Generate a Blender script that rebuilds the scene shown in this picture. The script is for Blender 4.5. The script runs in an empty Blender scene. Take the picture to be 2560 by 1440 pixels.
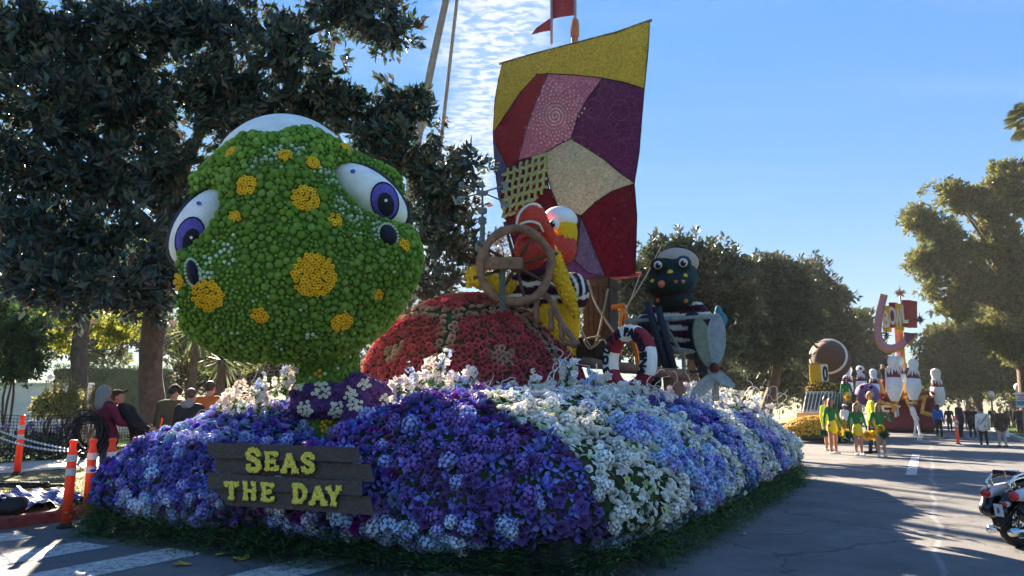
import bpy, math, random
import numpy as np
from mathutils import Vector, Matrix

random.seed(7)
RNG = np.random.default_rng(7)
SC = bpy.context.scene
COL = SC.collection

# ------------------------------------------------------------------ camera
FPX = 1850.0                       # focal length in pixels of a 2560 wide frame
PITCH = math.atan(295.0 / FPX)
EYE = 1.55
CP, SP = math.cos(PITCH), math.sin(PITCH)
cam_data = bpy.data.cameras.new('camera')
cam_data.sensor_width = 36.0
cam_data.lens = 36.0 * FPX / 2560.0
cam_data.clip_start = 0.1
cam_data.clip_end = 3000.0
cam = bpy.data.objects.new('camera', cam_data)
COL.objects.link(cam)
cam.location = (0, 0, EYE)
cam.rotation_euler = (math.pi / 2 + PITCH, 0, 0)
SC.camera = cam

# ------------------------------------------------------------------ light
SUN_AZ = math.radians(-21.0)       # measured from +Y towards +X
SUN_EL = math.radians(23.0)
SUN_DIR = Vector((math.sin(SUN_AZ) * math.cos(SUN_EL), math.cos(SUN_AZ) * math.cos(SUN_EL), math.sin(SUN_EL)))
sun_data = bpy.data.lights.new('sun', 'SUN')
sun_data.energy = 5.0
sun_data.angle = math.radians(0.53)
sun_data.color = (1.0, 0.83, 0.62)
sun = bpy.data.objects.new('sun', sun_data)
COL.objects.link(sun)
sun.location = (0, 0, 40)
sun.rotation_euler = SUN_DIR.to_track_quat('Z', 'Y').to_euler()

world = bpy.data.worlds.new('World')
SC.world = world
world.use_nodes = True
wn, wl = world.node_tree.nodes, world.node_tree.links
wn.clear()


def N(tree_nodes, kind, **kw):
    n = tree_nodes.new(kind)
    for k, v in kw.items():
        setattr(n, k, v)
    return n


w_out = N(wn, 'ShaderNodeOutputWorld')
w_bg = N(wn, 'ShaderNodeBackground')
w_bg.inputs['Strength'].default_value = 0.05
sky = N(wn, 'ShaderNodeTexSky', sky_type='NISHITA')
sky.sun_disc = False
sky.sun_elevation = SUN_EL
sky.sun_rotation = SUN_AZ
sky.altitude = 250.0
sky.air_density = 1.0
sky.dust_density = 0.0
sky.ozone_density = 3.0
w_tc = N(wn, 'ShaderNodeTexCoord')
w_sep = N(wn, 'ShaderNodeSeparateXYZ')
wl.new(w_tc.outputs['Generated'], w_sep.inputs[0])


def wmath(op, a, b=None, c=None):
    n = N(wn, 'ShaderNodeMath', operation=op)
    for i, v in enumerate((a, b, c)):
        if v is None:
            continue
        if isinstance(v, (int, float)):
            n.inputs[i].default_value = v
        else:
            wl.new(v, n.inputs[i])
    return n.outputs[0]


# clouds: a sheet of small ripples at one height above the street
zc = wmath('MAXIMUM', w_sep.outputs['Z'], 0.06)
cx = wmath('DIVIDE', w_sep.outputs['X'], zc)
cy = wmath('DIVIDE', w_sep.outputs['Y'], zc)
w_cmb = N(wn, 'ShaderNodeCombineXYZ')
wl.new(cx, w_cmb.inputs[0])
wl.new(cy, w_cmb.inputs[1])
w_map = N(wn, 'ShaderNodeMapping')
w_map.inputs['Rotation'].default_value = (0, 0, math.radians(10))
w_map.inputs['Scale'].default_value = (20.0, 34.0, 1.0)
wl.new(w_cmb.outputs[0], w_map.inputs['Vector'])
cn1 = N(wn, 'ShaderNodeTexNoise')
cn1.inputs['Scale'].default_value = 1.0
cn1.inputs['Detail'].default_value = 5.0
cn1.inputs['Roughness'].default_value = 0.55
cn1.inputs['Distortion'].default_value = 0.4
wl.new(w_map.outputs[0], cn1.inputs['Vector'])
cn2 = N(wn, 'ShaderNodeTexNoise')
cn2.inputs['Scale'].default_value = 1.6
cn2.inputs['Detail'].default_value = 3.0
wl.new(w_cmb.outputs[0], cn2.inputs['Vector'])
edge = wmath('MULTIPLY', wmath('SUBTRACT', cn2.outputs['Fac'], 0.5), 0.5)
# the band of cloud: distance from its middle line in the sheet
CL_AX, CL_AY, CL_C, CL_W = 1.0, 0.172, -0.30, 0.19   # ax*x + ay*y + c, half width
band = wmath('ABSOLUTE', wmath('ADD', wmath('ADD', wmath('MULTIPLY', cx, CL_AX), wmath('MULTIPLY', cy, CL_AY)), CL_C))
band = wmath('SUBTRACT', CL_W, wmath('ADD', band, edge))
mask = N(wn, 'ShaderNodeMapRange', interpolation_type='SMOOTHSTEP')
mask.inputs['From Min'].default_value = -0.04
mask.inputs['From Max'].default_value = 0.16
wl.new(band, mask.inputs['Value'])
puff = N(wn, 'ShaderNodeMapRange', interpolation_type='SMOOTHSTEP')
puff.inputs['From Min'].default_value = 0.38
puff.inputs['From Max'].default_value = 0.60
wl.new(cn1.outputs['Fac'], puff.inputs['Value'])
cfac = wmath('MULTIPLY', mask.outputs[0], wmath('MULTIPLY_ADD', puff.outputs[0], 0.66, 0.2))
low = N(wn, 'ShaderNodeMapRange')
low.inputs['From Min'].default_value = 0.10
low.inputs['From Max'].default_value = 0.26
wl.new(w_sep.outputs['Z'], low.inputs['Value'])
cfac = wmath('MULTIPLY', cfac, low.outputs[0])
# thin high streaks everywhere
w_map2 = N(wn, 'ShaderNodeMapping')
w_map2.inputs['Rotation'].default_value = (0, 0, math.radians(-50))
w_map2.inputs['Scale'].default_value = (0.35, 1.6, 1.0)
wl.new(w_cmb.outputs[0], w_map2.inputs['Vector'])
cn3 = N(wn, 'ShaderNodeTexNoise')
cn3.inputs['Scale'].default_value = 1.5
cn3.inputs['Detail'].default_value = 4.0
wl.new(w_map2.outputs[0], cn3.inputs['Vector'])
veil = N(wn, 'ShaderNodeMapRange', interpolation_type='SMOOTHSTEP')
veil.inputs['From Min'].default_value = 0.45
veil.inputs['From Max'].default_value = 0.8
veil.inputs['To Max'].default_value = 0.09
wl.new(cn3.outputs['Fac'], veil.inputs['Value'])
cfac = wmath('MAXIMUM', cfac, veil.outputs[0])
# the clear sky: its glow round the sun and along the horizon held back as the picture shows it
w_bw = N(wn, 'ShaderNodeRGBToBW')
wl.new(sky.outputs[0], w_bw.inputs[0])
damp = wmath('MULTIPLY', 1.0, wmath('POWER', wmath('MAXIMUM', w_bw.outputs[0], 0.05), -0.7))
w_sat = N(wn, 'ShaderNodeHueSaturation')
w_sat.inputs['Saturation'].default_value = 1.24
wl.new(sky.outputs[0], w_sat.inputs['Color'])
w_tint = N(wn, 'ShaderNodeVectorMath', operation='SCALE')
wl.new(w_sat.outputs[0], w_tint.inputs[0])
wl.new(damp, w_tint.inputs['Scale'])
w_mix = N(wn, 'ShaderNodeMix', data_type='RGBA')
wl.new(cfac, w_mix.inputs['Factor'])
wl.new(w_tint.outputs[0], w_mix.inputs['A'])
w_mix.inputs['B'].default_value = (2.6, 2.7, 2.85, 1)
wl.new(w_mix.outputs['Result'], w_bg.inputs['Color'])
wl.new(w_bg.outputs[0], w_out.inputs[0])

vs = SC.view_settings
vs.view_transform = 'Standard'
vs.look = 'None'
vs.exposure = 2.95
vs.gamma = 1.0
vs.use_curve_mapping = False
SC.render.engine = 'CYCLES'
SC.cycles.max_bounces = 8
SC.cycles.diffuse_bounces = 5
SC.cycles.glossy_bounces = 2
SC.cycles.transmission_bounces = 3
SC.cycles.transparent_max_bounces = 4
SC.cycles.caustics_reflective = False
SC.cycles.caustics_refractive = False
SC.cycles.use_denoising = True
SC.cycles.sample_clamp_indirect = 6.0

# ------------------------------------------------------------------ tools
UX, UY = 0.485, 0.8745             # the road runs along this direction
A_ = np.array


def ray(px, py):
    x = (px - 1280) / FPX
    y = (720 - py) / FPX
    return A_([x, CP - y * SP, SP + y * CP])


E0 = A_([0, 0, EYE])


def PY(px, py, Y):                 # point of the line of sight at a given distance ahead
    r = ray(px, py)
    return E0 + r * (Y / r[1])


def PS(px, py, s):                 # ... at a given distance along the road
    r = ray(px, py)
    return E0 + r * (s / (r[0] * UX + r[1] * UY))


def PD(px, py, d):                 # ... on a plane parallel to the road
    r = ray(px, py)
    return E0 + r * (d / (r[0] * UY - r[1] * UX))


def PG(px, py, z=0.0):             # ... on the ground or at a given height
    r = ray(px, py)
    return E0 + r * ((z - EYE) / r[2])


def RC(s, d, z=0.0):               # along the road, across it, up
    return A_([s * UX + d * UY, s * UY - d * UX, z])


def mpp(Y):                        # metres covered by one pixel at distance Y
    return Y / (FPX * 1.0)


def tag(o, label=None, cat=None, group=None, kind=None):
    if label: o['label'] = label
    if cat: o['category'] = cat
    if group: o['group'] = group
    if kind: o['kind'] = kind
    return o


def thing(name, label, cat, loc, group=None):
    o = bpy.data.objects.new(name, None)
    o.empty_display_size = 0.2
    COL.objects.link(o)
    o.location = [float(v) for v in loc]
    return tag(o, label, cat, group)


class MB:
    def __init__(self):
        self.V, self.C, self.L, self.S, self.MI, self.n = [], [], [], [], [], 0

    def add(self, V, F, col=None, mi=0):
        V = np.asarray(V, dtype=np.float64).reshape(-1, 3)
        if isinstance(F, np.ndarray):
            self.L.append((F + self.n).ravel())
            self.S.append(np.full(len(F), F.shape[1], dtype=np.int64))
            nf = len(F)
        else:
            nf = len(F)
            self.L.append(A_([i for f in F for i in f], dtype=np.int64) + self.n)
            self.S.append(A_([len(f) for f in F], dtype=np.int64))
        mi = np.asarray(mi)
        self.MI.append(np.full(nf, int(mi)) if mi.ndim == 0 else mi)
        c = np.ones((len(V), 3))
        if col is not None:
            c[:] = np.asarray(col)
        self.C.append(c)
        self.V.append(V)
        self.n += len(V)
        return self

    def mesh(self, name, mats, smooth=False, org=None):
        V = np.concatenate(self.V)
        if org is not None:
            V = V - np.asarray(org)
        L = np.concatenate(self.L).astype(np.int32)
        S = np.concatenate(self.S).astype(np.int32)
        me = bpy.data.meshes.new(name)
        me.vertices.add(len(V))
        me.vertices.foreach_set('co', V.astype(np.float32).ravel())
        me.loops.add(len(L))
        me.loops.foreach_set('vertex_index', L)
        me.polygons.add(len(S))
        st = np.concatenate([[0], np.cumsum(S)[:-1]]).astype(np.int32)
        me.polygons.foreach_set('loop_start', st)
        me.polygons.foreach_set('material_index', np.concatenate(self.MI).astype(np.int32))
        me.polygons.foreach_set('use_smooth', np.full(len(S), bool(smooth)))
        at = me.color_attributes.new('col', 'FLOAT_COLOR', 'POINT')
        C = np.concatenate(self.C)
        at.data.foreach_set('color', np.concatenate([C, np.ones((len(C), 1))], 1).astype(np.float32).ravel())
        for m in (mats if isinstance(mats, (list, tuple)) else [mats]):
            me.materials.append(m)
        me.update()
        me.validate()
        return me

    def build(self, name, mats, parent=None, smooth=False, org=None, label=None, cat=None, group=None, kind=None):
        if parent is not None:
            pl = parent_loc(parent)
            me = self.mesh(name, mats, smooth, pl)
            o = bpy.data.objects.new(name, me)
            o.parent = parent
        else:
            if org is None:
                V = np.concatenate(self.V)
                org = [(V[:, 0].min() + V[:, 0].max()) / 2, (V[:, 1].min() + V[:, 1].max()) / 2, V[:, 2].min()]
            me = self.mesh(name, mats, smooth, org)
            o = bpy.data.objects.new(name, me)
            o.location = [float(v) for v in org]
        COL.objects.link(o)
        return tag(o, label, cat, group, kind)


def parent_loc(p):
    l = np.zeros(3)
    while p is not None:
        l += A_(p.location)
        p = p.parent
    return l


def put(name, me, parent, loc, R=None, scale=1.0):      # an object that shares a mesh
    o = bpy.data.objects.new(name, me)
    o.parent = parent
    pl = parent_loc(parent) if parent is not None else np.zeros(3)
    R = np.eye(3) if R is None else R
    M4 = np.eye(4)
    M4[:3, :3] = R * scale
    M4[:3, 3] = np.asarray(loc) - pl
    o.matrix_basis = Matrix([[float(x) for x in r] for r in M4])
    COL.objects.link(o)
    return o


def copy_tree(o, parent=None):
    c = o.copy()
    COL.objects.link(c)
    c.parent = parent
    for ch in list(o.children):
        copy_tree(ch, c)
    return c


# ---- shapes: each returns (vertices, faces)
def box(c, size, R=None):
    s = np.asarray(size) / 2.0
    V = A_([[x, y, z] for z in (-1, 1) for y in (-1, 1) for x in (-1, 1)]) * s
    if R is not None:
        V = V @ np.asarray(R).T
    return V + np.asarray(c), A_([[0, 2, 3, 1], [4, 5, 7, 6], [0, 1, 5, 4], [2, 6, 7, 3], [0, 4, 6, 2], [1, 3, 7, 5]])


def bbox(c, size, R=None, b=0.01):      # box with chamfered edges
    s = np.asarray(size, float) / 2.0
    b = min(b, s.min() * 0.45)
    V, ix = [], {}
    for sx in (-1, 1):
        for sy in (-1, 1):
            for sz in (-1, 1):
                for ax in range(3):
                    p = A_([sx, sy, sz]) * s
                    for k in range(3):
                        if k != ax:
                            p[k] -= (sx, sy, sz)[k] * b
                    ix[(sx, sy, sz, ax)] = len(V)
                    V.append(p)
    Fc = []
    for ax in range(3):
        o1, o2 = [(1, 2), (2, 0), (0, 1)][ax]
        for sg in (-1, 1):
            q = []
            for a, bb in ((-1, -1), (1, -1), (1, 1), (-1, 1)):
                k = [0, 0, 0]
                k[ax], k[o1], k[o2] = sg, a, bb
                q.append(ix[(*k, ax)])
            Fc.append(q if sg > 0 else q[::-1])
    for ax in range(3):                 # edges along ax
        o1, o2 = [(1, 2), (2, 0), (0, 1)][ax]
        for a in (-1, 1):
            for bb in (-1, 1):
                k0, k1 = [0, 0, 0], [0, 0, 0]
                k0[ax], k1[ax] = -1, 1
                k0[o1] = k1[o1] = a
                k0[o2] = k1[o2] = bb
                q = [ix[(*k0, o1)], ix[(*k1, o1)], ix[(*k1, o2)], ix[(*k0, o2)]]
                Fc.append(q if a * bb < 0 else q[::-1])
    for sx in (-1, 1):
        for sy in (-1, 1):
            for sz in (-1, 1):
                q = [ix[(sx, sy, sz, 0)], ix[(sx, sy, sz, 1)], ix[(sx, sy, sz, 2)]]
                Fc.append(q if sx * sy * sz > 0 else q[::-1])
    V = A_(V)
    if R is not None:
        V = V @ np.asarray(R).T
    return V + np.asarray(c), Fc


def frames(P):
    P = np.asarray(P, float)
    T = np.gradient(P, axis=0)
    T /= np.linalg.norm(T, axis=1)[:, None] + 1e-9
    up = A_([0, 0, 1.0]) if abs(T[0][2]) < 0.9 else A_([1.0, 0, 0])
    a = np.cross(T[0], up)
    a /= np.linalg.norm(a)
    out = []
    for t in T:
        a = a - t * np.dot(a, t)
        a /= np.linalg.norm(a) + 1e-9
        out.append((a, np.cross(t, a)))
    return out


def tube(P, r, n=8, cap=True, flat=1.0, closed=False):
    P = np.asarray(P, float)
    r = np.broadcast_to(np.asarray(r, float), (len(P),))
    fr = frames(P)
    an = np.arange(n) * 2 * math.pi / n
    V = np.concatenate([P[i] + r[i] * (np.cos(an)[:, None] * fr[i][0] + flat * np.sin(an)[:, None] * fr[i][1]) for i in range(len(P))])
    Fc = []
    m = len(P)
    for i in range(m - 1):
        for k in range(n):
            Fc.append((i * n + k, i * n + (k + 1) % n, (i + 1) * n + (k + 1) % n, (i + 1) * n + k))
    if cap:
        Fc.append(tuple(range(n))[::-1])
        Fc.append(tuple((m - 1) * n + k for k in range(n)))
    return V, Fc


def spline(P, n=6):
    P = np.asarray(P, float)
    Q = np.concatenate([[2 * P[0] - P[1]], P, [2 * P[-1] - P[-2]]])
    out = []
    for i in range(1, len(Q) - 2):
        for t in np.arange(n) / n:
            a, b, c, d = Q[i - 1], Q[i], Q[i + 1], Q[i + 2]
            out.append(0.5 * (2 * b + (c - a) * t + (2 * a - 5 * b + 4 * c - d) * t * t + (3 * b - a - 3 * c + d) * t ** 3))
    out.append(P[-1])
    return A_(out)


def lathe(prof, n=20, c=(0, 0, 0)):     # profile of (radius, z)
    an = np.arange(n) * 2 * math.pi / n
    V = np.concatenate([np.stack([r * np.cos(an), r * np.sin(an), np.full(n, z)], 1) for r, z in prof]) + np.asarray(c)
    Fc = []
    for i in range(len(prof) - 1):
        for k in range(n):
            Fc.append((i * n + k, i * n + (k + 1) % n, (i + 1) * n + (k + 1) % n, (i + 1) * n + k))
    Fc.append(tuple(range(n))[::-1])
    Fc.append(tuple((len(prof) - 1) * n + k for k in range(n)))
    return V, Fc


def ellipsoid(c, r, n=16, m=10, R=None):
    th = np.linspace(0, math.pi, m + 1)[1:-1]
    an = np.arange(n) * 2 * math.pi / n
    V = [[0, 0, 1]] + [[math.sin(t) * math.cos(a), math.sin(t) * math.sin(a), math.cos(t)] for t in th for a in an] + [[0, 0, -1]]
    V = A_(V) * np.broadcast_to(np.asarray(r, float), (3,))
    if R is not None:
        V = V @ np.asarray(R).T
    Fc = [(0, 1 + k, 1 + (k + 1) % n) for k in range(n)]
    for i in range(m - 2):
        for k in range(n):
            a, b = 1 + i * n + k, 1 + i * n + (k + 1) % n
            Fc.append((a, a + n, b + n, b))
    l = len(V) - 1
    Fc += [(l, 1 + (m - 2) * n + (k + 1) % n, 1 + (m - 2) * n + k) for k in range(n)]
    return V + np.asarray(c), Fc


def ico(sub=1):
    t = (1 + 5 ** .5) / 2
    V = [[-1, t, 0], [1, t, 0], [-1, -t, 0], [1, -t, 0], [0, -1, t], [0, 1, t], [0, -1, -t], [0, 1, -t], [t, 0, -1], [t, 0, 1], [-t, 0, -1], [-t, 0, 1]]
    V = [A_(v) / np.linalg.norm(v) for v in V]
    Fc = [(0, 11, 5), (0, 5, 1), (0, 1, 7), (0, 7, 10), (0, 10, 11), (1, 5, 9), (5, 11, 4), (11, 10, 2), (10, 7, 6), (7, 1, 8), (3, 9, 4), (3, 4, 2), (3, 2, 6), (3, 6, 8), (3, 8, 9), (4, 9, 5), (2, 4, 11), (6, 2, 10), (8, 6, 7), (9, 8, 1)]
    for _ in range(sub):
        mid, G = {}, []

        def mp(a, b):
            k = (min(a, b), max(a, b))
            if k not in mid:
                v = V[a] + V[b]
                mid[k] = len(V)
                V.append(v / np.linalg.norm(v))
            return mid[k]
        for a, b, c in Fc:
            x, y, z = mp(a, b), mp(b, c), mp(c, a)
            G += [(a, x, z), (b, y, x), (c, z, y), (x, y, z)]
        Fc = G
    return A_(V), A_(Fc)


def extrude(poly, to3, th):             # 2-D outline to a solid; to3(x, y, depth)
    n = len(poly)
    V = [to3(x, y, 0) for x, y in poly] + [to3(x, y, th) for x, y in poly]
    Fc = [tuple(range(n)), tuple(range(2 * n - 1, n - 1, -1))] + [(k, k + n, (k + 1) % n + n, (k + 1) % n) for k in range(n)]
    return A_(V), Fc


def rotz(a):
    c, s = math.cos(a), math.sin(a)
    return A_([[c, -s, 0], [s, c, 0], [0, 0, 1.0]])


def roty(a):
    c, s = math.cos(a), math.sin(a)
    return A_([[c, 0, s], [0, 1.0, 0], [-s, 0, c]])


def rotx(a):
    c, s = math.cos(a), math.sin(a)
    return A_([[1.0, 0, 0], [0, c, -s], [0, s, c]])


def basis_from_normal(Nn, spin):        # rotation matrices whose z axis is each normal
    Nn = Nn / (np.linalg.norm(Nn, axis=1)[:, None] + 1e-9)
    a = np.where(np.abs(Nn[:, 2:3]) < 0.9, A_([[0, 0, 1.0]]), A_([[1.0, 0, 0]]))
    x = np.cross(a, Nn)
    x /= np.linalg.norm(x, axis=1)[:, None]
    y = np.cross(Nn, x)
    c, s = np.cos(spin)[:, None], np.sin(spin)[:, None]
    return np.stack([x * c + y * s, -x * s + y * c, Nn], 2)


def scatter(mb, tpl, P, R, sc, col, mi=0):      # copies of a template (V, F, colour weights) joined into mb
    V, Fc, W = tpl
    n, m = len(P), len(V)
    if n == 0:
        return
    sc = np.broadcast_to(np.asarray(sc, float).reshape(-1, 1, 1) if np.ndim(sc) else np.asarray(sc, float), (n, 1, 1))
    Q = np.einsum('nij,mj->nmi', R, V) * sc + P[:, None, :]
    col = np.broadcast_to(np.asarray(col, float), (n, 3))
    C = col[:, None, :] * W[None, :, :] if W.shape[1] == 3 else col[:, None, :] * W[None, :, :1]
    FF = (Fc[None] + (np.arange(n) * m)[:, None, None]).reshape(-1, Fc.shape[1])
    mb.add(Q.reshape(-1, 3), FF, np.clip(C, 0, 1).reshape(-1, 3), mi)


def tri(Fc):                            # any faces as triangles
    out = []
    for f in Fc:
        for k in range(1, len(f) - 1):
            out.append((f[0], f[k], f[k + 1]))
    return A_(out)


def spread_points(P, Nn, rad, limit=10 ** 9):   # keep points at least rad apart (first come first kept)
    grid, keep = {}, []
    rad = np.broadcast_to(np.asarray(rad, float), (len(P),))
    cs = float(rad.max())
    K = np.floor(P / cs).astype(int)
    for i in range(len(P)):
        k = tuple(K[i])
        ok = True
        for dx in (-1, 0, 1):
            for dy in (-1, 0, 1):
                for dz in (-1, 0, 1):
                    for j in grid.get((k[0] + dx, k[1] + dy, k[2] + dz), ()):
                        d = P[i] - P[j]
                        if d[0] * d[0] + d[1] * d[1] + d[2] * d[2] < ((rad[i] + rad[j]) / 2) ** 2:
                            ok = False
                            break
                    if not ok: break
                if not ok: break
            if not ok: break
        if ok:
            grid.setdefault(k, []).append(i)
            keep.append(i)
            if len(keep) >= limit:
                break
    return A_(keep, dtype=int)


def on_surface(V, Fq, n, rng=RNG):      # random points and normals on a quad or triangle mesh
    T = Fq if Fq.shape[1] == 3 else np.concatenate([Fq[:, [0, 1, 2]], Fq[:, [0, 2, 3]]])
    a, b, c = V[T[:, 0]], V[T[:, 1]], V[T[:, 2]]
    cr = np.cross(b - a, c - a)
    ar = np.linalg.norm(cr, axis=1)
    i = rng.choice(len(T), n, p=ar / ar.sum())
    u, v = rng.random(n), rng.random(n)
    w = u + v > 1
    u[w], v[w] = 1 - u[w], 1 - v[w]
    return a[i] + (b - a)[i] * u[:, None] + (c - a)[i] * v[:, None], cr[i] / (ar[i][:, None] + 1e-12)


# ---- smooth solids: distance field and surface nets
class Solid:
    def __init__(self, lo, hi, h):
        self.lo, self.h = np.asarray(lo, float), h
        self.n = np.ceil((np.asarray(hi) - self.lo) / h).astype(int) + 1
        self.F = np.full(self.n, 9.0)
        self.Rw = np.full(self.n, 9.0)
        self.I = np.zeros(self.n, dtype=np.int16)

    def _win(self, lo, hi):
        a = np.clip(np.floor((lo - self.lo) / self.h).astype(int), 0, self.n)
        b = np.clip(np.ceil((hi - self.lo) / self.h).astype(int) + 1, 0, self.n)
        sl = tuple(slice(a[i], b[i]) for i in range(3))
        ax = [self.lo[i] + np.arange(a[i], b[i]) * self.h for i in range(3)]
        return sl, np.stack(np.meshgrid(*ax, indexing='ij'), -1)

    def _put(self, sl, d, k, idn, sub=False):
        f = self.F[sl]
        if sub:
            self.F[sl] = np.maximum(f, -d) if k <= 0 else -self._smin(-f, d, k)
            return
        self.F[sl] = np.minimum(f, d) if k <= 0 else self._smin(f, d, k)
        w = d < self.Rw[sl]
        self.I[sl] = np.where(w, idn, self.I[sl])
        self.Rw[sl] = np.minimum(d, self.Rw[sl])

    @staticmethod
    def _smin(a, b, k):
        h = np.maximum(k - np.abs(a - b), 0) / k
        return np.minimum(a, b) - h * h * k * 0.25

    def cap(self, a, b, ra, rb=None, k=0.03, i=0, sub=False):
        a, b = np.asarray(a, float), np.asarray(b, float)
        rb = ra if rb is None else rb
        pad = max(ra, rb) + k + 3 * self.h
        sl, X = self._win(np.minimum(a, b) - pad, np.maximum(a, b) + pad)
        if X.size == 0: return self
        ab = b - a
        t = np.clip(((X - a) @ ab) / (ab @ ab + 1e-9), 0, 1)
        d = np.linalg.norm(X - a - t[..., None] * ab, axis=-1) - (ra + (rb - ra) * t)
        self._put(sl, d, k, i, sub)
        return self

    def ell(self, c, r, R=None, k=0.03, i=0, sub=False):
        c, r = np.asarray(c, float), np.broadcast_to(np.asarray(r, float), (3,))
        pad = r.max() + k + 3 * self.h
        sl, X = self._win(c - pad, c + pad)
        if X.size == 0: return self
        q = X - c
        if R is not None:
            q = q @ np.asarray(R)
        k0 = np.linalg.norm(q / r, axis=-1)
        k1 = np.linalg.norm(q / (r * r), axis=-1) + 1e-9
        self._put(sl, k0 * (k0 - 1) / k1, k, i, sub)
        return self

    def mesh(self):
        F, h = self.F, self.h
        s = F < 0
        nx, ny, nz = np.array(F.shape) - 1
        cnt = np.zeros((nx, ny, nz))
        acc = np.zeros((nx, ny, nz, 3))
        for ax in range(3):
            o = [i for i in range(3) if i != ax]
            for p in (0, 1):
                for q in (0, 1):
                    sa = [slice(0, -1)] * 3
                    sa[o[0]] = slice(p, F.shape[o[0]] - 1 + p)
                    sa[o[1]] = slice(q, F.shape[o[1]] - 1 + q)
                    sb = list(sa)
                    sb[ax] = slice(1, None)
                    fa, fb = F[tuple(sa)], F[tuple(sb)]
                    m = (fa < 0) != (fb < 0)
                    t = np.where(m, fa / np.where(m, fa - fb, 1), 0)
                    cnt += m
                    acc[..., ax] += t * m
                    acc[..., o[0]] += p * m
                    acc[..., o[1]] += q * m
        act = cnt > 0
        ids = np.full(act.shape, -1)
        w = np.argwhere(act)
        ids[act] = np.arange(len(w))
        V = self.lo + (w + acc[act] / cnt[act][:, None]) * h
        near = np.clip(np.round((V - self.lo) / h).astype(int), 0, self.n - 1)
        vid = self.I[near[:, 0], near[:, 1], near[:, 2]]
        Q = []
        for ax in range(3):
            b, c = (ax + 1) % 3, (ax + 2) % 3
            sa = [slice(1, -1)] * 3
            sa[ax] = slice(0, -1)
            sb = list(sa)
            sb[ax] = slice(1, None)
            x, y = s[tuple(sa)], s[tuple(sb)]
            for inside_first in (True, False):
                e = np.argwhere((x & ~y) if inside_first else (~x & y))
                if len(e) == 0: continue
                off = np.ones(3, int)
                off[ax] = 0
                e = e + off
                q = []
                for db, dc in ((1, 1), (0, 1), (0, 0), (1, 0)):
                    g = e.copy()
                    g[:, b] -= db
                    g[:, c] -= dc
                    q.append(ids[g[:, 0], g[:, 1], g[:, 2]])
                q = np.stack(q, 1)
                Q.append(q if inside_first else q[:, ::-1])
        Q = np.concatenate(Q)
        return V, Q[(Q >= 0).all(1)], vid


# ---- materials
MATS = {}


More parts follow.
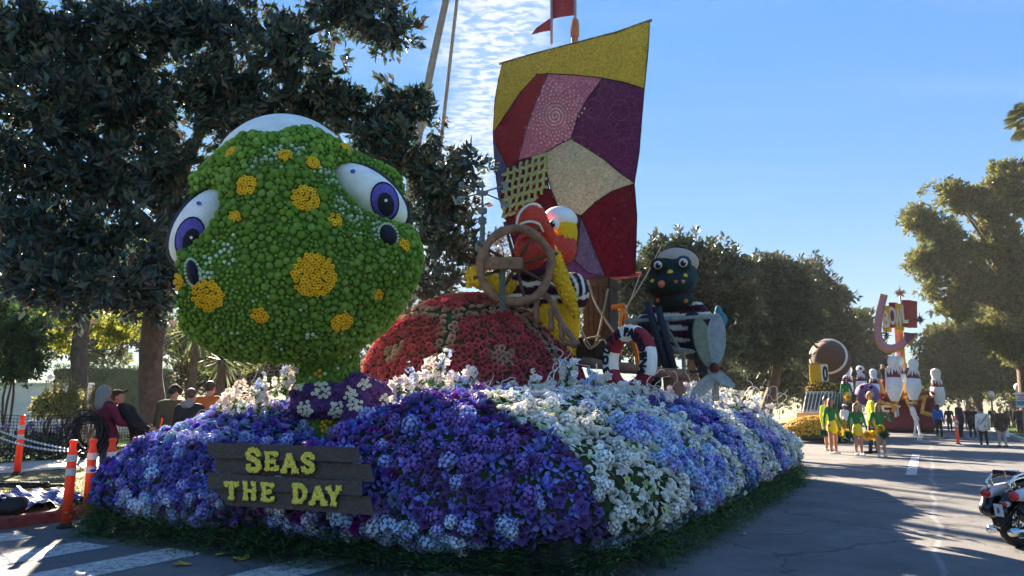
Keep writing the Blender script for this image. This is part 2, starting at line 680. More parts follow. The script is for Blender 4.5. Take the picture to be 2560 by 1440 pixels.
def mat(name, col=(0.5, 0.5, 0.5), rough=0.7, var=0.2, scale=8.0, bump=0.0, bscale=40.0, spec=0.3, attr=False, transl=0.0, metal=0.0, hue=0.0, detail=4.0, obj_rand=0.0, coat=0.0, vor=False, emit=0.0):
    if name in MATS or not len(col):
        return MATS[name]
    m = bpy.data.materials.new(name)
    m.use_nodes = True
    nt = m.node_tree
    n, l = nt.nodes, nt.links
    n.clear()
    out = N(n, 'ShaderNodeOutputMaterial')
    b = N(n, 'ShaderNodeBsdfPrincipled')
    b.inputs['Roughness'].default_value = rough
    b.inputs['Specular IOR Level'].default_value = spec
    b.inputs['Metallic'].default_value = metal
    b.inputs['Coat Weight'].default_value = coat
    tc = N(n, 'ShaderNodeTexCoord')
    nz = N(n, 'ShaderNodeTexNoise')
    nz.inputs['Scale'].default_value = scale
    nz.inputs['Detail'].default_value = detail
    nz.inputs['Roughness'].default_value = 0.65
    l.new(tc.outputs['Object'], nz.inputs['Vector'])
    mr = N(n, 'ShaderNodeMapRange')
    mr.inputs['From Min'].default_value = 0.25
    mr.inputs['From Max'].default_value = 0.75
    mr.inputs['To Min'].default_value = 1 - var
    mr.inputs['To Max'].default_value = 1 + var
    l.new(nz.outputs['Fac'], mr.inputs['Value'])
    mul = N(n, 'ShaderNodeVectorMath', operation='SCALE')
    l.new(mr.outputs[0], mul.inputs['Scale'])
    if attr:
        at = N(n, 'ShaderNodeAttribute', attribute_name='col')
        l.new(at.outputs['Color'], mul.inputs[0])
    else:
        mul.inputs[0].default_value = col
    last = mul.outputs[0]
    if obj_rand or hue:
        oi = N(n, 'ShaderNodeObjectInfo')
        hs = N(n, 'ShaderNodeHueSaturation')
        r1 = N(n, 'ShaderNodeMapRange')
        r1.inputs['To Min'].default_value = 1 - obj_rand
        r1.inputs['To Max'].default_value = 1 + obj_rand
        l.new(oi.outputs['Random'], r1.inputs['Value'])
        l.new(r1.outputs[0], hs.inputs['Value'])
        if hue:
            r2 = N(n, 'ShaderNodeMapRange')
            r2.inputs['To Min'].default_value = 0.5 - hue
            r2.inputs['To Max'].default_value = 0.5 + hue
            l.new(nz.outputs['Fac'], r2.inputs['Value'])
            l.new(r2.outputs[0], hs.inputs['Hue'])
        l.new(last, hs.inputs['Color'])
        last = hs.outputs[0]
    l.new(last, b.inputs['Base Color'])
    if emit:
        l.new(last, b.inputs['Emission Color'])
        b.inputs['Emission Strength'].default_value = emit
    if bump:
        if vor:
            bn = N(n, 'ShaderNodeTexVoronoi')
            bo = bn.outputs['Distance']
        else:
            bn = N(n, 'ShaderNodeTexNoise')
            bn.inputs['Detail'].default_value = 5.0
            bo = bn.outputs['Fac']
        bn.inputs['Scale'].default_value = bscale
        l.new(tc.outputs['Object'], bn.inputs['Vector'])
        bp = N(n, 'ShaderNodeBump')
        bp.inputs['Strength'].default_value = bump
        bp.inputs['Distance'].default_value = 0.02
        if vor: bp.invert = True
        l.new(bo, bp.inputs['Height'])
        l.new(bp.outputs[0], b.inputs['Normal'])
    sh = b.outputs[0]
    if transl:
        tr = N(n, 'ShaderNodeBsdfTranslucent')
        l.new(last, tr.inputs['Color'])
        mx = N(n, 'ShaderNodeMixShader')
        mx.inputs[0].default_value = transl
        l.new(sh, mx.inputs[1])
        l.new(tr.outputs[0], mx.inputs[2])
        sh = mx.outputs[0]
    l.new(sh, out.inputs[0])
    m['nodes'] = {}
    MATS[name] = m
    return m


def text_mesh(body, size=1.0, depth=0.02, shear=0.0, spacing=1.0, bold=0.0):
    cu = bpy.data.curves.new('lettering', 'FONT')
    cu.body = body
    cu.size = size
    cu.extrude = depth / 2
    cu.align_x = 'CENTER'
    cu.shear = shear
    cu.space_character = spacing
    cu.offset = bold
    cu.resolution_u = 3
    o = bpy.data.objects.new('lettering', cu)
    COL.objects.link(o)
    dg = bpy.context.evaluated_depsgraph_get()
    me = bpy.data.meshes.new_from_object(o.evaluated_get(dg))
    V = np.empty(len(me.vertices) * 3)
    me.vertices.foreach_get('co', V)
    Fc = [tuple(p.vertices) for p in me.polygons]
    bpy.data.objects.remove(o)
    bpy.data.curves.remove(cu)
    bpy.data.meshes.remove(me)
    return V.reshape(-1, 3), Fc      # x right, y up, z depth

# ------------------------------------------------------------------ ground, road, kerbs
def strip(s0, s1, d0, d1, z0, z1=None, ns=1, nd=1):
    z1 = z0 if z1 is None else z1
    V, Fc = [], []
    for i in range(ns + 1):
        for j in range(nd + 1):
            V.append(RC(s0 + (s1 - s0) * i / ns, d0 + (d1 - d0) * j / nd, z0 + (z1 - z0) * j / nd))
    for i in range(ns):
        for j in range(nd):
            a = i * (nd + 1) + j
            Fc.append((a, a + nd + 1, a + nd + 2, a + 1) if d1 < d0 else (a, a + 1, a + nd + 2, a + nd + 1))
    return A_(V), A_(Fc)


def asphalt():
    m = mat('asphalt', (0.118, 0.12, 0.126), 0.85, 0.3, 1.1, 0.6, 90, spec=0.3)
    nt = m.node_tree
    n, l = nt.nodes, nt.links
    b = [x for x in n if x.type == 'BSDF_PRINCIPLED'][0]
    src = b.inputs['Base Color'].links[0].from_socket
    tc = [x for x in n if x.type == 'TEX_COORD'][0]
    mp = N(n, 'ShaderNodeMapping', vector_type='POINT')
    mp.inputs['Rotation'].default_value = (0, 0, math.atan2(UX, UY))
    l.new(tc.outputs['Object'], mp.inputs['Vector'])     # x across the road, y along it
    sp = N(n, 'ShaderNodeSeparateXYZ')
    l.new(mp.outputs[0], sp.inputs[0])
    nz = N(n, 'ShaderNodeTexNoise')
    nz.inputs['Scale'].default_value = 0.5
    l.new(mp.outputs[0], nz.inputs['Vector'])
    fine = N(n, 'ShaderNodeTexNoise')
    fine.inputs['Scale'].default_value = 55.0
    fine.inputs['Detail'].default_value = 3.0
    fine.inputs['Roughness'].default_value = 0.8
    l.new(tc.outputs['Object'], fine.inputs['Vector'])

    def mth(op, *a):
        x = N(n, 'ShaderNodeMath', operation=op)
        for i, v in enumerate(a):
            if isinstance(v, (int, float)): x.inputs[i].default_value = v
            else: l.new(v, x.inputs[i])
        return x.outputs[0]
    tot = None
    for d0, w, amp in ((-0.02, 0.05, 0.9), (2.75, 0.05, 0.7), (-2.2, 0.5, 0.12), (1.3, 0.5, 0.12)):
        wob = mth('MULTIPLY', mth('SUBTRACT', nz.outputs['Fac'], 0.5), 0.35)
        e = mth('ABSOLUTE', mth('SUBTRACT', mth('ADD', sp.outputs['X'], wob), d0))
        f = mth('MULTIPLY', mth('MAXIMUM', mth('SUBTRACT', 1.0, mth('DIVIDE', e, w)), 0.0), amp)
        f = mth('MULTIPLY', f, mth('MULTIPLY', fine.outputs['Fac'], 1.6))
        tot = f if tot is None else mth('ADD', tot, f)
    sp2 = mth('MULTIPLY_ADD', fine.outputs['Fac'], 2.2, -0.1)
    # cracks, darker repair patches and tyre polish
    vo = N(n, 'ShaderNodeTexVoronoi', feature='DISTANCE_TO_EDGE')
    vo.inputs['Scale'].default_value = 0.28
    wb = N(n, 'ShaderNodeTexNoise')
    wb.inputs['Scale'].default_value = 2.5
    wb.inputs['Detail'].default_value = 6
    l.new(tc.outputs['Object'], wb.inputs['Vector'])
    av = N(n, 'ShaderNodeVectorMath', operation='MULTIPLY_ADD')
    l.new(wb.outputs['Color'], av.inputs[0])
    av.inputs[1].default_value = (0.7, 0.7, 0)
    l.new(tc.outputs['Object'], av.inputs[2])
    l.new(av.outputs[0], vo.inputs['Vector'])
    crack = mth('MULTIPLY', mth('LESS_THAN', vo.outputs['Distance'], 0.005), 0.38)
    pn = N(n, 'ShaderNodeTexNoise')
    pn.inputs['Scale'].default_value = 0.35
    pn.inputs['Detail'].default_value = 7
    pn.inputs['Roughness'].default_value = 0.7
    l.new(mp.outputs[0], pn.inputs['Vector'])
    stain = mth('MULTIPLY_ADD', pn.outputs['Fac'], 1.1, 0.45)
    k = mth('MULTIPLY', mth('MULTIPLY', sp2, stain), mth('SUBTRACT', mth('ADD', 1.0, tot), crack))
    sc_ = N(n, 'ShaderNodeVectorMath', operation='SCALE')
    l.new(src, sc_.inputs[0])
    l.new(k, sc_.inputs['Scale'])
    l.new(sc_.outputs[0], b.inputs['Base Color'])
    return m


M_ASPH = asphalt()
M_CONC = mat('pavement_concrete', (0.42, 0.38, 0.33), 0.85, 0.18, 3.0, 0.3, 60)
M_LAWN = mat('lawn', (0.075, 0.13, 0.03), 0.9, 0.45, 5.0, 0.8, 70)
M_VERGE = mat('verge_turf', (0.14, 0.135, 0.06), 0.95, 0.5, 2.5, 0.8, 60)
M_EARTH = mat('far_ground', (0.10, 0.11, 0.06), 0.95, 0.4, 0.3, 0.4, 10)
M_LINE = mat('road_paint', (0.50, 0.50, 0.49), 0.7, 0.45, 6.0, 0.3, 80, detail=8)
_nt = M_LINE.node_tree                    # worn paint: the asphalt shows through
_b = [x for x in _nt.nodes if x.type == 'BSDF_PRINCIPLED'][0]
_tc = [x for x in _nt.nodes if x.type == 'TEX_COORD'][0]
_wn = N(_nt.nodes, 'ShaderNodeTexNoise')
_wn.inputs['Scale'].default_value = 14.0
_wn.inputs['Detail'].default_value = 9.0
_wn.inputs['Roughness'].default_value = 0.75
_nt.links.new(_tc.outputs['Object'], _wn.inputs['Vector'])
_wr = N(_nt.nodes, 'ShaderNodeMapRange')
_wr.inputs['From Min'].default_value = 0.40
_wr.inputs['From Max'].default_value = 0.52
_nt.links.new(_wn.outputs['Fac'], _wr.inputs['Value'])
_mx = N(_nt.nodes, 'ShaderNodeMix', data_type='RGBA')
_mx.inputs['A'].default_value = (0.13, 0.13, 0.135, 1)
_nt.links.new(_b.inputs['Base Color'].links[0].from_socket, _mx.inputs['B'])
_nt.links.new(_wr.outputs[0], _mx.inputs['Factor'])
_nt.links.new(_mx.outputs['Result'], _b.inputs['Base Color'])
M_KRED = mat('red_kerb_paint', (0.22, 0.055, 0.045), 0.7, 0.5, 7.0, 0.4, 40, detail=8)
M_KERB = mat('kerb_concrete', (0.45, 0.42, 0.36), 0.85, 0.25, 4.0, 0.3, 50)

KL, KR = -10.4, 3.5
MB().add(A_([[-900, -400, -0.03], [900, -400, -0.03], [900, 1400, -0.03], [-900, 1400, -0.03]]), A_([[0, 1, 2, 3]])).build('ground', M_EARTH, org=(0, 0, -0.03), kind='structure')
V, Fc = strip(-30, 400, KL, KR, 0.0)
MB().add(V, Fc).build('road', M_ASPH, org=(0, 0, 0), kind='structure')


def kerb(name, d0, d1, m, s0=-30, s1=250):
    prof = [(d0, -0.02), (d0, 0.125), (d0 + (d1 - d0) * 0.15, 0.152), (d1, 0.156), (d1, -0.02)]
    V = A_([RC(s, d, z) for s in (s0, s1) for d, z in prof])
    n = len(prof)
    Fc = [(k, k + 1, k + 1 + n, k + n) if d1 > d0 else (k + 1, k, k + n, k + 1 + n) for k in range(n - 1)] + [tuple(range(n)), tuple(range(n, 2 * n))]
    MB().add(V, Fc).build(name, m, org=(0, 0, 0), kind='structure')


kerb('kerb_red', KL, KL - 0.17, M_KRED, -30, 60)
kerb('kerb_right', KR, KR + 0.17, M_KERB)
V, Fc = strip(-30, 250, KL - 0.17, -16.4, 0.150, 0.20)
MB().add(V, Fc).build('verge', M_VERGE, org=(0, 0, 0), kind='structure')
V, Fc = strip(-30, 250, -16.4, -19.3, 0.215)
MB().add(V, Fc).build('pavement', M_CONC, org=(0, 0, 0), kind='structure')
V, Fc = strip(-30, 250, -19.3, -160, 0.20)
MB().add(V, Fc).build('lawn', M_LAWN, org=(0, 0, 0), kind='structure')
V, Fc = strip(-30, 250, KR + 0.17, 160, 0.150, 0.155)
MB().add(V, Fc).build('lawn_right', M_LAWN, org=(0, 0, 0), kind='structure')
# joints between the slabs of the pavement
mj = MB()
for s in np.arange(2, 40, 1.5):
    V, Fc = strip(s, s + 0.02, -16.42, -19.28, 0.2165)
    mj.add(V, Fc)
mj.build('pavement_joint', mat('joint_dirt', (0.12, 0.10, 0.08)), org=(0, 0, 0), kind='structure')


def paint(s0, s1, d0, d1):
    V, Fc = strip(s0, s1, d0, d1, 0.005)
    MB().add(V, Fc).build('road_marking', M_LINE, org=(0, 0, 0), kind='structure')


for dc, s1 in ((-8.38, 5.35), (-7.13, 5.6), (-5.45, 6.1), (-3.9, 6.2), (-2.3, 6.3), (-9.75, 5.3), (-0.9, 6.3), (0.6, 6.3), (2.1, 6.3)):
    paint(2.6, s1, dc - 0.3, dc + 0.3)
for s0, s1 in ((19.5, 28.0), (39.5, 47.0), (58.0, 66.0), (78, 86)):
    paint(s0, s1, -0.56, -0.34)
# short paint ticks next to the dash
for s, d in ((19.9, 0.02), (25.0, 0.1), (28.2, -0.1)):
    paint(s, s + 0.06, d - 0.12, d + 0.3)

# grass blades on the verge and the lawn where they can be seen
def blades(name, s0, s1, d0, d1, z, n, h, cols, label, keep=None):
    s = RNG.uniform(s0, s1, n)
    d = RNG.uniform(d0, d1, n)
    P = np.stack([s * UX + d * UY, s * UY - d * UX, np.full(n, z)], 1)
    a = RNG.uniform(0, 6.28, n)
    hh = h * RNG.uniform(0.5, 1.3, n)
    w = 0.006 + 0.008 * RNG.random(n)
    dx = np.stack([np.cos(a), np.sin(a), np.zeros(n)], 1) * w[:, None]
    ln = np.stack([RNG.normal(0, 0.5, n) * hh, RNG.normal(0, 0.5, n) * hh, hh], 1)
    V = np.stack([P - dx, P + dx, P + ln], 1).reshape(-1, 3)
    c = A_(cols)[RNG.integers(0, len(cols), n)] * RNG.uniform(0.7, 1.3, (n, 1))
    mb = MB().add(V, np.arange(3 * n).reshape(-1, 3), np.repeat(c, 3, 0))
    mb.build(name, mat('grass_blade', attr=True, rough=0.8, transl=0.35, var=0.1), org=(0, 0, 0), label=label, cat='grass', kind='stuff')


blades('verge_grass', 3, 14, -16.3, -10.6, 0.16, 26000, 0.05, [(0.16, 0.16, 0.06), (0.22, 0.18, 0.09), (0.08, 0.12, 0.03)], 'thin dry grass on the verge behind the red kerb')
blades('lawn_grass', 8, 34, -30, -19.4, 0.20, 26000, 0.09, [(0.07, 0.14, 0.03), (0.10, 0.17, 0.04)], 'mown green lawn behind the black mesh fence')
blades('lawn_grass', 30, 60, 3.75, 9, 0.15, 9000, 0.09, [(0.08, 0.14, 0.03), (0.12, 0.16, 0.04)], 'strip of green lawn beyond the right kerb')

# ------------------------------------------------------------------ flower templates (unit radius, facing +z)
def cup(r0, z0, r1, z1, n, ph, wave=0.0):
    a = np.arange(n) * 2 * math.pi / n + ph
    k = 1 + wave * np.where(np.arange(n) % 2 == 0, 1, -1)
    V = np.concatenate([np.stack([r0 * np.cos(a), r0 * np.sin(a), np.full(n, z0)], 1), np.stack([r1 * k * np.cos(a + .25), r1 * k * np.sin(a + .25), np.full(n, z1) + wave * .5 * (np.arange(n) % 2)], 1)])
    Fc = []
    for i in range(n):
        j = (i + 1) % n
        Fc += [(i, j, n + j), (i, n + j, n + i)]
    return V, A_(Fc)


def join(parts):
    V, Fc, W, n = [], [], [], 0
    for v, f, w in parts:
        V.append(v)
        Fc.append(np.asarray(f) + n)
        w = np.asarray(w, float)
        W.append(np.broadcast_to(w if w.ndim == 2 else w.reshape(1, -1) if w.ndim == 1 else np.full((1, 1), float(w)), (len(v), 3)).copy() if w.ndim < 2 else (np.repeat(w, 3, 1) if w.shape[1] == 1 else w))
        n += len(v)
    return np.concatenate(V), np.concatenate(Fc), np.concatenate(W)


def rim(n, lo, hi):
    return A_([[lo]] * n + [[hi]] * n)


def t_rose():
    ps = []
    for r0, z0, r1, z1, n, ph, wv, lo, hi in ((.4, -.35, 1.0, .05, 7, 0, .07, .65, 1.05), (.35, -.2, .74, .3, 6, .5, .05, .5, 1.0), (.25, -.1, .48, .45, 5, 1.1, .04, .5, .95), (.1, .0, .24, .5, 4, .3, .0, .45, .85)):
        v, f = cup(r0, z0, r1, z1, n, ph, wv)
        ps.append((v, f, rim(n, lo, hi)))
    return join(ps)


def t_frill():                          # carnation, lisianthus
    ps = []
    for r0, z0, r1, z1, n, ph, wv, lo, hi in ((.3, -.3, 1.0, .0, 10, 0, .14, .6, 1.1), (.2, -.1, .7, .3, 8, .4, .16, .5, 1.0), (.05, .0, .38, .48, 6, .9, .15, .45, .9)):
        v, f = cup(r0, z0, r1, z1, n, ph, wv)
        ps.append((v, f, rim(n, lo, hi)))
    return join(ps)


def petal(a, r, w, z0, z1, mid=0.5, up=0.15):
    c, s = math.cos(a), math.sin(a)
    L = [(0.06, 0, z0), (r * mid, -w, z0 + (z1 - z0) * mid + up), (r, 0, z1), (r * mid, w, z0 + (z1 - z0) * mid + up), (r * mid, 0, z0 + (z1 - z0) * mid)]
    V = A_([(x * c - y * s, x * s + y * c, z) for x, y, z in L])
    return V, A_([(0, 1, 4), (1, 2, 4), (2, 3, 4), (3, 0, 4)])


def t_iris():
    ps = []
    for k in range(3):
        v, f = petal(k * 2.094, 1.1, .34, 0, -.25)
        ps.append((v, f, A_([[.6, .6, .6], [1, 1, 1], [1.15, 1.15, 1.1], [1, 1, 1], [1.5, 1.9, .6]])))
        v, f = petal(k * 2.094 + 1.05, .6, .26, 0, .85, .6, .05)
        ps.append((v, f, A_([[.6]] + [[1.0]] * 3 + [[.8]])))
    return join(ps)


def t_blossom():                        # five petals, small throat
    ps = []
    for k in range(5):
        v, f = petal(k * 1.2566, 1.0, .42, 0, .12)
        ps.append((v, f, A_([[.75, .8, .6], [1, 1, 1], [1.05, 1.05, 1.05], [1, 1, 1], [.9, .9, .9]])))
    return join(ps)


def t_orchid():
    ps = []
    for k, (r, w) in enumerate(((1.1, .3), (1.0, .55), (.95, .3), (.95, .3), (1.0, .55))):
        v, f = petal(k * 1.2566, r, w, 0, .1)
        ps.append((v, f, A_([[.85, .7, .6], [1, .98, .97], [1, 1, 1], [1, .98, .97], [.95, .92, .92]])))
    v, f = petal(0.628 * 5, .45, .2, .1, .45)
    ps.append((v, f, A_([[.8, .6, .5]] * 5)))
    return join(ps)


def t_hydrangea(seed=1):
    g = np.random.default_rng(seed)
    V, Fc = ico(0)
    ps = [(V * .8, Fc, .35)]
    i = np.arange(36)
    ph = math.pi * (1 + 5 ** .5) * i
    zz = 1 - 1.6 * (i + .5) / 36
    P = np.stack([np.sqrt(1 - zz * zz) * np.cos(ph), np.sqrt(1 - zz * zz) * np.sin(ph), zz], 1)
    R = basis_from_normal(P + g.normal(0, .25, P.shape), g.uniform(0, 6, 36))
    for k in range(36):
        q = A_([[-.29, 0, .05], [0, -.29, -.03], [.29, 0, .05], [0, .29, -.03]]) * g.uniform(.8, 1.15)
        ps.append((q @ R[k].T + P[k] * g.uniform(.88, 1.0), A_([[0, 1, 2], [0, 2, 3]]), A_([[g.uniform(.7, 1.2)]] * 4)))
    return join(ps)


def t_pom(sub=1, spik=.12, flat=.8, seed=0):
    g = np.random.default_rng(seed)
    V, Fc = ico(sub)
    V = V * (1 + g.uniform(-spik, spik, (len(V), 1)))
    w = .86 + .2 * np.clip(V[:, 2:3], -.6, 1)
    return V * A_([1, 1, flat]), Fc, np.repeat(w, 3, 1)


def t_bud():                            # small dome
    n = 5
    a = np.arange(n) * 2 * math.pi / n
    V = np.concatenate([np.stack([np.cos(a), np.sin(a), np.full(n, -.2)], 1), np.stack([.75 * np.cos(a + .6), .75 * np.sin(a + .6), np.full(n, .5)], 1), [[0, 0, .75]]])
    Fc = []
    for i in range(n):
        j = (i + 1) % n
        Fc += [(i, j, n + j), (i, n + j, n + i), (n + i, n + j, 2 * n)]
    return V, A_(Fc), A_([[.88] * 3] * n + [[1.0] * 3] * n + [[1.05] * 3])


def t_button():                         # ring shaped button flower
    n = 6
    a = np.arange(n) * 2 * math.pi / n
    rr = [(1.0, -.2, .7), (.8, .45, 1.1), (.42, .5, 1.0), (.2, .25, .55)]
    V = np.concatenate([np.stack([r * np.cos(a), r * np.sin(a), np.full(n, z)], 1) for r, z, w in rr])
    Fc = []
    for q in range(3):
        for i in range(n):
            j = (i + 1) % n
            Fc += [(q * n + i, q * n + j, q * n + n + j), (q * n + i, q * n + n + j, q * n + n + i)]
    Fc += [(3 * n, 3 * n + k, 3 * n + k + 1) for k in range(1, n - 1)]
    return V, A_(Fc), np.repeat(np.concatenate([[[w]] * n for r, z, w in rr]), 3, 1)


T_ROSE, T_FRILL, T_IRIS, T_BLOS, T_ORCH, T_BUD, T_BUTTON = t_rose(), t_frill(), t_iris(), t_blossom(), t_orchid(), t_bud(), t_button()
T_HYD = t_hydrangea()
T_POM = t_pom()
M_PETAL = mat('petals', attr=True, rough=0.75, var=0.18, scale=30, transl=0.12, spec=0.2)
M_POM = mat('button_mums', attr=True, rough=0.85, var=0.3, scale=60, bump=0.6, bscale=70, spec=0.15, vor=True)


def tpl_mesh(name, tpl, col, m):        # one mesh that many pieces share
    V, Fc, W = tpl
    mb = MB().add(V, Fc, np.clip(W * A_(col), 0, 1))
    return mb.mesh(name, m, org=(0, 0, 0))

# ------------------------------------------------------------------ the flower bed of the near float
FS0, FS1, FD0, FD1 = 5.72, 18.0, -9.52, -2.42      # outline in road coordinates
BED_IN, BED_Z0, BED_H = 2.3, 0.40, 1.41


FRC = (1.9, 1.4, 1.4, 0.75)              # corner radii: front right, rear right, rear left, front left


def outline(inset, n_side=40, n_cor=12):
    pts, nor = [], []
    rr = [max(q - inset, 0.03) for q in FRC]
    cs = [(FS0 + inset + rr[0], FD1 - inset - rr[0]), (FS1 - inset - rr[1], FD1 - inset - rr[1]), (FS1 - inset - rr[2], FD0 + inset + rr[2]), (FS0 + inset + rr[3], FD0 + inset + rr[3])]
    st = [math.pi, math.pi / 2, 0, -math.pi / 2]            # angle in (s, d): front = pi
    for q in range(4):
        s, d = cs[q]
        for i in range(n_cor):
            a = st[q] - (math.pi / 2) * i / n_cor
            pts.append((s + rr[q] * math.cos(a), d + rr[q] * math.sin(a)))
            nor.append((math.cos(a), math.sin(a)))
        s2, d2 = cs[(q + 1) % 4]
        a = st[q] - math.pi / 2
        e0 = A_([s + rr[q] * math.cos(a), d + rr[q] * math.sin(a)])
        e1 = A_([s2 + rr[(q + 1) % 4] * math.cos(a), d2 + rr[(q + 1) % 4] * math.sin(a)])
        m = n_side if q in (0, 2) else n_side // 2
        for i in range(m):
            t = i / m
            pts.append(tuple(e0 + (e1 - e0) * t))
            nor.append((math.cos(a), math.sin(a)))
    return A_(pts), A_(nor)


def bed_bump(s, d):
    return 0.10 * np.sin(s * 1.9 + d * .7) + 0.08 * np.sin(s * .8 - d * 1.7 + 1) - 0.22 * np.exp(-((s - 8.8) / 1.2) ** 2 - ((d + 4.3) / 1.2) ** 2) + 0.10 * np.exp(-((s - 8.3) / .6) ** 2 - ((d + 5.9) / .6) ** 2) - 0.38 * np.clip((-7.0 - d) / 1.4, 0, 1) - 0.10 * np.clip(s - 15, 0, 3) - 1.0 * np.exp(-((s - 6.9) / 1.25) ** 2 - ((d + 6.5) / .95) ** 2)


rows = []
prof = [(0.35, BED_Z0 - .12), (0.03, BED_Z0)] + [(BED_IN * (1 - math.cos(b)) , BED_Z0 + BED_H * math.sin(b)) for b in np.linspace(0.06, math.pi / 2, 14)] + [(3.2, BED_Z0 + BED_H * .98)]
for ins, z in prof:
    p, nn = outline(ins)
    f = np.clip((z - BED_Z0) / BED_H, 0, 1)
    bulge = 0.10 * math.sin(f * math.pi)
    s, d = p[:, 0] + nn[:, 0] * bulge, p[:, 1] + nn[:, 1] * bulge
    zz = z + f * bed_bump(s, d)
    rows.append(np.stack([s * UX + d * UY, s * UY - d * UX, zz], 1))
m = len(rows[0])
BV = np.concatenate(rows)
BF = []
for i in range(len(rows) - 1):
    for k in range(m):
        j = (k + 1) % m
        BF.append((i * m + k, i * m + j, (i + 1) * m + j, (i + 1) * m + k))
BF = A_(BF)
FLOAT = thing('flower_float', 'parade float bed covered in blue, purple and white flowers with a fern skirt', 'parade float', RC(11.9, -6, 0))
bed = MB().add(BV, BF)
bed.add(rows[-1], [tuple(range(m))])
bed.build('bed', mat('bed_foam', (0.035, 0.05, 0.02), 0.95, 0.4, 5), FLOAT)
# chassis under the bed
V, Fc = bbox(RC(11.9, -6, 0.24), (6.2, 11.2, 0.30), rotz(-math.atan2(UX, UY)), 0.05)
MB().add(V, Fc).build('chassis', mat('chassis_steel', (0.02, 0.02, 0.022), 0.6), FLOAT)
for s in (8.2, 15.5):
    for d in (-8.4, -3.6):
        V, Fc = lathe([(0.05, -0.1), (0.30, -0.1), (0.34, -0.06), (0.34, 0.06), (0.30, 0.1), (0.05, 0.1)], 18)
        V = V @ roty(math.pi / 2).T @ rotz(-math.atan2(UX, UY)).T + RC(s, d, 0.342)
        MB().add(V, Fc).build('wheel', mat('tyre_rubber', (0.015, 0.015, 0.015), 0.8), FLOAT)

PAL = dict(violet=(.21, .12, .42), iris=(.18, .17, .68), plum=(.16, .08, .25), peri=(.38, .41, .78), sky=(.46, .62, .90), white=(.92, .90, .82), cream=(.88, .84, .60), pale=(.62, .70, .90), lime=(.55, .64, .30), blush=(.92, .80, .78), navy=(.14, .13, .45), leaf=(.05, .10, .03))


def vnoise(P, f, seed):
    g = np.random.default_rng(seed)
    k = g.normal(0, 1, (5, 3)) * f
    ph = g.uniform(0, 6.28, 5)
    return np.sin(P @ k.T + ph).sum(1) / 3.2


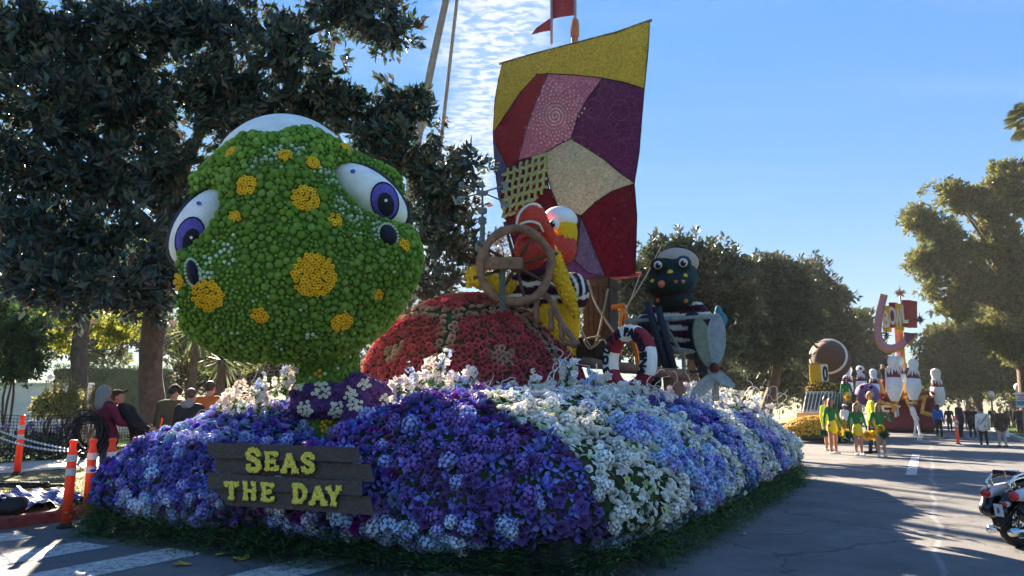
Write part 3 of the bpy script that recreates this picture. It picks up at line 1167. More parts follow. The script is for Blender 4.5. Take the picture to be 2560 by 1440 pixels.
bp, bn = on_surface(BV, BF, 120000)
to_cam = E0 - bp
keep0 = spread_points(bp, bn, 0.063)
bp, bn = bp[keep0], bn[keep0]
S_, D_ = bp[:, 0] * UX + bp[:, 1] * UY, bp[:, 0] * UY - bp[:, 1] * UX
H_ = np.clip((bp[:, 2] - BED_Z0) / BED_H, 0, 1.3)
n1, n2, n3 = vnoise(bp, 2.2, 1), vnoise(bp, 5.0, 2), vnoise(bp, 1.2, 3)
rnd = RNG.random(len(bp))
KIND = np.zeros(len(bp), dtype=object)
for i in range(len(bp)):
    s, d, h, q, r = S_[i], D_[i], H_[i], n1[i], rnd[i]
    db = -2.55 - .6 * h - 2.1 * min(h, 1.1) ** 4 + .2 * q
    def pick(*opts):
        t = 0
        for w, nm in opts:
            t += w
            if r < t: return nm
        return opts[-1][1]
    if s < 8.4 and d < db:                               # the bow
        left = d < -6.9 + .3 * q
        if h < .10 and n2[i] > -.1:
            KIND[i] = pick((.25, 'hyd:sky'), (.15, 'hyd:pale'), (.25, 'hyd:peri'), (.35, 'frill:plum'))
        elif h > .93 + .08 * q:
            KIND[i] = pick((.35, 'blos:white'), (.2, 'orch:blush'), (.2, 'blos:sky'), (.15, 'iris:peri'), (.1, 'leaf:leaf'))
        elif left:
            KIND[i] = pick((.08, 'hyd:peri'), (.25, 'frill:peri'), (.25, 'iris:iris'), (.30, 'frill:navy'), (.12, 'frill:sky')) if h + .2 * q > .45 else pick((.34, 'iris:iris'), (.34, 'frill:navy'), (.05, 'hyd:peri'), (.2, 'frill:violet'), (.07, 'hyd:navy'))
        else:
            KIND[i] = pick((.36, 'iris:iris'), (.22, 'frill:plum'), (.22, 'frill:violet'), (.04, 'hyd:peri'), (.10, 'hyd:violet'), (.06, 'iris:navy')) if n2[i] > -.35 else pick((.55, 'frill:plum'), (.25, 'frill:violet'), (.2, 'iris:navy'))
    else:
        w = s + .55 * q + 1.5 * (h - .5) + .5 * n2[i]
        if d < -8.0 and h < .9:
            KIND[i] = pick((.4, 'hyd:peri'), (.3, 'iris:iris'), (.3, 'blos:sky'))
        elif h > .97:
            KIND[i] = pick((.44, 'blos:white'), (.16, 'orch:blush'), (.08, 'blos:sky'), (.06, 'hyd:white'), (.10, 'iris:iris'), (.16, 'leaf:leaf'))
        elif w < 7.9:
            KIND[i] = pick((.42, 'rose:white'), (.28, 'blos:white'), (.10, 'blos:lime'), (.10, 'hyd:white'), (.08, 'leaf:leaf'))
        elif w < 8.9:
            KIND[i] = pick((.36, 'frill:peri'), (.24, 'hyd:sky'), (.25, 'hyd:peri'), (.15, 'iris:iris')) if h < .7 else pick((.2, 'blos:sky'), (.5, 'blos:white'), (.12, 'hyd:pale'), (.18, 'leaf:leaf'))
        elif w < 10.5:
            KIND[i] = pick((.26, 'rose:white'), (.36, 'blos:white'), (.08, 'blos:sky'), (.06, 'hyd:white'), (.14, 'leaf:leaf'), (.10, 'frill:peri'))
        elif w < 11.7:
            KIND[i] = pick((.5, 'frill:navy'), (.2, 'iris:iris'), (.15, 'hyd:peri'), (.15, 'frill:violet'))
        elif w < 13.2:
            KIND[i] = pick((.3, 'rose:white'), (.40, 'blos:white'), (.12, 'blos:sky'), (.06, 'hyd:white'), (.12, 'leaf:leaf'))
        elif w < 14.6:
            KIND[i] = pick((.45, 'frill:violet'), (.25, 'iris:iris'), (.2, 'hyd:peri'), (.1, 'blos:white'))
        elif w < 16.1:
            KIND[i] = pick((.25, 'rose:white'), (.45, 'blos:white'), (.08, 'hyd:white'), (.12, 'blos:sky'), (.10, 'leaf:leaf'))
        elif w < 17.0:
            KIND[i] = pick((.5, 'frill:violet'), (.3, 'frill:peri'), (.2, 'blos:white'))
        else:
            KIND[i] = pick((.5, 'blos:white'), (.34, 'rose:white'), (.16, 'leaf:leaf'))
TPL = dict(rose=T_ROSE, frill=T_FRILL, iris=T_IRIS, blos=T_BLOS, orch=T_ORCH, hyd=T_HYD)
SIZE = dict(rose=.058, frill=.062, iris=.076, blos=.047, orch=.070, hyd=.084)
NAMES = dict(rose='white_rose', frill='carnation', iris='iris', orch='orchid', hyd='hydrangea')
sumr = dict((k, MB()) for k in list(TPL) + ['leaf'])
camd = np.linalg.norm(bp - E0, axis=1)
facing = (bn * (E0 - bp)).sum(1) / camd
order = np.argsort(camd - 3.0 * (facing > 0.05))
solo = dict((k, 0) for k in NAMES)
SOLO_MESH = {}
jit = RNG.normal(0, 1, (len(bp), 3))
for kd in sorted(set(KIND)):
    k, c = kd.split(':')
    ids = A_([i for i in order if KIND[i] == kd])
    if len(ids) == 0: continue
    if k == 'leaf':
        Rm = basis_from_normal(bn[ids] + .6 * jit[ids], RNG.uniform(0, 6.28, len(ids)))
        scatter(sumr['leaf'], T_BLOS, bp[ids], Rm, .08, A_(PAL[c]) * RNG.uniform(.6, 1.4, (len(ids), 1)))
        continue
    up = bn[ids] * 1.0 + A_([0, 0, .25]) + .42 * jit[ids]
    Rm = basis_from_normal(up, RNG.uniform(0, 6.28, len(ids)))
    sz = SIZE[k] * RNG.uniform(.6, 1.25, len(ids))
    P = bp[ids] + bn[ids] * (sz * RNG.uniform(.1, .8, len(ids)))[:, None]
    col = A_(PAL[c]) * RNG.uniform(.72, 1.2, (len(ids), 1)) + RNG.normal(0, .05, (len(ids), 3))
    ns = 0
    if k in NAMES:
        nmax = {'rose': 300, 'iris': 100, 'frill': 60, 'hyd': 55, 'orch': 90}[k]
        vis = [q for q in range(len(ids)) if facing[ids[q]] > 0.05][:nmax]
        vis = vis[:max(0, 300 - solo[k])]
        solo[k] += len(vis)
        for q in vis:
            v = q % 3
            key = (kd, v)
            if key not in SOLO_MESH:
                SOLO_MESH[key] = tpl_mesh(NAMES[k], TPL[k], A_(PAL[c]) * (.85, 1.0, 1.12)[v], M_PETAL)
            put(NAMES[k], SOLO_MESH[key], FLOAT, P[q], Rm[q], sz[q])
        rest = A_([q for q in range(len(ids)) if q not in set(vis)], dtype=int)
    else:
        rest = np.arange(len(ids))
    if len(rest):
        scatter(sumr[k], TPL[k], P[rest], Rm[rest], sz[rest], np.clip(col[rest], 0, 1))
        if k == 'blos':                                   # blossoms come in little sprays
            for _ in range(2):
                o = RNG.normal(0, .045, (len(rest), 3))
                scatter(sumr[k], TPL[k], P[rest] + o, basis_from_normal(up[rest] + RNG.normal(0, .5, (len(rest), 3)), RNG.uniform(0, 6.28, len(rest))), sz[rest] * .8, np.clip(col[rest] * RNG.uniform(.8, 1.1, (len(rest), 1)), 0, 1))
for k, nm in (('rose', 'white_roses'), ('frill', 'carnations'), ('iris', 'irises'), ('blos', 'small_blossoms'), ('orch', 'orchids'), ('hyd', 'hydrangeas'), ('leaf', 'flower_leaves')):
    if sumr[k].n:
        sumr[k].build(nm, M_PETAL, FLOAT, kind='stuff')

# fern skirt
pp, nn = outline(0.02, 90, 24)
mb = MB()
V, Fc, C = [], [], []
nf = 4600
idx = RNG.integers(0, len(pp), nf)
M_FERN = mat('fern', attr=True, rough=0.7, transl=0.25, var=0.2, scale=20)
fp = []
for k in idx:
    s, d = pp[k] + RNG.normal(0, .05, 2)
    o = nn[k]
    a = RNG.normal(0, .5)
    od = A_([o[0] * math.cos(a) - o[1] * math.sin(a), o[0] * math.sin(a) + o[1] * math.cos(a)])
    z0 = RNG.uniform(.10, .50)
    L = RNG.uniform(.24, .50)
    out = RNG.uniform(.3, 1.0)
    fp.append((s - o[0] * .1, d - o[1] * .1, z0, od[0], od[1], L, out))
fp = A_(fp)
base = np.stack([fp[:, 0] * UX + fp[:, 1] * UY, fp[:, 0] * UY - fp[:, 1] * UX, fp[:, 2]], 1)
dirw = np.stack([fp[:, 3] * UX + fp[:, 4] * UY, fp[:, 3] * UY - fp[:, 4] * UX, np.zeros(nf)], 1)
side = np.cross(dirw, A_([0, 0, 1.0]))
cl = A_([(.07, .14, .035), (.11, .20, .05), (.05, .10, .04)])[RNG.integers(0, 3, nf)] * RNG.uniform(.7, 1.3, (nf, 1))
prev = base
for j in range(7):                       # leaflets along a drooping stem
    t = (j + 1) / 7
    mid = base + dirw * (fp[:, 5] * fp[:, 6] * t)[:, None] + A_([0, 0, 1.0]) * (fp[:, 5] * (.35 * t - 1.05 * t * t))[:, None]
    mid[:, 2] = np.maximum(mid[:, 2], .01)
    w = .07 * math.sin(math.pi * (.15 + .8 * t))
    for sg in (-1, 1):
        tip = mid + side * (sg * w) + dirw * .03 + RNG.normal(0, .015, (nf, 3))
        tip[:, 2] = np.maximum(tip[:, 2], .008)
        q = np.stack([mid - dirw * .012, mid + dirw * .012, tip], 1).reshape(-1, 3)
        mb.add(q, np.arange(3 * nf).reshape(-1, 3), np.repeat(cl * (.8 + .5 * t), 3, 0))
mb.build('fern_skirt', M_FERN, FLOAT, kind='stuff')
# dark lining behind the ferns
mb = MB()
p0, n0 = outline(.22)
lo = np.stack([p0[:, 0] * UX + p0[:, 1] * UY, p0[:, 0] * UY - p0[:, 1] * UX, np.full(len(p0), .05)], 1)
hi = lo + A_([0, 0, .5])
k = len(p0)
mb.add(np.concatenate([lo, hi]), [(i, (i + 1) % k, (i + 1) % k + k, i + k) for i in range(k)])
mb.build('lining', mat('skirt_cloth', (0.012, 0.02, 0.012), 0.95), FLOAT)
# curly willow twigs painted white
M_TWIG = mat('white_twig', (0.72, 0.66, 0.60), 0.7, 0.2, 20)
TW = [(440, 1075, 9.0, 1), (560, 1010, 10, 4), (640, 1000, 10, 3), (1230, 1000, 9.5, 3), (1330, 960, 9.8, 5), (1420, 950, 10.5, 5), (1640, 970, 11, 6), (1700, 990, 11.5, 6), (1500, 1010, 10, 4), (1900, 1000, 15, 6), (1860, 990, 14, 6), (1950, 1030, 16, 5), (1720, 1090, 11.5, 4), (1600, 1120, 9.8, 3), (1820, 1080, 13, 4), (1480, 1180, 8.6, 2), (1750, 1180, 11, 3)]
for px, py, Y, cnt in TW:
    for _ in range(cnt):
        p = PY(px + RNG.normal(0, 25), py + RNG.normal(0, 12), Y)
        g = A_([RNG.normal(0, 1), RNG.normal(-.2, .5), RNG.uniform(.1, .8)])
        g /= np.linalg.norm(g)
        pts = [p - A_([0, 0, .12])]
        for _k in range(9):
            g = g + RNG.normal(0, .65, 3)
            g[2] -= .05
            g /= np.linalg.norm(g)
            p = p + g * RNG.uniform(.05, .10)
            pts.append(p)
        pts = spline(pts, 3)
        V, Fc = tube(pts, np.linspace(.008, .003, len(pts)), 4)
        MB().add(V, Fc).build('willow_twig', M_TWIG, FLOAT)

# tall sprays of orchid and delphinium standing up from the crest
SPK = [(1082, 905, 9.9, 5), (1040, 950, 9.6, 4), (1000, 975, 9.4, 3), (1130, 950, 9.8, 4), (1180, 945, 9.9, 4), (700, 935, 9.9, 4), (655, 960, 9.8, 4), (620, 990, 9.6, 3), (560, 1000, 9.8, 3), (1330, 960, 10.2, 3), (1400, 920, 10.4, 5), (1440, 940, 10.3, 4), (1490, 945, 10.4, 4), (1540, 965, 10.5, 4), (1620, 975, 11, 3), (1700, 985, 11.6, 4), (1800, 990, 13, 4), (1880, 1000, 14.5, 4), (1940, 1020, 16, 3), (1250, 985, 9.6, 3)]
M_STEM = mat('flower_stem', (.07, .13, .03), .7)
for px, py, Y, cnt in SPK:
    for q in range(cnt):
        b = PY(px + RNG.normal(0, 22), py + 45 + RNG.normal(0, 8), Y)
        a = RNG.normal(0, .35, 2)
        L_ = RNG.uniform(.22, .40)
        pts = spline([b, b + A_([a[0] * .4, a[1] * .4, .6]) * L_, b + A_([a[0], a[1], 1.0]) * L_], 4)
        V, Fc = tube(pts, .006, 4)
        st = MB().add(V, Fc).build('flower_spray', M_STEM, FLOAT)
        n = 11
        t = np.linspace(.25, 1.0, n)
        P = A_([pts[int(u * (len(pts) - 1))] for u in t]) + RNG.normal(0, .030, (n, 3))
        orch = q % 2 == 0
        mb = MB()
        nr = RNG.normal(0, .6, (n, 3)) + A_([0, -.8, .3])
        c = A_([.92, .86, .84]) if orch else (A_([.88, .90, .84]) if q % 3 else A_([.45, .55, .88]))
        scatter(mb, T_ORCH if orch else T_BLOS, P, basis_from_normal(nr, RNG.uniform(0, 6, n)), (.062 if orch else .045) * RNG.uniform(.7, 1.1, n), c * RNG.uniform(.85, 1.08, (n, 1)))
        leaves_n = 5
        scatter(mb, T_BLOS, A_([pts[int(u * (len(pts) - 1))] for u in np.linspace(.05, .5, leaves_n)]), basis_from_normal(RNG.normal(0, 1, (leaves_n, 3)), RNG.uniform(0, 6, leaves_n)), .05, (.08, .15, .04))
        mb.build('spray_blossoms', M_PETAL, st, kind='stuff')

# ------------------------------------------------------------------ the turtle
class View:                              # a local frame that looks back along a line of sight
    def __init__(self, px, py, Y):
        self.o = PY(px, py, Y)
        y = ray(px, py)
        y = y / np.linalg.norm(y)
        x = np.cross(y, A_([0, 0, 1.0]))
        x /= np.linalg.norm(x)
        self.R = np.stack([x, y, np.cross(x, y)], 1)
        self.dist = np.linalg.norm(self.o - E0)
        self.k = Y / (FPX * ray(px, py)[1])          # metres per pixel

    def L(self, px, py, dy=0.0):
        r = ray(px, py)
        P = E0 + r * ((self.dist + dy) / (r @ self.R[:, 1]))
        return (P - self.o) @ self.R

    def W(self, V):
        return np.asarray(V) @ self.R.T + self.o


def covered(mb_big, mb_small, P, Nn, V): pass


TURTLE = thing('turtle_figure', 'giant green sea turtle figure with yellow spots, sailor cap and rose shell', 'turtle', RC(9.4, -6.3, 1.5))
hv = View(740, 640, 9.75)
k = hv.k
L = hv.L
roll = roty(math.radians(-7))
Hd = Solid(L(380, 960, -2.4) * A_([1, 0, 1]) + A_([0, -1.9, 0]), L(1110, 270, 0) * A_([1, 0, 1]) + A_([0, 1.7, 0]), 0.045)
Hd.ell(L(735, 668, -.15), (298 * k, 1.30, 218 * k), roll, 0.2)
Hd.ell(L(945, 640, -.62), (92 * k, .55, 78 * k), roll, .35)
Hd.ell(L(515, 712, -.62), (84 * k, .55, 78 * k), roll, .35)
Hd.ell(L(735, 760, -.10), (235 * k, 1.05, 135 * k), roll, 0.3)
Hd.ell(L(715, 565, .25), (245 * k, 1.15, 190 * k), roll, 0.25)
Hd.ell(L(705, 500, -.62), (125 * k, .55, 125 * k), roty(math.radians(8)), 0.45)
Hd.cap(L(635, 400, -.45), L(492, 510, -.15), 58 * k, 42 * k, 0.25)
Hd.cap(L(765, 385, -.45), L(960, 470, -.05), 60 * k, 46 * k, 0.25)
# hollows for the eyes
EYE_L = (L(512, 568, -.36), A_([62 * k, .42, 108 * k]), roty(math.radians(30)))
EYE_R = (L(922, 492, -.36), A_([62 * k, .42, 112 * k]), roty(math.radians(-56)))
for c, r, R in (EYE_L, EYE_R):
    Hd.ell(c + A_([0, -.25, .0]), r * A_([1.0, 1.0, 1.0]), R, 0.12, sub=True)
HV, HF, _ = Hd.mesh()


def inside(P, c, r, R, grow=1.0):
    q = ((P - c) @ R) / (r * grow)
    return (q * q).sum(1) < 1


M_GREEN = mat('moss_foam', (0.09, 0.17, 0.03), 0.9, 0.3, 10)
MB().add(hv.W(HV), HF).build('head', M_GREEN, TURTLE, smooth=True)

SPOTS = [(797, 690, 52), (767, 487, 33), (609, 456, 24), (577, 537, 13), (847, 544, 16), (516, 751, 36), (646, 797, 18), (859, 815, 26), (955, 742, 13), (713, 378, 15), (786, 398, 17), (568, 376, 13), (1019, 607, 15), (434, 706, 16), (870, 362, 12)]
pts, nor = on_surface(HV, HF, 70000)
ok = (pts[:, 1] < 1.45)
for c, r, R in (EYE_L, EYE_R):
    ok &= ~inside(pts, c, r, R, 1.04)
pts, nor = pts[ok], nor[ok]
# which spot, if any: where the line of sight meets the skin
spot_c = []
for px, py, r in SPOTS:
    a, b = L(px, py, -2.0), L(px, py, 2.0)
    dvec = (b - a) / np.linalg.norm(b - a)
    w = pts - a
    t = w @ dvec
    off = np.linalg.norm(w - t[:, None] * dvec, axis=1)
    cand = np.where(off < 0.07)[0]
    spot_c.append(pts[cand[np.argmin(t[cand])]] if len(cand) else a)
spot_c = A_(spot_c)
spot_r = A_([s[2] for s in SPOTS]) * k * .86
inspot = np.full(len(pts), -1)
for i in range(len(spot_c)):
    inspot[np.linalg.norm(pts - spot_c[i], axis=1) < spot_r[i]] = i
# yellow spots of button flowers
cen = HV[HF].mean(1)
nearf = np.zeros(len(HF), bool)
for i in range(len(spot_c)):
    nearf |= np.linalg.norm(cen - spot_c[i], axis=1) < spot_r[i] + .08
spts, snor = on_surface(HV, HF[nearf], 26000)
for i in range(len(spot_c)):
    g = np.linalg.norm(spts - spot_c[i], axis=1) < spot_r[i]
    if g.sum() == 0: continue
    q, nq = spts[g], snor[g]
    kp = spread_points(q, nq, 0.040)
    q, nq = q[kp], nq[kp]
    mb = MB()
    scatter(mb, T_BUTTON, hv.W(q + nq * .03), basis_from_normal(nq @ hv.R.T, RNG.uniform(0, 6, len(q))), .036, A_([.90, .50, .02]) * RNG.uniform(.8, 1.1, (len(q), 1)))
    mb.build('spot', M_PETAL, TURTLE, kind='stuff')
near_sp = np.zeros(len(pts), bool)
for i in range(len(spot_c)):
    near_sp |= np.linalg.norm(pts - spot_c[i], axis=1) < spot_r[i] + .028
g = ~near_sp
pts, nor = pts[g], nor[g]
# pale buds gather under the eyes, round the nostrils and between the brows
dark = vnoise(pts, 1.8, 11)
pale = np.zeros(len(pts))
for px, py, dy, r in ((865, 505, -.7, .22), (900, 530, -.5, .26), (955, 560, -.5, .24), (550, 615, -.7, .24), (515, 650, -.5, .26), (490, 690, -.5, .22), (690, 372, -.4, .26), (740, 360, -.3, .18), (835, 440, -.6, .2), (640, 390, -.6, .16), (800, 420, -.6, .12), (700, 880, -.6, .12), (780, 850, 0, .14), (560, 660, 0, .18)):
    a, b = L(px, py, -2.0), L(px, py, 2.0)
    dvec = (b - a) / np.linalg.norm(b - a)
    w = pts - a
    t = w @ dvec
    cand = np.where(np.linalg.norm(w - t[:, None] * dvec, axis=1) < .08)[0]
    hit = pts[cand[np.argmin(t[cand])]] if len(cand) else a
    pale = np.maximum(pale, 1.15 - np.linalg.norm(pts - hit, axis=1) / r)
sel = RNG.random(len(pts))
want_big = (sel < .32) & (pale < .15)
ib = np.where(want_big & (vnoise(pts, 2.5, 12) > -.75))[0]
kb = ib[spread_points(pts[ib], nor[ib], RNG.uniform(.060, .096, len(ib)))]
rb_ = RNG.uniform(.034, .054, len(kb)) * (1 + .12 * (nor[kb][:, 2] > .3))
# small ones fill what is left
isml = np.where(sel >= .32)[0]
allp = np.concatenate([pts[kb], pts[isml]])
alln = np.concatenate([nor[kb], nor[isml]])
rad = np.concatenate([rb_ * 1.75, np.full(len(isml), .042)])
keep = spread_points(allp, alln, rad)
ks = keep[keep >= len(kb)]
W, Wn = hv.W(pts[kb]), nor[kb] @ hv.R.T
cd = np.linalg.norm(W - E0, axis=1) - 3 * (((E0 - W) * Wn).sum(1) > 0)
od = np.argsort(cd)
POMC = [(.17, .31, .035), (.20, .35, .05), (.14, .27, .035), (.24, .38, .08), (.18, .31, .045)]
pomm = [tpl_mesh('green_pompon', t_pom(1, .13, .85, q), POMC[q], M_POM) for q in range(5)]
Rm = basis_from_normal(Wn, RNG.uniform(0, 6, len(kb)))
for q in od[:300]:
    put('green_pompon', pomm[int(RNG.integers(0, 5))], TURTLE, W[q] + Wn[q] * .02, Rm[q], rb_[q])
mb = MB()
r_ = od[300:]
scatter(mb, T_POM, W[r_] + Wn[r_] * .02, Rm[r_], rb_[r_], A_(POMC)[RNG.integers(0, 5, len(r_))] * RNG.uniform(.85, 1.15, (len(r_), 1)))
mb.build('green_pompons', M_POM, TURTLE, kind='stuff')
sp_, sn_ = allp[ks], alln[ks]
pl = pale[isml][ks - len(kb)]
dk = dark[isml][ks - len(kb)]
c = np.where((pl + RNG.normal(0, .25, len(ks)) > .72)[:, None], A_([.52, .66, .42]), np.where((RNG.random(len(ks)) < .025)[:, None], A_([.45, .58, .32]), A_([.17, .31, .045]))) * (1 + .2 * dk[:, None]) * RNG.uniform(.8, 1.2, (len(ks), 1))
mb = MB()
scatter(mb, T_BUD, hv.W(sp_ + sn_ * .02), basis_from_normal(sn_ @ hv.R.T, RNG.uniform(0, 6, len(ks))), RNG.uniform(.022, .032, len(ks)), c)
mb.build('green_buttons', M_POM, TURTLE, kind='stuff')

# eyes
M_EYEW = mat('eye_white', (0.84, 0.84, 0.83), 0.75, 0.14, 5, 0.45, 45)
M_DARK = mat('dark_seed', (0.012, 0.012, 0.025), 0.7, 0.4, 30, 0.3, 80)
M_IRIS = mat('iris_petal', (0.12, 0.09, 0.42), 0.7, 0.5, 25, 0.5, 60)


def cap_patch(c, r, R, px, py, rad_px, squash, lift, tilt=0.0, dyr=(-2.2, 1.0)):      # round patch on an ellipsoid, seen at a pixel
    a, b = L(px, py, dyr[0]), L(px, py, dyr[1])
    # hit the ellipsoid
    oa = ((a - c) @ R) / r
    ob = ((b - a) @ R) / r
    A2, B2, C2 = ob @ ob, 2 * oa @ ob, oa @ oa - 1
    dsc = B2 * B2 - 4 * A2 * C2
    t = (-B2 - math.sqrt(max(dsc, 0))) / (2 * A2)
    V = []
    nr, na = 5, 22
    for i in range(nr + 1):
        for j in range(na):
            an = 2 * math.pi * j / na
            dx, dz = rad_px * i / nr * math.cos(an) * squash, rad_px * i / nr * math.sin(an)
            dx, dz = dx * math.cos(tilt) - dz * math.sin(tilt), dx * math.sin(tilt) + dz * math.cos(tilt)
            a, b = L(px + dx, py - dz, dyr[0]), L(px + dx, py - dz, dyr[1])
            oa, ob = ((a - c) @ R) / (r + lift), ((b - a) @ R) / (r + lift)
            A2, B2, C2 = ob @ ob, 2 * oa @ ob, oa @ oa - 1
            dsc = B2 * B2 - 4 * A2 * C2
            tt = (-B2 - math.sqrt(dsc)) / (2 * A2) if dsc > 0 else -B2 / (2 * A2)
            V.append(a + (b - a) * tt)
    Fc = [(i * na + j, i * na + (j + 1) % na, (i + 1) * na + (j + 1) % na, (i + 1) * na + j) for i in range(nr) for j in range(na)]
    return hv.W(A_(V)), Fc


for (c, r, R), (ipx, ipy, ir, sq, tl), hl in ((EYE_L, (475, 596, 56, .68, math.radians(-14)), (497, 508)), (EYE_R, (962, 503, 50, .72, math.radians(12)), (882, 428))):
    V, Fc = ellipsoid((0, 0, 0), r, 36, 22)
    e = MB().add(hv.W(V @ R.T + c), Fc).build('eye', M_EYEW, TURTLE, smooth=True)
    V, Fc = ellipsoid((0, 0, 0), r * A_([1.10, .93, 1.07]), 36, 22)
    MB().add(hv.W(V @ R.T + c + A_([0, .05, 0])), Fc).build('eye_rim', M_DARK, TURTLE, smooth=True)
    V, Fc = cap_patch(c, r, R, ipx, ipy, ir, sq, .006, tl)
    MB().add(V, Fc).build('iris', M_DARK, e, smooth=True)
    V, Fc = cap_patch(c, r, R, ipx, ipy, ir - 5, sq, .012, tl)
    MB().add(V, Fc).build('iris_ring', M_IRIS, e, smooth=True)
    V, Fc = cap_patch(c, r, R, ipx + 3, ipy + 8, ir * .60, sq * .95, .018, tl)
    MB().add(V, Fc).build('pupil', M_DARK, e, smooth=True)
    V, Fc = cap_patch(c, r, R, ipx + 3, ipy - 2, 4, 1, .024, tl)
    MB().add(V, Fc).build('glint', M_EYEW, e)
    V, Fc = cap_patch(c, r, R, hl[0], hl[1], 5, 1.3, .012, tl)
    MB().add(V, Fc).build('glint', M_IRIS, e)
# nostrils
for px, py, rx, rz in ((471, 673, 10, 25), (980, 579, 17, 23)):
    a, b = L(px, py, -2.0), L(px, py, 2.0)
    dvec = (b - a) / np.linalg.norm(b - a)
    w = pts - a
    t = w @ dvec
    cand = np.where(np.linalg.norm(w - t[:, None] * dvec, axis=1) < .07)[0]
    c0 = pts[cand[np.argmin(t[cand])]] + A_([0, -.03, 0])
    V, Fc = ellipsoid((0, 0, 0), (rx * k * 1.1, .12, rz * k * 1.1), 18, 12, roty(math.radians(-12 if px < 700 else -24)))
    MB().add(hv.W(V + c0), Fc).build('nostril', M_DARK, TURTLE, smooth=True)
    mb = MB()
    an = np.linspace(0, 6.28, 22, endpoint=False)
    ring = np.stack([(rx + 4) * k * np.cos(an), np.full(22, -.02), (rz + 4) * k * np.sin(an)], 1) @ roty(math.radians(-12 if px < 700 else -24)).T + c0
    scatter(mb, T_BUD, hv.W(ring), basis_from_normal(np.tile(-hv.R[:, 1], (22, 1)), an), .020, (.62, .70, .52))
    mb.build('nostril_edge', M_POM, TURTLE, kind='stuff')
# sailor cap
Cp = Solid(L(540, 400, 0) * A_([1, 0, 1]) + A_([0, -.9, -.2]), L(880, 270, 0) * A_([1, 0, 1]) + A_([0, 1.6, 0.2]), 0.045)
Cp.ell(L(708, 380, .30), (150 * k, .85, 80 * k), roll, .1)
Cp.ell(L(708, 365, .35), (118 * k, .70, 78 * k), roll, .1)
CV, CF, _ = Cp.mesh()
MB().add(hv.W(CV), CF).build('sailor_cap', mat('cap_white', (0.82, 0.82, 0.80), 0.8, 0.14, 4, 0.5, 38), TURTLE, smooth=True)

# neck and scarf
nv = View(820, 980, 10.15)
kn = nv.k
Nk = Solid(nv.L(690, 1150, 0) * A_([1, 0, 1]) + A_([0, -.9, 0]), nv.L(960, 820, 0) * A_([1, 0, 1]) + A_([0, .9, 0]), 0.04)
Nk.cap(nv.L(818, 850, .1), nv.L(818, 960, 0), 74 * kn, 78 * kn, .1)
Nk.cap(nv.L(818, 980, 0), nv.L(812, 1080, -.1), 74 * kn, 42 * kn, .1)
NV, NF, _ = Nk.mesh()
MB().add(nv.W(NV), NF).build('neck', M_GREEN, TURTLE, smooth=True)
p, n_ = on_surface(NV, NF, 7000)
kp = spread_points(p, n_, RNG.choice([.045, .075], len(p)))
p, n_ = p[kp], n_[kp]
mb = MB()
spn = [(798, 928, 14), (818, 1070, 18), (765, 870, 12)]
sc_ = A_([nv.L(a, b, -.5) for a, b, c in spn])
isy = np.zeros(len(p), bool)
for q, (a, b, r) in enumerate(spn):
    isy |= (np.hypot(p[:, 0] - sc_[q][0], p[:, 2] - sc_[q][2]) < r * kn) & (n_[:, 1] < 0)
palen = RNG.random(len(p)) < .16
cc = np.where(isy[:, None], A_([.8, .45, .03]), np.where(palen[:, None], A_([.5, .62, .35]), A_([.12, .24, .035]))) * RNG.uniform(.8, 1.2, (len(p), 1))
scatter(mb, T_BUD, nv.W(p), basis_from_normal(n_ @ nv.R.T, RNG.uniform(0, 6, len(p))), np.where(palen | isy, .032, .05), cc)
mb.build('neck_flowers', M_POM, TURTLE, kind='stuff')

Sf = Solid(nv.L(680, 1150, 0) * A_([1, 0, 1]) + A_([0, -1.1, 0]), nv.L(1060, 900, 0) * A_([1, 0, 1]) + A_([0, 1.1, 0]), 0.035)
Sf.ell(nv.L(824, 980, 0), (94 * kn, .56, 32 * kn), None, .05)
Sf.ell(nv.L(815, 1016, -.03), (84 * kn, .52, 34 * kn), None, .10)
Sf.cap(nv.L(890, 975, -.25), nv.L(990, 1000, -.1), 40 * kn, 30 * kn, .08)
Sf.cap(nv.L(905, 990, -.32), nv.L(880, 1105, -.62), 34 * kn, 34 * kn, .06)
Sf.cap(nv.L(925, 1010, -.2), nv.L(925, 1090, -.40), 26 * kn, 28 * kn, .04)
SV, SF_, _ = Sf.mesh()
MB().add(nv.W(SV), SF_).build('scarf', mat('scarf_purple', (0.09, 0.05, 0.16), 0.9, 0.3, 14), TURTLE, smooth=True)
p, n_ = on_surface(SV, SF_, 12000)
kp = spread_points(p, n_, .036)
p, n_ = p[kp], n_[kp]
dots = [(766, 1022, 16), (803, 975, 20), (840, 1024, 18), (875, 985, 16), (912, 965, 14), (888, 1013, 15), (857, 1087, 19), (910, 1063, 13), (965, 1000, 14), (750, 965, 12), (938, 1030, 11)]
dc = A_([nv.L(a, b, -.55) for a, b, c in dots])
isw = np.full(len(p), False)
for q, (a, b, r) in enumerate(dots):
    isw |= (np.hypot(p[:, 0] - dc[q][0], p[:, 2] - dc[q][2]) < r * kn) & (n_[:, 1] < .1)
mb = MB()
g = ~isw
scatter(mb, T_BLOS, nv.W(p[g] + n_[g] * .015), basis_from_normal(n_[g] @ nv.R.T + RNG.normal(0, .3, (g.sum(), 3)), RNG.uniform(0, 6, g.sum())), .036, A_([.12, .055, .21]) * RNG.uniform(.7, 1.3, (g.sum(), 1)))
scatter(mb, T_BUTTON, nv.W(p[isw] + n_[isw] * .02), basis_from_normal(n_[isw] @ nv.R.T, RNG.uniform(0, 6, isw.sum())), .030, A_([.78, .80, .62]) * RNG.uniform(.9, 1.1, (isw.sum(), 1)))
mb.build('scarf_petals', M_PETAL, TURTLE, kind='stuff')

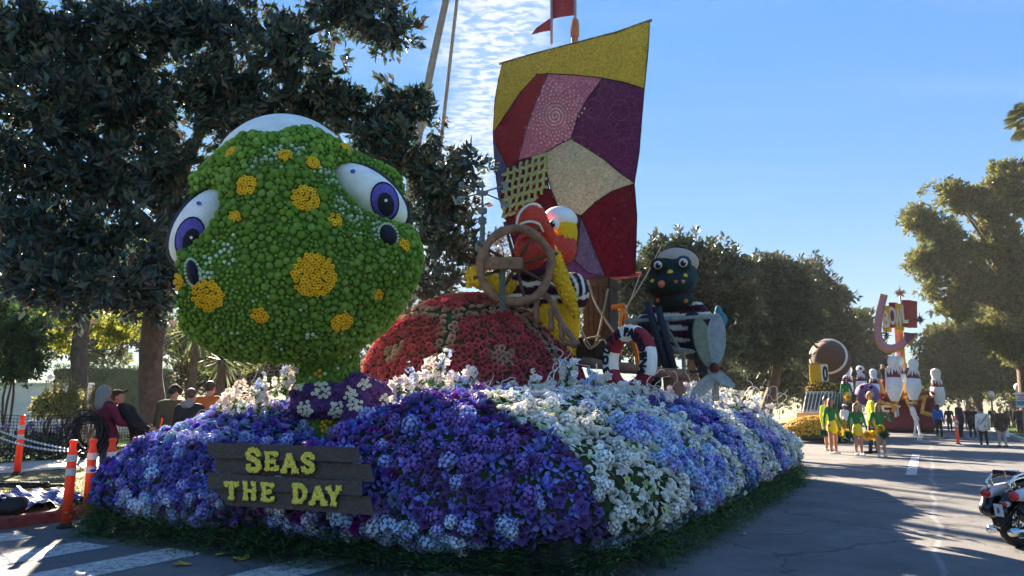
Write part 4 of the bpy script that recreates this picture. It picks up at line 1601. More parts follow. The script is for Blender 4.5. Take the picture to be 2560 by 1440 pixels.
# shell of roses
SHC = RC(11.6, -7.28, 1.50)
SHR = A_([2.10, 1.95, 2.08])
V, Fc = ellipsoid((0, 0, 0), SHR, 40, 24)
V[:, 2] = np.maximum(V[:, 2], -.6)
MB().add(V + SHC, Fc).build('shell', mat('shell_moss', (0.045, 0.065, 0.03), 0.95, 0.5, 14, 0.8, 40), TURTLE, smooth=True)
p, n_ = on_surface(V, tri(Fc), 30000)
g = p[:, 2] > -.3
p = p[g]
n_ = p / (SHR ** 2)
n_ /= np.linalg.norm(n_, axis=1)[:, None]


def hit_shell(px, py):
    r = ray(px, py)
    o, d = (E0 - SHC) / SHR, r / SHR
    B, Cc, Aa = 2 * o @ d, o @ o - 1, d @ d
    ds = B * B - 4 * Aa * Cc
    t = (-B - math.sqrt(max(ds, 0))) / (2 * Aa)
    return E0 + r * t - SHC


seeds = [hit_shell(1140, 738), hit_shell(1252, 890), hit_shell(985, 880), hit_shell(1410, 850)] + [A_(v) * SHR for v in ((.75, .6, .25), (.2, .9, .35), (-.5, .8, .3), (-.95, .2, .2), (.25, .3, .92), (-.4, .2, .88))]
ds = np.stack([np.linalg.norm(p - s, axis=1) for s in seeds], 1)
two = np.sort(ds, 1)
dif = two[:, 1] - two[:, 0] + .05 * vnoise(p, 4, 21)
own = np.argmin(ds, 1)
kp = spread_points(p, n_, .077)
mbr, tot = MB(), 0
W = p[kp] + SHC
cd = np.linalg.norm(W - E0, axis=1) - 4 * (((E0 - W) * n_[kp]).sum(1) > 0)
od = np.argsort(cd)
rosem = {}
pos = dict(red=[], peach=[])
for q in od:
    i = kp[q]
    if dif[i] < .075: continue
    peach = dif[i] < .27 or two[i, 0] < .20
    c = (.66, .38, .31) if peach else (.62, .115, .145)
    sz = RNG.uniform(.060, .076)
    R1 = basis_from_normal((n_[i] + RNG.normal(0, .15, 3))[None], RNG.uniform(0, 6, 1))[0]
    P1 = W[q] + n_[i] * .03
    if tot < 300:
        v = int(RNG.integers(0, 3))
        key = (peach, v)
        if key not in rosem:
            rosem[key] = tpl_mesh('rose', T_ROSE, A_(c) * (.8, 1.0, 1.2)[v], M_PETAL)
        put('rose', rosem[key], TURTLE, P1, R1, sz)
        tot += 1
    else:
        pos['peach' if peach else 'red'].append((P1, R1, sz))
for nm, c in (('red', (.62, .115, .145)), ('peach', (.66, .38, .31))):
    if pos[nm]:
        scatter(mbr, T_ROSE, A_([x[0] for x in pos[nm]]), A_([x[1] for x in pos[nm]]), A_([x[2] for x in pos[nm]]), A_(c) * RNG.uniform(.75, 1.25, (len(pos[nm]), 1)))
mbr.build('roses', M_PETAL, TURTLE, kind='stuff')

# ------------------------------------------------------------------ SEAS THE DAY
SIGN = thing('wooden_sign', 'weathered plank sign with yellow flower letters leaning on the float front', 'sign', RC(5.6, -6.2, .5))


def sgn(px, py, off=0.0):
    return PS(px, py, 5.70 - (py - 1107) / 178 * .28 - off)


M_PLANK = mat('weathered_plank', (0.095, 0.068, 0.052), 0.85, 0.5, 6.0, 0.8, 30, detail=8)
nt = M_PLANK.node_tree
mpn = N(nt.nodes, 'ShaderNodeMapping')
mpn.inputs['Rotation'].default_value = (0, 0, math.atan2(UX, UY))
mpn.inputs['Scale'].default_value = (.6, 6, 9)
tcn = [x for x in nt.nodes if x.type == 'TEX_COORD'][0]
nt.links.new(tcn.outputs['Object'], mpn.inputs['Vector'])
for x in nt.nodes:
    if x.type == 'TEX_NOISE': nt.links.new(mpn.outputs[0], x.inputs['Vector'])
for (a, b, c, d), off in ((((521, 1106), (896, 1119), (900, 1157), (523, 1144)), .03), (((540, 1145), (926, 1160), (938, 1205), (541, 1180)), .0), (((518, 1181), (905, 1204), (903, 1240), (518, 1222)), .035), (((536, 1223), (925, 1241), (933, 1288), (573, 1264)), .012)):
    n = 9
    top = [A_(a) + (A_(b) - A_(a)) * t for t in np.linspace(0, 1, n)]
    bot = [A_(d) + (A_(c) - A_(d)) * t for t in np.linspace(0, 1, n)]
    for q in range(n):
        top[q] = top[q] + A_([0, RNG.normal(0, .5)])
        bot[q] = bot[q] + A_([0, RNG.normal(0, .5)])
    for e in (0, -1):
        top[e] = top[e] + A_([RNG.normal(0, 2), 0])
        bot[e] = bot[e] + A_([RNG.normal(0, 2), 0])
    poly = [tuple(v) for v in bot] + [tuple(v) for v in top[::-1]]
    V, Fc = extrude(poly, lambda x, y, t: sgn(x, y, off + .04 - t), .045)
    MB().add(V, Fc).build('plank', M_PLANK, SIGN)
for x0, y0 in ((600, 1120), (840, 1130)):     # battens behind
    V, Fc = extrude([(x0 - 9, y0), (x0 + 9, y0), (x0 + 12, y0 + 138), (x0 - 6, y0 + 138)], lambda x, y, t: sgn(x, y, -.02 - t), .05)
    MB().add(V, Fc).build('batten', M_PLANK, SIGN)

GLY = {
    'S': [[(.80, .70), (.76, .86), (.60, .95), (.38, .95), (.2, .84), (.2, .66), (.45, .54), (.72, .42), (.82, .24), (.68, .08), (.42, .05), (.22, .12), (.17, .30)]],
    'E': [[(.22, .03), (.22, .97)], [(.04, .92), (.82, .92)], [(.22, .5), (.60, .5)], [(.04, .08), (.84, .08)], [(.80, .97), (.80, .74)], [(.82, .03), (.82, .28)], [(.60, .38), (.60, .62)]],
    'A': [[(.12, .05), (.45, .97)], [(.45, .97), (.82, .05)], [(.26, .36), (.68, .36)], [(-.04, .05), (.28, .05)], [(.62, .05), (1.0, .05)]],
    'T': [[(.44, .03), (.44, .95)], [(.02, .92), (.86, .92)], [(.06, .97), (.06, .72)], [(.82, .97), (.82, .72)], [(.24, .05), (.64, .05)]],
    'H': [[(.2, .03), (.2, .97)], [(.74, .03), (.74, .97)], [(.2, .5), (.74, .5)], [(.04, .05), (.36, .05)], [(.58, .05), (.9, .05)], [(.04, .95), (.36, .95)], [(.58, .95), (.9, .95)]],
    'D': [[(.22, .03), (.22, .97)], [(.04, .93), (.45, .93), (.70, .82), (.82, .62), (.82, .38), (.70, .18), (.45, .07), (.04, .07)]],
    'Y': [[(.10, .95), (.46, .46)], [(.84, .95), (.46, .46)], [(.46, .50), (.46, .03)], [(-.04, .95), (.28, .95)], [(.66, .95), (.98, .95)], [(.28, .05), (.66, .05)]],
}


def ribbon(P, w):
    P = A_(P)
    T = np.gradient(P, axis=0)
    T /= np.linalg.norm(T, axis=1)[:, None]
    Nn = np.stack([-T[:, 1], T[:, 0]], 1)
    return [tuple(v) for v in P + Nn * w / 2] + [tuple(v) for v in (P - Nn * w / 2)[::-1]]


M_LSIDE = mat('letter_side', (0.012, 0.012, 0.014), 0.9)
for ch, zx, zy, wz, hz in (('S', 397, 787, 130, 165), ('E', 540, 807, 115, 142), ('A', 672, 818, 128, 142), ('S', 815, 822, 112, 140), ('T', 250, 1032, 105, 132), ('H', 378, 1035, 118, 130), ('E', 515, 1040, 110, 140), ('D', 750, 1050, 120, 140), ('A', 887, 1065, 128, 135), ('Y', 1010, 1072, 112, 135)):
    x0, y0, w, h = 480 + zx / 3, 860 + zy / 3, wz / 3, hz / 3
    mb, pn = MB(), []
    for q, st in enumerate(GLY[ch]):
        wd = .20 if len(st) > 2 or abs(st[0][0] - st[-1][0]) < .25 or ch in 'AY' else .15
        if len(st) > 2: wd = .21
        pl_ = spline(A_([(a, b, 0) for a, b in st]), 3)[:, :2] if len(st) > 2 else st
        poly = ribbon([(x0 + a * w + .06 * (1 - b) * h * 0, y0 + (1 - b) * h + (a * w) * .03) for a, b in pl_], wd * h)
        V, Fc = extrude(poly, lambda x, y, t: sgn(x, y, .085 - t + .0015 * q), .05)
        mb.add(V, Fc)
        n = len(poly) // 2
        for i in range(n - 1):           # flowers along the front of the stroke
            a, b, c, d = A_(poly[i]), A_(poly[i + 1]), A_(poly[2 * n - 2 - i]), A_(poly[2 * n - 1 - i])
            ln = np.linalg.norm((a + d) / 2 - (b + c) / 2)
            for _ in range(max(2, int(ln * wd * h / 3.2))):
                u, v = RNG.random(2)
                pn.append((a + (b - a) * u) * (1 - v) + (d + (c - d) * u) * v)
    lt = mb.build('letter', M_LSIDE, SIGN)
    pn = A_([sgn(a, b, .088) for a, b in pn])
    mb = MB()
    fr = np.tile(A_([-UX, -UY, .25]), (len(pn), 1)) + RNG.normal(0, .3, (len(pn), 3))
    scatter(mb, T_BUD, pn, basis_from_normal(fr, RNG.uniform(0, 6, len(pn))), .0125, A_([.82, .66, .10]) * RNG.uniform(.75, 1.15, (len(pn), 1)))
    mb.build('letter_flowers', M_POM, lt, kind='stuff')

# ------------------------------------------------------------------ patchwork sail
from mathutils.geometry import delaunay_2d_cdt


def patch(poly, fn, step=14, th=.03):    # thin panel following fn(px, py, lift); returns V, F
    P = []
    for i in range(len(poly)):
        a, b = A_(poly[i], float), A_(poly[(i + 1) % len(poly)], float)
        m = max(1, int(np.linalg.norm(b - a) / step))
        P += [a + (b - a) * t / m for t in range(m)]
    nb = len(P)
    B = A_(P)
    x0, y0 = B.min(0)
    x1, y1 = B.max(0)
    for x in np.arange(x0 + step / 2, x1, step):
        for y in np.arange(y0 + step / 2, y1, step):
            c = False
            j = nb - 1
            dm = 1e9
            for i in range(nb):
                if (B[i][1] > y) != (B[j][1] > y) and x < (B[j][0] - B[i][0]) * (y - B[i][1]) / (B[j][1] - B[i][1]) + B[i][0]: c = not c
                dm = min(dm, abs(B[i][0] - x) + abs(B[i][1] - y))
                j = i
            if c and dm > step * .5: P.append(A_([x, y]))
    vv, ee, ff, *_ = delaunay_2d_cdt([Vector(p) for p in P], [(i, (i + 1) % nb) for i in range(nb)], [list(range(nb))], 1, 1e-6)
    n = len(vv)
    V = [fn(v[0], v[1], 0) for v in vv] + [fn(v[0], v[1], th) for v in vv]
    cnt = {}
    for f in ff:
        for a, b in zip(f, list(f[1:]) + [f[0]]):
            cnt[(a, b)] = 1
    Fc = [tuple(f) for f in ff] + [tuple(i + n for i in f[::-1]) for f in ff]
    Fc += [(b, a, a + n, b + n) for (a, b) in cnt if (b, a) not in cnt]
    return A_(V), Fc


def sail_at(px, py, back=0.0):
    u, v = (px - 1425) / 190, (py - 380) / 320
    return PS(px, py, 14.2 + .35 * u * u + .25 * v * v - .15 * u + back)


SAIL = thing('patchwork_sail', 'tall patchwork sail of coloured petals with mast and red pennants', 'sail', PS(1437, 900, 14.4) * A_([1, 1, 0]) + A_([0, 0, 1.7]))


def petal_mat(name, c1, c2, scale, bump=.8, rough=.8, spiral=None):
    m = bpy.data.materials.new(name)
    m.use_nodes = True
    n, l = m.node_tree.nodes, m.node_tree.links
    b = n['Principled BSDF']
    b.inputs['Roughness'].default_value = rough
    b.inputs['Specular IOR Level'].default_value = .15
    tc = N(n, 'ShaderNodeTexCoord')
    vo = N(n, 'ShaderNodeTexVoronoi')
    vo.inputs['Scale'].default_value = scale
    nz = N(n, 'ShaderNodeTexNoise')
    nz.inputs['Scale'].default_value = scale * .12
    nz.inputs['Detail'].default_value = 6
    l.new(tc.outputs['Object'], vo.inputs['Vector'])
    l.new(tc.outputs['Object'], nz.inputs['Vector'])
    ad = N(n, 'ShaderNodeMath', operation='MULTIPLY_ADD')
    ad.inputs[1].default_value = .6
    sp = N(n, 'ShaderNodeSeparateColor')
    l.new(vo.outputs['Color'], sp.inputs[0])
    l.new(sp.outputs[0], ad.inputs[0])
    ml = N(n, 'ShaderNodeMath', operation='MULTIPLY')
    ml.inputs[1].default_value = .45
    l.new(nz.outputs['Fac'], ml.inputs[0])
    l.new(ml.outputs[0], ad.inputs[2])
    mx = N(n, 'ShaderNodeMix', data_type='RGBA')
    mx.inputs['A'].default_value = (*c1, 1)
    mx.inputs['B'].default_value = (*c2, 1)
    l.new(ad.outputs[0], mx.inputs['Factor'])
    l.new(mx.outputs['Result'], b.inputs['Base Color'])
    bp = N(n, 'ShaderNodeBump')
    bp.inputs['Strength'].default_value = bump
    bp.inputs['Distance'].default_value = .03
    bp.invert = True
    l.new(vo.outputs['Distance'], bp.inputs['Height'])
    l.new(bp.outputs[0], b.inputs['Normal'])
    return m


SM = dict(
    yellow=petal_mat('yellow_petals', (.52, .35, .03), (.80, .56, .08), 34),
    red=petal_mat('red_petals', (.24, .012, .025), (.36, .022, .038), 40, .5),
    pink=petal_mat('pink_petals', (.42, .06, .17), (.75, .38, .48), 16, 1.0),
    purple=petal_mat('purple_petals', (.10, .018, .075), (.18, .035, .13), 26, .7),
    cream=petal_mat('cream_petals', (.42, .40, .30), (.66, .62, .48), 24, 1.0),
    green=petal_mat('green_petals', (.24, .34, .15), (.40, .48, .24), 22, 1.0),
    plum=petal_mat('plum_petals', (.12, .015, .06), (.22, .03, .09), 30, .6),
    maroon=petal_mat('maroon_petals', (.10, .005, .018), (.15, .009, .028), 46, .35),
    blue=petal_mat('blue_petals', (.08, .08, .20), (.14, .13, .30), 50, .4),
    violet=petal_mat('violet_petals', (.07, .035, .17), (.13, .06, .26), 50, .4),
)
PATCHES = [
    ('yellow', [(1257, 157), (1340, 133), (1440, 107), (1540, 81), (1625, 52), (1620, 130), (1611, 222), (1560, 206), (1507, 195), (1440, 188), (1370, 184), (1343, 186), (1300, 232), (1265, 285), (1233, 332), (1237, 250), (1246, 200)]),
    ('red', [(1343, 186), (1370, 184), (1340, 250), (1315, 320), (1295, 402), (1268, 418), (1250, 380), (1233, 350), (1233, 332), (1265, 285), (1300, 232)]),
    ('pink', [(1370, 184), (1440, 188), (1507, 195), (1470, 245), (1445, 290), (1428, 346), (1395, 362), (1362, 383), (1295, 402), (1315, 320), (1340, 250)]),
    ('purple', [(1507, 195), (1560, 206), (1611, 222), (1604, 300), (1598, 380), (1586, 459), (1548, 430), (1510, 398), (1428, 346), (1445, 290), (1470, 245)]),
    ('cream', [(1428, 346), (1510, 398), (1548, 430), (1586, 459), (1530, 478), (1490, 505), (1452, 540), (1395, 516), (1378, 475), (1366, 430), (1362, 383), (1395, 362)]),
    ('plum', [(1268, 418), (1295, 402), (1362, 383), (1366, 430), (1372, 472), (1330, 484), (1290, 505), (1262, 540), (1252, 500), (1258, 460)]),
    ('blue', [(1233, 350), (1250, 380), (1268, 418), (1258, 460), (1252, 500), (1262, 540), (1246, 490), (1238, 430)]),
    ('maroon', [(1372, 472), (1378, 475), (1395, 516), (1452, 540), (1440, 640), (1380, 690), (1310, 660), (1285, 615), (1262, 540), (1290, 505), (1330, 484)]),
    ('maroon', [(1452, 540), (1490, 505), (1530, 478), (1586, 459), (1592, 540), (1590, 620), (1588, 688), (1514, 692), (1483, 615)]),
    ('blue', [(1452, 540), (1483, 615), (1514, 692), (1470, 682), (1434, 650), (1440, 600)]),
    ('violet', [(1434, 650), (1470, 682), (1514, 692), (1440, 700), (1380, 700), (1380, 690)]),
]
SEAM = mat('seam_cord', (.03, .015, .02), .9)
for nm, poly in PATCHES:
    V, Fc = patch(poly, lambda x, y, t: sail_at(x, y, t))
    po = MB().add(V, Fc).build('patch', SM[nm], SAIL, label=nm + ' petal patch of the sail')
    fr = A_([f for f in Fc if max(f) < len(V) // 2 and len(f) == 3])
    ar = np.linalg.norm(np.cross(V[fr[:, 1]] - V[fr[:, 0]], V[fr[:, 2]] - V[fr[:, 0]]), axis=1).sum() / 2
    pc = dict(yellow=(.70, .48, .06), red=(.32, .018, .034), pink=(.58, .20, .30), purple=(.15, .028, .11), cream=(.58, .54, .42), plum=(.17, .022, .075), maroon=(.13, .008, .024), blue=(.11, .11, .26), violet=(.10, .05, .20))[nm]
    q3, _n = on_surface(V, fr, int(ar / (.0016 if nm in ('yellow', 'cream', 'pink') else .0024)))
    mbp = MB()
    nrm_ = np.tile(A_([-UX, -UY, .15]), (len(q3), 1)) + RNG.normal(0, .35, (len(q3), 3))
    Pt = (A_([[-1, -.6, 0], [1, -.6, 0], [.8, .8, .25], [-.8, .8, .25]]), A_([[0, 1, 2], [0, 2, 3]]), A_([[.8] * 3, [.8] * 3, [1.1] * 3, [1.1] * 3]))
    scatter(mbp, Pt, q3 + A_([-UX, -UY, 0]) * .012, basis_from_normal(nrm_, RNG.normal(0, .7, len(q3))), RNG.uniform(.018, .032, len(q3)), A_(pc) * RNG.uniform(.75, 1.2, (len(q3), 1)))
    mbp.build('petals', M_PETAL, po, kind='stuff')
    pts3 = A_([sail_at(x, y, -.03) for x, y in poly + [poly[0]]])
    V, Fc = tube(pts3, .013, 5)
    MB().add(V, Fc).build('seam', SEAM, po)
    if nm == 'plum':                     # pale green lattice laid over the plum ground
        fwd = A_(poly).mean(0)
        mb = MB()
        for a in np.arange(-3, 4.1):
            x, y = 1312 + 15.5 * a, 462 - 4.6 * a
            t = spline(A_([(x + 1.5 * math.sin(q * 2.2) - q * 1.5, y + q * 14, 0) for q in np.linspace(-6, 7, 12)]), 3)
            t = A_([v for v in t if 385 + (1362 - v[0]) * .33 < v[1] < 540 - max(0, (v[0] - 1262)) * .62 + 6 and 1256 < v[0] < 1368])
            if len(t) > 2:
                W3 = A_([sail_at(v[0], v[1], -.04) for v in t])
                V, Fc = tube(W3, .036, 6)
                mb.add(V, Fc)
        for b in np.arange(-3, 4.1):
            t = [(x, 462 + b * 21 - (x - 1312) * .30 + 2.5 * math.sin(x * .35)) for x in np.arange(1256, 1369, 4)]
            t = A_([v for v in t if 385 + (1362 - v[0]) * .33 < v[1] < 540 - max(0, (v[0] - 1262)) * .62 + 6])
            if len(t) > 2:
                W3 = A_([sail_at(v[0], v[1], -.045) for v in t])
                V, Fc = tube(W3, .038, 6)
                mb.add(V, Fc)
        mb.build('lattice', SM['green'], po)
    if nm == 'pink':                     # coil of paler petals
        mb, sp3 = MB(), []
        for q in np.arange(0, 9 * 6.283, .22):
            r = 3 + q * 1.35
            x, y = 1388 + r * math.cos(q) * .95, 290 + r * math.sin(q) * 1.05
            if 200 < y < 385 and 1318 < x < 1480 and x < 1500 - (y - 200) * .52 and x > 1366 - (y - 190) * .35:
                sp3.append(sail_at(x, y, -.035))
        sp3 = A_(sp3)
        scatter(mb, T_BUD, sp3, basis_from_normal(np.tile(A_([-UX, -UY, 0]), (len(sp3), 1)) + RNG.normal(0, .2, (len(sp3), 3)), RNG.uniform(0, 6, len(sp3))), .026, A_([.80, .50, .58]) * RNG.uniform(.75, 1.15, (len(sp3), 1)))
        mb.build('petal_coil', M_PETAL, po, kind='stuff')
    if nm == 'purple':                   # stitched rings
        for cx_, cy_, rr in ((1515, 232, 18), (1483, 272, 22), (1550, 275, 24), (1560, 325, 22), (1500, 320, 20), (1575, 255, 14), (1545, 375, 22), (1535, 300, 15)):
            mb, sp3 = MB(), []
            for q in np.linspace(0, 6.28, int(rr * 1.6)):
                sp3.append(sail_at(cx_ + rr * math.cos(q), cy_ + rr * math.sin(q) * 1.1, -.035))
            sp3 = A_(sp3)
            scatter(mb, T_BUD, sp3, basis_from_normal(np.tile(A_([-UX, -UY, 0]), (len(sp3), 1)), RNG.uniform(0, 6, len(sp3))), .010, (.26, .12, .25))
            mb.build('ring', M_PETAL, po, kind='stuff')
    if nm == 'maroon' and poly[0][0] > 1400:
        for cx_, cy_ in ((1498, 560), (1536, 547), (1542, 592), (1553, 640), (1563, 513)):
            for a in range(3):
                w = A_([sail_at(cx_ + q * 5 * math.cos(a * 1.05), cy_ + q * 5 * math.sin(a * 1.05), -.04) for q in (-1, 0, 1)])
                V, Fc = tube(w, .012, 4)
                MB().add(V, Fc).build('stitch', SM['plum'], po)
M_WOOD = mat('mast_wood', (.22, .10, .05), .8, .4, 8, .5, 30)
M_POLE = mat('pole_paint', (.28, .24, .25), .6, .2, 10)
top = A_([sail_at(x, y, .03) for x, y in ((1250, 160), (1340, 134), (1440, 108), (1540, 82), (1630, 50))])
V, Fc = tube(top, .035, 8)
MB().add(V, Fc).build('upper_yard', M_POLE, SAIL)
V, Fc = tube(A_([sail_at(1440, 702, .02), sail_at(1514, 697, .02), sail_at(1604, 685, .02)]), .05, 8)
MB().add(V, Fc).build('lower_yard', mat('red_yard', (.32, .07, .07), .8, .4, 10, .5, 30), SAIL)
V, Fc = tube(A_([PS(1437, 900, 14.75), PS(1437, 500, 14.75), PS(1437, 60, 14.75)]), .08, 10)
MB().add(V, Fc).build('mast', M_WOOD, SAIL)
V, Fc = tube(A_([PS(1437, 92, 14.75), PS(1437, 70, 14.75), PS(1437, 50, 14.75)]), (.10, .105, .085), 8)
MB().add(V, Fc).build('mast_cap', mat('mast_cap_wood', (.36, .12, .06), .8, .4, 8, .5, 30), SAIL)
for x, y1, sgt in ((1438, 60, 14.75), (1379, 110, 14.72)):
    V, Fc = tube(A_([PS(x, y1, sgt), PS(x, 0, sgt), PS(x - 1, -260, sgt)]), .032, 8)
    MB().add(V, Fc).build('flag_pole', M_POLE, SAIL)
for poly in ([(1379, -40), (1436, -60), (1436, 38), (1400, 43), (1380, 48)], [(1380, 42), (1379, 76), (1355, 80), (1328, 87), (1340, 70)]):
    V, Fc = patch(poly, lambda x, y, t: PS(x, y, 14.72 + t + .05 * math.sin(x * .12)), 9, .015)
    MB().add(V, Fc).build('pennant', mat('pennant_cloth', (.30, .03, .05), .8, .3, 10, .3, 30, transl=.15), SAIL)
# rigging lines
M_ROPE = mat('rope', (.42, .32, .22), .9, .3, 30, .4, 120)
for a, b, s0, s1 in (((1600, 685), (1555, 790), 14.2, 12.5), ((1655, 610), (1565, 770), 14.5, 12.6)):
    V, Fc = tube(spline([PS(*a, s0), (PS(*a, s0) + PS(*b, s1)) / 2 - A_([0, 0, .06]), PS(*b, s1)], 4), .012, 5)
    MB().add(V, Fc).build('rigging', M_ROPE, SAIL)


# ------------------------------------------------------------------ helpers for covered figures
def colored(vw, V, Q, cols, name, m, parent, kind=None):
    return MB().add(vw.W(V), Q, cols).build(name, m, parent, smooth=True)


M_FIG = mat('petal_skin', attr=True, rough=.85, var=.22, scale=24, bump=.9, bscale=26, spec=.15, vor=True)
STR_D, STR_W = A_([.045, .012, .03]), A_([.80, .78, .72])

# ------------------------------------------------------------------ pelican sailor
pv = View(1370, 650, 12.9)
kp_ = pv.k
PEL = thing('pelican_figure', 'yellow pelican sailor figure with huge red bill and striped shirt behind the wheel', 'pelican', pv.W(pv.L(1390, 910, .1)))
L = pv.L
lo, hi = L(1140, 930, 0) * A_([1, 0, 1]) + A_([0, -1.0, 0]), L(1500, 490, 0) * A_([1, 0, 1]) + A_([0, .9, 0])
B = Solid(lo, hi, .03)
B.ell(L(1405, 582, .05), (39 * kp_, .34, 52 * kp_), None, .05, 1)             # head
B.cap(L(1395, 620, .1), L(1370, 700, .1), .19, .24, .1, 1)
B.ell(L(1402, 620, -.02), (40 * kp_, .34, 44 * kp_), None, .05, 2)            # cheek pouch
B.ell(L(1326, 626, -.40), (41 * kp_, .42, 48 * kp_), None, .06, 2)            # lower bill
B.ell(L(1328, 546, -.42), (38 * kp_, .30, 34 * kp_), None, .03, 2)            # upper bill
B.cap(L(1340, 530, -.5), L(1388, 612, -.30), .13, .10, .04, 2)
B.ell(L(1318, 600, -.80), (26 * kp_, .22, 11 * kp_), roty(-.25), .02, sub=True)   # open mouth
B.cap(L(1300, 735, .1), L(1420, 735, .1), .36, .38, .1, 3)                      # shirt
B.ell(L(1436, 722, .05), (31 * kp_, .34, 40 * kp_), None, .06, 4)               # sleeve
B.ell(L(1385, 810, .1), (66 * kp_, .46, 95 * kp_), None, .1, 5)               # trousers
B.cap(L(1400, 850, .1), L(1420, 925, .1), .28, .16, .1, 5)
V, Q, ids = B.mesh()
C = np.zeros((len(V), 3))
C[ids == 1] = (.80, .47, .02)
C[ids == 2] = (.60, .07, .05)
C[ids == 5] = (.80, .47, .02)
wv = .35 * np.sin(V[:, 0] * 14) + .15 * np.sin(V[:, 0] * 31)
st = np.sin(V[:, 2] * 27 + wv * 1.2) > .45
C[ids == 3] = np.where(st[ids == 3][:, None], STR_W, STR_D)
c0 = L(1418, 725, 0)
rr = np.hypot(V[:, 0] - c0[0] + .1, (V[:, 2] - c0[2]) * .8)
st2 = np.sin(rr * 52 + wv) > .3
C[ids == 4] = np.where(st2[ids == 4][:, None], STR_W, STR_D)
colored(pv, V, Q, C, 'body', M_FIG, PEL)
Cp2 = Solid(L(1340, 580, 0) * A_([1, 0, 1]) + A_([0, -.6, 0]), L(1460, 500, 0) * A_([1, 0, 1]) + A_([0, .7, 0]), .03)
Cp2.ell(L(1401, 548, .10), (43 * kp_, .37, 32 * kp_), roty(.15), .05)
V, Q, _ = Cp2.mesh()
MB().add(pv.W(V), Q).build('sailor_cap', MATS['cap_white'], PEL, smooth=True)
V, Fc = ellipsoid(L(1386, 561, -.36), (12.5 * kp_, .07, 13.5 * kp_), 18, 12)
e = MB().add(pv.W(V), Fc).build('eye', M_EYEW, PEL, smooth=True)
V, Fc = ellipsoid(L(1381, 561, -.42), (7 * kp_, .04, 8.5 * kp_), 14, 10)
MB().add(pv.W(V), Fc).build('pupil', M_DARK, e, smooth=True)
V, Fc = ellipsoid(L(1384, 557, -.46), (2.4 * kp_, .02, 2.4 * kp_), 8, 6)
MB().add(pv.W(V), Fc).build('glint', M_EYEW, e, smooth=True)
# white petal edging of the bill
for path in ([(1290, 566), (1298, 535), (1318, 514), (1340, 510), (1356, 524), (1364, 548), (1376, 585), (1390, 620)], [(1288, 572), (1305, 559), (1325, 554), (1347, 560), (1358, 578)]):
    P3 = spline([L(a, b, -.74 if i < 4 else -.66 + .04 * i) for i, (a, b) in enumerate(path)], 8)
    mb = MB()
    W3 = pv.W(P3)
    scatter(mb, T_BUD, W3, basis_from_normal(np.tile(-pv.R[:, 1], (len(W3), 1)) + RNG.normal(0, .3, (len(W3), 3)), RNG.uniform(0, 6, len(W3))), .024, (.85, .83, .78))
    mb.build('bill_edging', M_PETAL, PEL, kind='stuff')
# the yellow wings used as arms
for path, rad in (([(1388, 640, -.62), (1400, 690, -.60), (1420, 740, -.55), (1440, 790, -.45)], (.10, .13, .12, .06)), ([(1182, 690, -.45), (1205, 700, -.42), (1250, 712, -.3), (1300, 722, 0)], (.12, .15, .14, .13))):
    S2 = Solid(np.min([L(a, b, c) for a, b, c in path], 0) - .25, np.max([L(a, b, c) for a, b, c in path], 0) + .25, .028)
    for i in range(3):
        S2.cap(L(*path[i]), L(*path[i + 1]), rad[i], rad[i + 1], .06)
    if path[0][0] < 1300:
        for a, b in ((1172, 690), (1183, 672), (1200, 672), (1172, 712)):
            S2.cap(L(1190, 695, -.45), L(a, b, -.5), .06, .055, .03)
    V, Q, _ = S2.mesh()
    MB().add(pv.W(V), Q, (.80, .47, .02)).build('wing', M_FIG, PEL, smooth=True)
    p, n_ = on_surface(V, Q, 1500)
    kq = spread_points(p, n_, .05)
    mb = MB()
    scatter(mb, T_BUD, pv.W(p[kq]), basis_from_normal(n_[kq] @ pv.R.T + RNG.normal(0, .3, (len(kq), 3)), RNG.uniform(0, 6, len(kq))), .03, A_([.85, .54, .04]) * RNG.uniform(.7, 1.2, (len(kq), 1)))
    mb.build('wing_petals', M_PETAL, PEL, kind='stuff')
V, Fc = ellipsoid(L(1340, 668, -.05), (60 * kp_, .36, 22 * kp_), 20, 10)
MB().add(pv.W(V), Fc).build('neck_scarf', mat('neck_cloth', (.06, .03, .12), .9, .3, 20, .6, 30), PEL, smooth=True)

# ------------------------------------------------------------------ ship's wheel of driftwood
wv_ = View(1290, 664, 11.9)
kw = wv_.k
M_DRIFT = mat('driftwood', (.25, .14, .10), .85, .45, 7, .8, 22, detail=8)
M_SPOKE = mat('dark_spoke', (.10, .05, .035), .8, .3, 10, .4, 30)
WH = thing('ship_wheel', 'driftwood ship steering wheel on a block above the rose shell', 'ship wheel', wv_.W(wv_.L(1258, 800, 0)))
turn = rotz(math.radians(16)) @ rotx(math.radians(4))
an = np.linspace(0, 2 * math.pi, 49)
ring = np.stack([.60 * np.cos(an) + .012 * np.sin(5 * an), np.zeros(49), .60 * np.sin(an) + .012 * np.cos(4 * an)], 1)
V, Fc = tube(ring @ turn.T, .072 + .008 * np.sin(7 * an), 10, cap=False)
MB().add(wv_.W(V), Fc).build('rim', M_DRIFT, WH, smooth=True)
for q in range(8):
    a = q * math.pi / 4 + .28
    V, Fc = tube(A_([[.05 * math.cos(a), 0, .05 * math.sin(a)], [.55 * math.cos(a), 0, .55 * math.sin(a)], [.74 * math.cos(a), 0, .74 * math.sin(a)]]) @ turn.T, (.03, .026, .03), 7)
    MB().add(wv_.W(V), Fc).build('spoke', M_SPOKE, WH, smooth=True)
V, Fc = lathe([(.05, -.1), (.11, -.08), (.12, .06), (.06, .1)], 14)
MB().add(wv_.W(V @ rotx(math.pi / 2).T @ turn.T), Fc).build('hub', M_SPOKE, WH)
V, Fc = bbox(wv_.L(1259, 658, -.12), (84 * kw, .34, 30 * kw), rotz(-.35), .02)
MB().add(wv_.W(V), Fc).build('block', M_DRIFT, WH)
